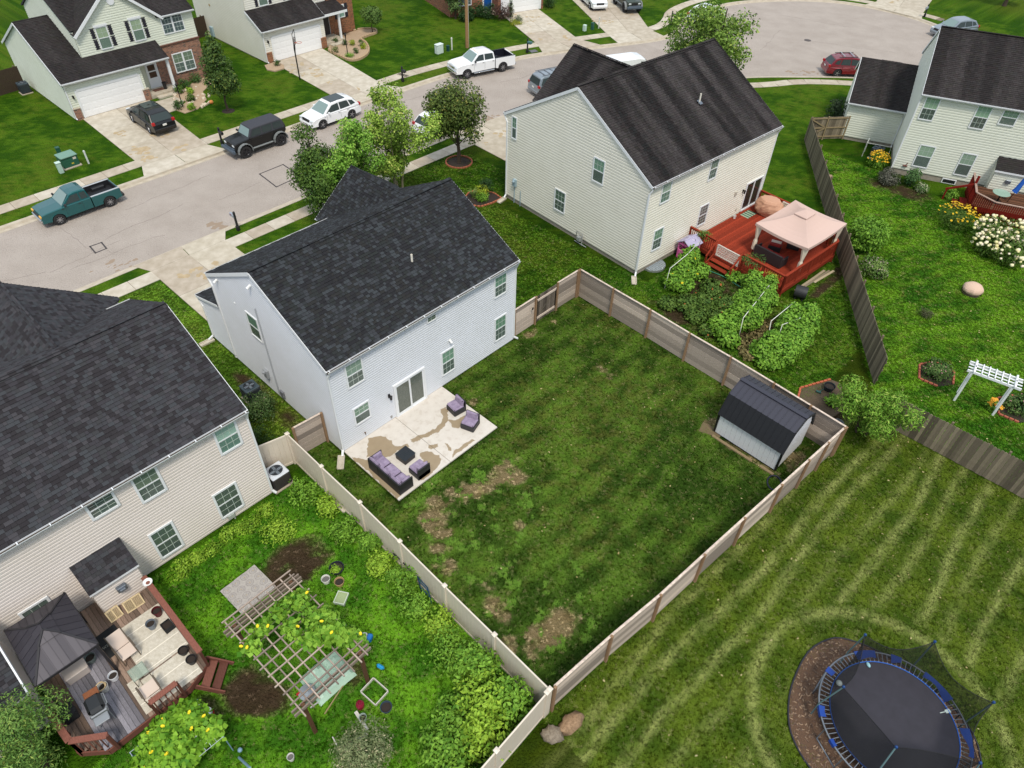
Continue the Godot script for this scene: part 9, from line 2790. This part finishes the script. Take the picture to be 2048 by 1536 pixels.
func utility_post(label: String,p: Vector3,h: float,c: Color,w := 0.11) -> void:
	var o := part(self,numbered("utility_marker"),mb().bbox(V(0,h / 2 - 0.02,0),V(w,h,w),0.02).bbox(V(0,h * 0.9,0),V(w + 0.02,h * 0.14,w + 0.02),0.02),mat("um%d" % c.to_rgba32(),c,0.5),p)
	tag(o,label,"utility post")

func utility_box(label: String,p: Vector3,s: Vector3,c: Color) -> void:
	var o := thing("utility_box",label,"utility box",p)
	part(o,"cabinet",mb().bbox(V(0,s.y / 2,0),s,0.03),mat("ub%d" % c.to_rgba32(),c,0.5))
	part(o,"lid",mb().bbox(V(0,s.y + 0.02,0),V(s.x + 0.05,0.06,s.z + 0.05),0.02),mat("ubl%d" % c.to_rgba32(),c.lightened(0.12),0.5))

func lamp_post(label: String,p: Vector3,h: float) -> void:
	var o := thing("lamp_post",label,"lamp post",p)
	part(o,"post",mb().tube([V(0,-0.05,0),V(0,h - 0.35,0)],0.04,8),mat("black_metal"))
	part(o,"lantern",mb().lathe([[0.05,h - 0.36],[0.1,h - 0.1],[0.12,h - 0.08],[0.03,h + 0.02],[0.0,h + 0.08]],Vector3.ZERO,6),mat("black_metal"))

func build_front_things() -> void:
	var grey := rgb(120,124,128)
	mailbox("black mailbox post beside the driveway of the grey house",V(6.35,0,-19.45),0.0 + PI,rgb(150,158,168))
	mailbox("black mailbox post in front of the boxy black car",V(11.75,0,-30.75),0.0,rgb(34,36,40))
	mailbox("black mailbox post on the verge before the white house",V(29.3,0,-30.9),0.0,rgb(30,34,38))
	mailbox("black mailbox post with a mat beside the white pickup",V(42.6,0,-28.3),0.3,rgb(70,110,112))
	mailbox("black mailbox post near the cul-de-sac entrance",V(60.0,0,-23.7),0.2,rgb(40,40,44))
	mailbox("black mailbox post on the far side of the cul-de-sac",V(83.5,0,-5.9),-1.6,rgb(150,160,166))
	tag(part(self,"rubber_mat",mb().bbox(V(0,0.02,0),V(0.75,0.03,0.6),0.008),mat("mat_grey",rgb(104,104,108),0.9),V(43.3,0.02,-28.15),V(0,-0.3,0)),"grey mat lying at the foot of the mailbox by the white pickup","mat")
	# transformer and utility stubs
	var tr := thing("transformer_box","green pad transformer with lighter lid on the lawn","utility box",V(2.4,0,-35.1),0.05)
	part(tr,"pad",mb().bbox(V(0,0.04,0),V(1.25,0.1,1.1),0.02),mat("slab3"))
	part(tr,"cabinet",mb().bbox(V(0,0.42,0),V(1.1,0.72,0.9),0.04),mat("trans_green",rgb(42,92,72),0.5))
	part(tr,"lid",mb().bbox(V(0,0.82,0.02),V(1.16,0.1,0.98),0.03),mat("trans_lid",rgb(112,148,132),0.5))
	part(tr,"notice",mb().box(V(0.32,0.62,0.453),V(0.22,0.16,0.006)),mat("notice_white",rgb(214,206,190),0.6))
	part(tr,"warning_sign",mb().box(V(0.1,0.3,0.453),V(0.16,0.1,0.006)),mat("notice_yellow",rgb(196,180,60),0.6))
	utility_box("small pale utility pedestal left of the green transformer",V(1.55,0,-34.4),V(0.3,0.75,0.28),rgb(178,204,190))
	utility_post("dark green utility post behind the transformer",V(2.5,0,-37.0),0.7,rgb(34,84,68),0.26)
	utility_post("white marker post right of the transformer",V(3.45,0,-34.5),1.0,rgb(214,218,212))
	utility_box("white utility pedestal on the lawn beside the white pickup",V(36.3,0,-33.9),V(0.75,0.8,0.45),rgb(206,220,212))
	utility_post("dark green utility stub beside the white pedestal",V(37.3,0,-33.75),0.55,rgb(24,66,64),0.24)
	utility_post("white marker post beside the dark green stub",V(37.8,0,-33.75),1.15,rgb(222,222,214))
	utility_post("pale round utility stub on the lawn between two driveways",V(51.6,0,-28.6),0.6,rgb(196,216,206),0.3)
	utility_post("dark green utility stub between two driveways",V(52.5,0,-28.3),0.7,rgb(40,86,74),0.26)
	utility_post("white marker post between two driveways",V(53.3,0,-28.1),1.1,rgb(214,214,206))
	# wooden pole
	var po := thing("utility_pole","tall wooden utility pole behind the white pickup","utility pole",V(39.3,0,-33.2))
	part(po,"pole",mb().tube([V(0,-0.2,0),V(0,9.5,0)],[0.17,0.12],12),wood("pole_wood",rgb(190,150,108),V(3,0.5,3),0,0.4))
	part(po,"cable_cover",mb().box(V(0.15,4.0,0.05),V(0.06,8.0,0.06)),mat("cable_grey2",rgb(196,190,184),0.6))
	# basketball hoop
	var bh := thing("basketball_hoop","black pole basketball hoop on the driveway edge of the white house","basketball hoop",V(22.98,0,-37.27),0.12)
	part(bh,"pole",mb().tube([V(0,-0.1,0),V(0,2.6,0),V(0.1,2.9,-0.1)],0.055,8).tube([V(0.0,2.0,0),V(0.35,2.75,-0.3)],0.03,6).tube([V(0.05,2.75,0),V(0.4,3.2,-0.35)],0.03,6),mat("black_metal"))
	var bf := mb()
	for s in [[V(0,0.52,0),V(1.3,0.05,0.04)],[V(0,-0.52,0),V(1.3,0.05,0.04)],[V(-0.65,0,0),V(0.05,1.06,0.04)],[V(0.65,0,0),V(0.05,1.06,0.04)],[V(0,0.06,0.005),V(0.5,0.04,0.03)],[V(0,-0.32,0.005),V(0.5,0.04,0.03)],[V(-0.25,-0.13,0.005),V(0.04,0.4,0.03)],[V(0.25,-0.13,0.005),V(0.04,0.4,0.03)]]: bf.box(s[0],s[1])
	var bb := part(bh,"backboard_frame",bf,mat("black_metal"),V(0.45,3.25,-0.4),V(0,0.75,0))
	part(bb,"acrylic",mb().box(V(0,0,0),V(1.26,1.0,0.012)),mat("acrylic",rgb(220,228,230),0.05,{"alpha":0.12}))
	var rp := []
	for i in 17: rp.append(V(cos(TAU * i / 16) * 0.23,-0.34,0.36 + sin(TAU * i / 16) * 0.23))
	part(bb,"rim",mb().tube(rp,0.016,6,false).box(V(0,-0.34,0.08),V(0.1,0.05,0.14)),mat("rim_orange",rgb(190,90,60),0.5))
	# garden bed with round shrubs by the white house
	var bed := thing("stone_bed","curved stone edged bed with round shrubs before the white house","garden bed",V(0,0,0))
	var poly := smooth_line(P2([[29.1,-41.6],[28.85,-39.4],[28.9,-38.0],[29.6,-37.6],[30.8,-38.0],[31.9,-39.0],[32.8,-40.6],[33.1,-41.8],[34.3,-42.1],[35.3,-42.2],[35.8,-43.0],[35.3,-43.7],[34.4,-44.1],[31.5,-43.6]]),4,true)
	part(bed,"pebbles",mb().slab(poly,-0.02,0.1),mat("pebbles",rgb(206,180,152),0.95,{"tex": grain("pebtex",256,0.1,0.25,0.4,Color(0.66,0.64,0.6),Color(1,1,1),19,0.5),"scale":1.2}))
	for i in poly.size():
		var a := poly[i]; var b := poly[(i + 1) % poly.size()]
		if i > poly.size() - 8: continue
		var k := maxi(1,int(a.distance_to(b) / 0.3))
		for j in k:
			var q := a.lerp(b,(j + 0.5) / k)
			part(bed,"edging_stone",mb().bbox(V(0,0.1,0),V(0.3,0.24,0.18),0.03),mat("edge_stone%d" % (j % 2),rgb(176 + 14 * (j % 2),150 + 12 * (j % 2),118 + 12 * (j % 2)),0.9),V(q.x,0,q.y),V(0,-(b - a).angle(),0))
	var rnd := [[30.6,-42.6,0.38,0],[30.9,-41.4,0.3,0],[31.4,-40.9,0.32,1],[31.9,-40.2,0.32,0],[31.6,-39.5,0.36,1],[30.4,-39.0,0.3,0],[29.0,-40.4,0.4,2]]
	for i in rnd.size():
		var e: Array = rnd[i]
		shrub("round_shrub",["round dark shrub in the stone bed next to the porch","round dark shrub in the stone bed second from the porch","round yellow shrub in the middle of the stone bed","round dark shrub between the two yellow shrubs of the stone bed","round yellow shrub at the outer edge of the stone bed","round dark shrub beside the lamp post of the stone bed","low olive shrub in the stone edged bed beside the driveway"][i],"shrub",V(e[0],0.08,e[1]),V(e[2],e[2],e[2]),420,0.09,[[Color(0.03,0.07,0.02),Color(0.09,0.15,0.04)],[Color(0.2,0.28,0.02),Color(0.38,0.44,0.04)],[Color(0.08,0.11,0.03),Color(0.17,0.2,0.06)]][e[3]],440 + i,{"group": "round shrubs in the stone bed" if e[3] < 2 else "","lumps":2})
	lamp_post("black garden lamp post in the stone edged bed",V(29.5,0,-39.1),2.0)
	shrub("green_mat","patch of low green ground cover round the lamp post","plant",V(29.4,0.1,-38.7),V(0.55,0.1,0.35),500,0.09,MIDG,451)
	var sb := thing("stone_bed","small stone edged bed at the garage corner of the white house","garden bed",V(22.9,0,-41.2))
	part(sb,"pebbles",mb().slab(P2([[-0.5,0.9],[0.5,0.9],[0.9,0.2],[0.8,-1.0],[-0.4,-0.9],[-0.8,0.1]]),-0.02,0.1),mat("pebbles",rgb(206,180,152),0.95))
	shrub("round_shrub","round dark shrub at the garage corner of the white house","shrub",V(23.3,0.08,-41.3),V(0.35,0.35,0.35),420,0.09,[Color(0.03,0.07,0.02),Color(0.09,0.15,0.04)],452)
	# bed before the pale green house
	var pb := thing("stone_bed","rock garden bed beside the porch of the pale green house","garden bed",V(0,0,0))
	part(pb,"pebbles",mb().slab(P2([[13.4,-41.4],[16.5,-43.2],[17.6,-43.3],[17.4,-42.0],[15.6,-40.6],[15.0,-38.9],[13.6,-37.7],[12.4,-37.6],[12.2,-38.6],[13.6,-39.6]]),-0.02,0.05),mat("pebbles",rgb(206,180,152),0.95))
	var rr := RandomNumberGenerator.new(); rr.seed = 61
	for k in 26:
		var q := Vector2(rr.randf_range(12.4,16.0),rr.randf_range(-42,-37.8))
		part(pb,"rock",mb().at(V(q.x,0.06,q.y),rr.randf() * 3.0).bbox(V(0,0,0),V(rr.randf_range(0.2,0.5),0.18,rr.randf_range(0.15,0.35)),0.05),mat("rock_pale",rgb(206,190,168),0.9))
	for e in [[14.0,-41.6,0.5,0],[15.0,-42.3,0.6,1],[16.2,-42.8,0.6,1],[14.7,-41.0,0.35,2],[13.9,-39.4,0.4,0],[12.5,-38.7,0.5,1],[13.2,-37.9,0.35,2]]:
		shrub("bed_shrub","%s shrub in the rock garden %s" % [["olive","dark green","light green"][e[3]],{14.0: "beside the porch column",15.0: "under the brick wall window",16.2: "at the brick corner",14.7: "between rocks below the brick wall",13.9: "beside the garden lamp post",12.5: "at the driveway edge",13.2: "at its outer end near the orange ball"}[e[0]]],"shrub",V(e[0],0.03,e[1]),V(e[2],e[2] * 0.8,e[2]),650,0.11,[DARK,[Color(0.02,0.07,0.018),Color(0.08,0.16,0.04)],LIME][e[3]],460 + int(e[0] * 10),{"group": "shrubs in the rock garden bed"})
	lamp_post("black garden lamp post beside the black crossover",V(12.9,0,-38.9),1.9)
	tag(part(self,"orange_ball",mb().ball(V(0,0.15,0),V(0.16,0.15,0.16),12,8),mat("orange",rgb(226,142,74),0.6),V(14.9,0,-37.9)),"orange ball on the lawn edge by the rock garden","ball")
	var wk := setting("walkway",mb().slab(P2([[11.6,-41.3],[13.4,-41.3],[13.6,-40.0],[12.6,-38.7],[11.2,-38.6],[11.3,-40.0]]),-0.03,0.034),mat("slab1"))
	ac_unit("dark air conditioner beside the garage of the pale green house",V(5.0,0,-50.2),0.75,mat("ac_dark",rgb(52,60,66),0.6),mat("ac_ring",rgb(62,76,84),0.5))
	pot("black trash urn at the porch column of the pale green house",V(13.4,0.27,-42.6),0.16,0.55,rgb(28,28,30),true)
	tag(part(self,"door_rug",mb().bbox(V(0,0.01,0),V(0.9,0.02,0.5),0.005),mat("door_brown",rgb(94,62,48),0.95),V(12.9,0.28,-42.8)),"brown door mat on the porch of the pale green house","mat")
	# planting before the house with the blue door
	for e in [[46.6,-38.9,1.0,0.9,0],[45.2,-39.3,0.8,0.7,0],[48.0,-36.8,1.2,0.9,1],[47.0,-38.0,0.9,0.8,0],[44.6,-39.0,0.8,0.6,0]]:
		shrub("front_shrub",["dark green shrub below the window of the blue door house","dark green shrub behind the utility pole at the blue door house","","dark green shrub left of the blue door step","low dark green shrub at the outer end of the blue door house bed"][[46.6,45.2,48.0,47.0,44.6].find(e[0])] if e[4] == 0 else "purple leaved shrub before the house with the blue door","shrub",V(e[0],0,e[1]),V(e[2],e[3],e[2]),1300,0.15,[Color(0.015,0.045,0.012),Color(0.05,0.10,0.03)] if e[4] == 0 else [Color(0.035,0.022,0.022),Color(0.11,0.06,0.05)],480 + int(e[0] * 3),{"group": "dark shrubs by the blue door" if e[4] == 0 else ""})
	var cone := thing("cone_shrub","cone shaped evergreen shrub beside the white garage door","shrub",V(48.9,0,-36.6))
	part(cone,"foliage",foliage([[V(0,0.5,0),V(0.5,0.5,0.5)],[V(0,1.1,0),V(0.35,0.5,0.35)],[V(0,1.6,0),V(0.18,0.4,0.18)]],1200,0.1,[Color(0.04,0.09,0.02),Color(0.10,0.16,0.04)],490),leafmat())
	shrub("gold_cover","yellow green ground cover beside the drive","plant",V(47.9,0,-34.6),V(0.9,0.2,0.5),700,0.1,[Color(0.2,0.25,0.02),Color(0.36,0.38,0.04)],491)
	shrub("grey_cover","grey green low shrub beside the drive and lamp post","plant",V(48.3,0,-35.1),V(0.7,0.3,0.6),700,0.1,[Color(0.07,0.09,0.05),Color(0.16,0.2,0.1)],492)
	lamp_post("black garden lamp post beside the cone shrub",V(47.7,0,-35.4),2.0)
	shrub("front_shrub","dark bushy shrub right of the white garage door","shrub",V(54.6,0,-36.2),V(1.0,1.0,1.0),1300,0.15,[Color(0.02,0.055,0.014),Color(0.06,0.12,0.03)],493)
	shrub("corner_shrub","dark shrub at the wing corner of the pale house","shrub",V(49.3,0,-0.3),V(0.9,1.2,0.9),2600,0.14,[Color(0.02,0.04,0.018),Color(0.06,0.09,0.04)],494)

# ------------------------------------------------------------------ grass blades over the lawns that show them
func build_grass() -> void:
	var r := RandomNumberGenerator.new()
	r.seed = 500
	var blade := mb()
	for k in 5:
		var a := TAU * k / 5.0 + 0.4 * (k % 2)
		var d := V(cos(a),0,sin(a))
		var s := d.cross(Vector3.UP) * 0.011
		var p := d * 0.012
		var tip := d * (0.055 + 0.02 * (k % 3)) + V(0,0.042 + 0.012 * (k % 2),0)
		blade.tri(p - s,p + s,tip)
	for i in blade.n.size(): blade.n[i] = (blade.n[i] * 0.35 + Vector3.UP).normalized()
	var me := blade.mesh()
	var areas := [[-1.75,-1.2,16.3,15.9,330.0],[-2.4,14.2,19.1,26.5,300.0],[-14.0,0.0,-1.7,14.0,260.0],[19.2,0.0,44.0,26.0,95.0],[10.9,-19.0,24.0,3.0,70.0],[-3.6,-17.7,0.3,-1.2,90.0],[16.3,0.0,32.0,16.0,110.0]]
	var xf := []
	var cols := []
	for ai in areas.size():
		var e: Array = areas[ai]
		var n := int((e[2] - e[0]) * (e[3] - e[1]) * e[4])
		var near := ai < 3
		for i in n:
			var x := r.randf_range(e[0],e[2]); var z := r.randf_range(e[1],e[3])
			var zn := zone(x,z)
			if ai == 0 and zn != 0: continue
			if ai == 1 and zn != 1: continue
			if ai == 2 and zn != 2: continue
			if ai == 3 and zn != 3: continue
			if ai > 3 and zn != 4: continue
			if covered(x,z): continue
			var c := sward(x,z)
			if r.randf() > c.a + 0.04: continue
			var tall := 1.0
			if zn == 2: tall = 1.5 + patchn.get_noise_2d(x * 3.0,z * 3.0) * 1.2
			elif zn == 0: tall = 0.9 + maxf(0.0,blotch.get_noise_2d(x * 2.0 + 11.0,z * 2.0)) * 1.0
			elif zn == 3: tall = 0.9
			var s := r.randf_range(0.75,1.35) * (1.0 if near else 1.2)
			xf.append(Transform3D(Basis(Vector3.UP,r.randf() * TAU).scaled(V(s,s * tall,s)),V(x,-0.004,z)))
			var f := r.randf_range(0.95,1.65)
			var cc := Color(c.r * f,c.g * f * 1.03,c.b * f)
			if zn == 0 and x < 7.0 and blotch.get_noise_2d(x * 1.6 + 70.0,z * 1.6) > 0.3 and spots(wild,x,z) > 0.2:
				tall = 1.3; s *= 1.15
				xf[-1] = Transform3D(Basis(Vector3.UP,r.randf() * TAU).scaled(V(s,s * tall,s)),V(x,-0.004,z))
				cc = Color(0.08,0.19,0.02).lerp(Color(0.17,0.30,0.04),r.randf())
			if r.randf() < 0.05: cc = cc.lerp(Color(0.30,0.27,0.12),0.6)
			cols.append(cc)
	var mm := MultiMesh.new()
	mm.transform_format = MultiMesh.TRANSFORM_3D
	mm.use_colors = true
	mm.mesh = me
	mm.instance_count = xf.size()
	var buf := PackedFloat32Array()
	buf.resize(xf.size() * 16)
	var o := 0
	for i in xf.size():
		var t: Transform3D = xf[i]
		var b := t.basis
		buf[o] = b.x.x; buf[o + 1] = b.y.x; buf[o + 2] = b.z.x; buf[o + 3] = t.origin.x
		buf[o + 4] = b.x.y; buf[o + 5] = b.y.y; buf[o + 6] = b.z.y; buf[o + 7] = t.origin.y
		buf[o + 8] = b.x.z; buf[o + 9] = b.y.z; buf[o + 10] = b.z.z; buf[o + 11] = t.origin.z
		var c: Color = cols[i]
		buf[o + 12] = c.r; buf[o + 13] = c.g; buf[o + 14] = c.b; buf[o + 15] = 1.0
		o += 16
	mm.buffer = buf
	var gi := MultiMeshInstance3D.new()
	gi.name = "grass_blades"
	gi.multimesh = mm
	gi.material_override = mat("blade",Color.WHITE,0.75,{"vc": true,"both": true,"back": Color(0.16,0.22,0.06),"spec":0.2})
	gi.set_meta("kind","stuff")
	add_child(gi)
	tag(gi,"short green grass blades covering the lawns","grass")
	print("tufts ",xf.size())

var wild := [[1.5,6.4,3.2,2.2,1.0],[0.0,8.5,1.8,2.5,1.0],[0.3,11.6,2.4,1.8,1.0]]

# pale leaves and mower clippings scattered over the lawns
func build_litter() -> void:
	var r := RandomNumberGenerator.new()
	r.seed = 610
	var q := mb()
	q.quad(V(-0.05,0,0.02),V(0.04,0.012,0.03),V(0.055,0.004,-0.02),V(-0.03,0.014,-0.03))
	var mm := MultiMesh.new()
	mm.transform_format = MultiMesh.TRANSFORM_3D
	mm.use_colors = true
	mm.mesh = q.mesh()
	var list := []
	while list.size() < 420:
		var x := r.randf_range(-1.6,34.0); var z := r.randf_range(0.2,26.0)
		var zn := zone(x,z)
		if zn != 0 and zn != 1 and zn != 3: continue
		if covered(x,z) or patchn.get_noise_2d(x * 4.0,z * 4.0) < 0.02 + (0.12 if zn == 0 else 0.0): continue
		list.append(V(x,0.045,z))
	mm.instance_count = list.size()
	for i in list.size():
		var s := r.randf_range(0.3,1.0)
		mm.set_instance_transform(i,Transform3D(Basis.from_euler(V(r.randf_range(-0.4,0.4),r.randf() * TAU,r.randf_range(-0.4,0.4))).scaled(V(s,s,s)),list[i]))
		mm.set_instance_color(i,Color(0.34,0.27,0.10).lerp(Color(0.52,0.45,0.22),r.randf()))
	var gi := MultiMeshInstance3D.new()
	gi.name = "fallen_leaves"
	gi.multimesh = mm
	gi.material_override = mat("dry_leaf",Color.WHITE,0.9,{"vc": true,"both": true})
	gi.set_meta("kind","stuff")
	add_child(gi)
	tag(gi,"pale dry leaves scattered over the lawns","leaves")

func covered(x: float,z: float) -> bool:
	if x > -0.1 and x < 6.0 and z < 3.95 and z > -9.0: return true
	if x > -0.05 and x < 11.1 and z < 0.05 and z > -11.4: return true
	if x > 12.7 and x < 15.3 and z > 11.2 and z < 14.5: return true
	if x < -3.5 and z < 0.0: return true
	if x < -9.1 and z < 5.0: return true
	if x > 3.0 and Vector2(x - 5.2,z - 22.5).length() < 2.9: return true
	if x > 20.3 and x < 32.7 and z < 2.0 and z > -11.5: return true
	if z < -17.8: return true
	if x > 24.8 and x < 32.5 and z < 9.0 and z > 1.0 and z < 8.6 + (30.0 - x) * 0.1: return true
	if x > 43.0 and z < 25.0 and z > 6.0: return true
	if x > -7.4 and x < -5.8 and z > 2.25 and z < 3.7: return true
	return false
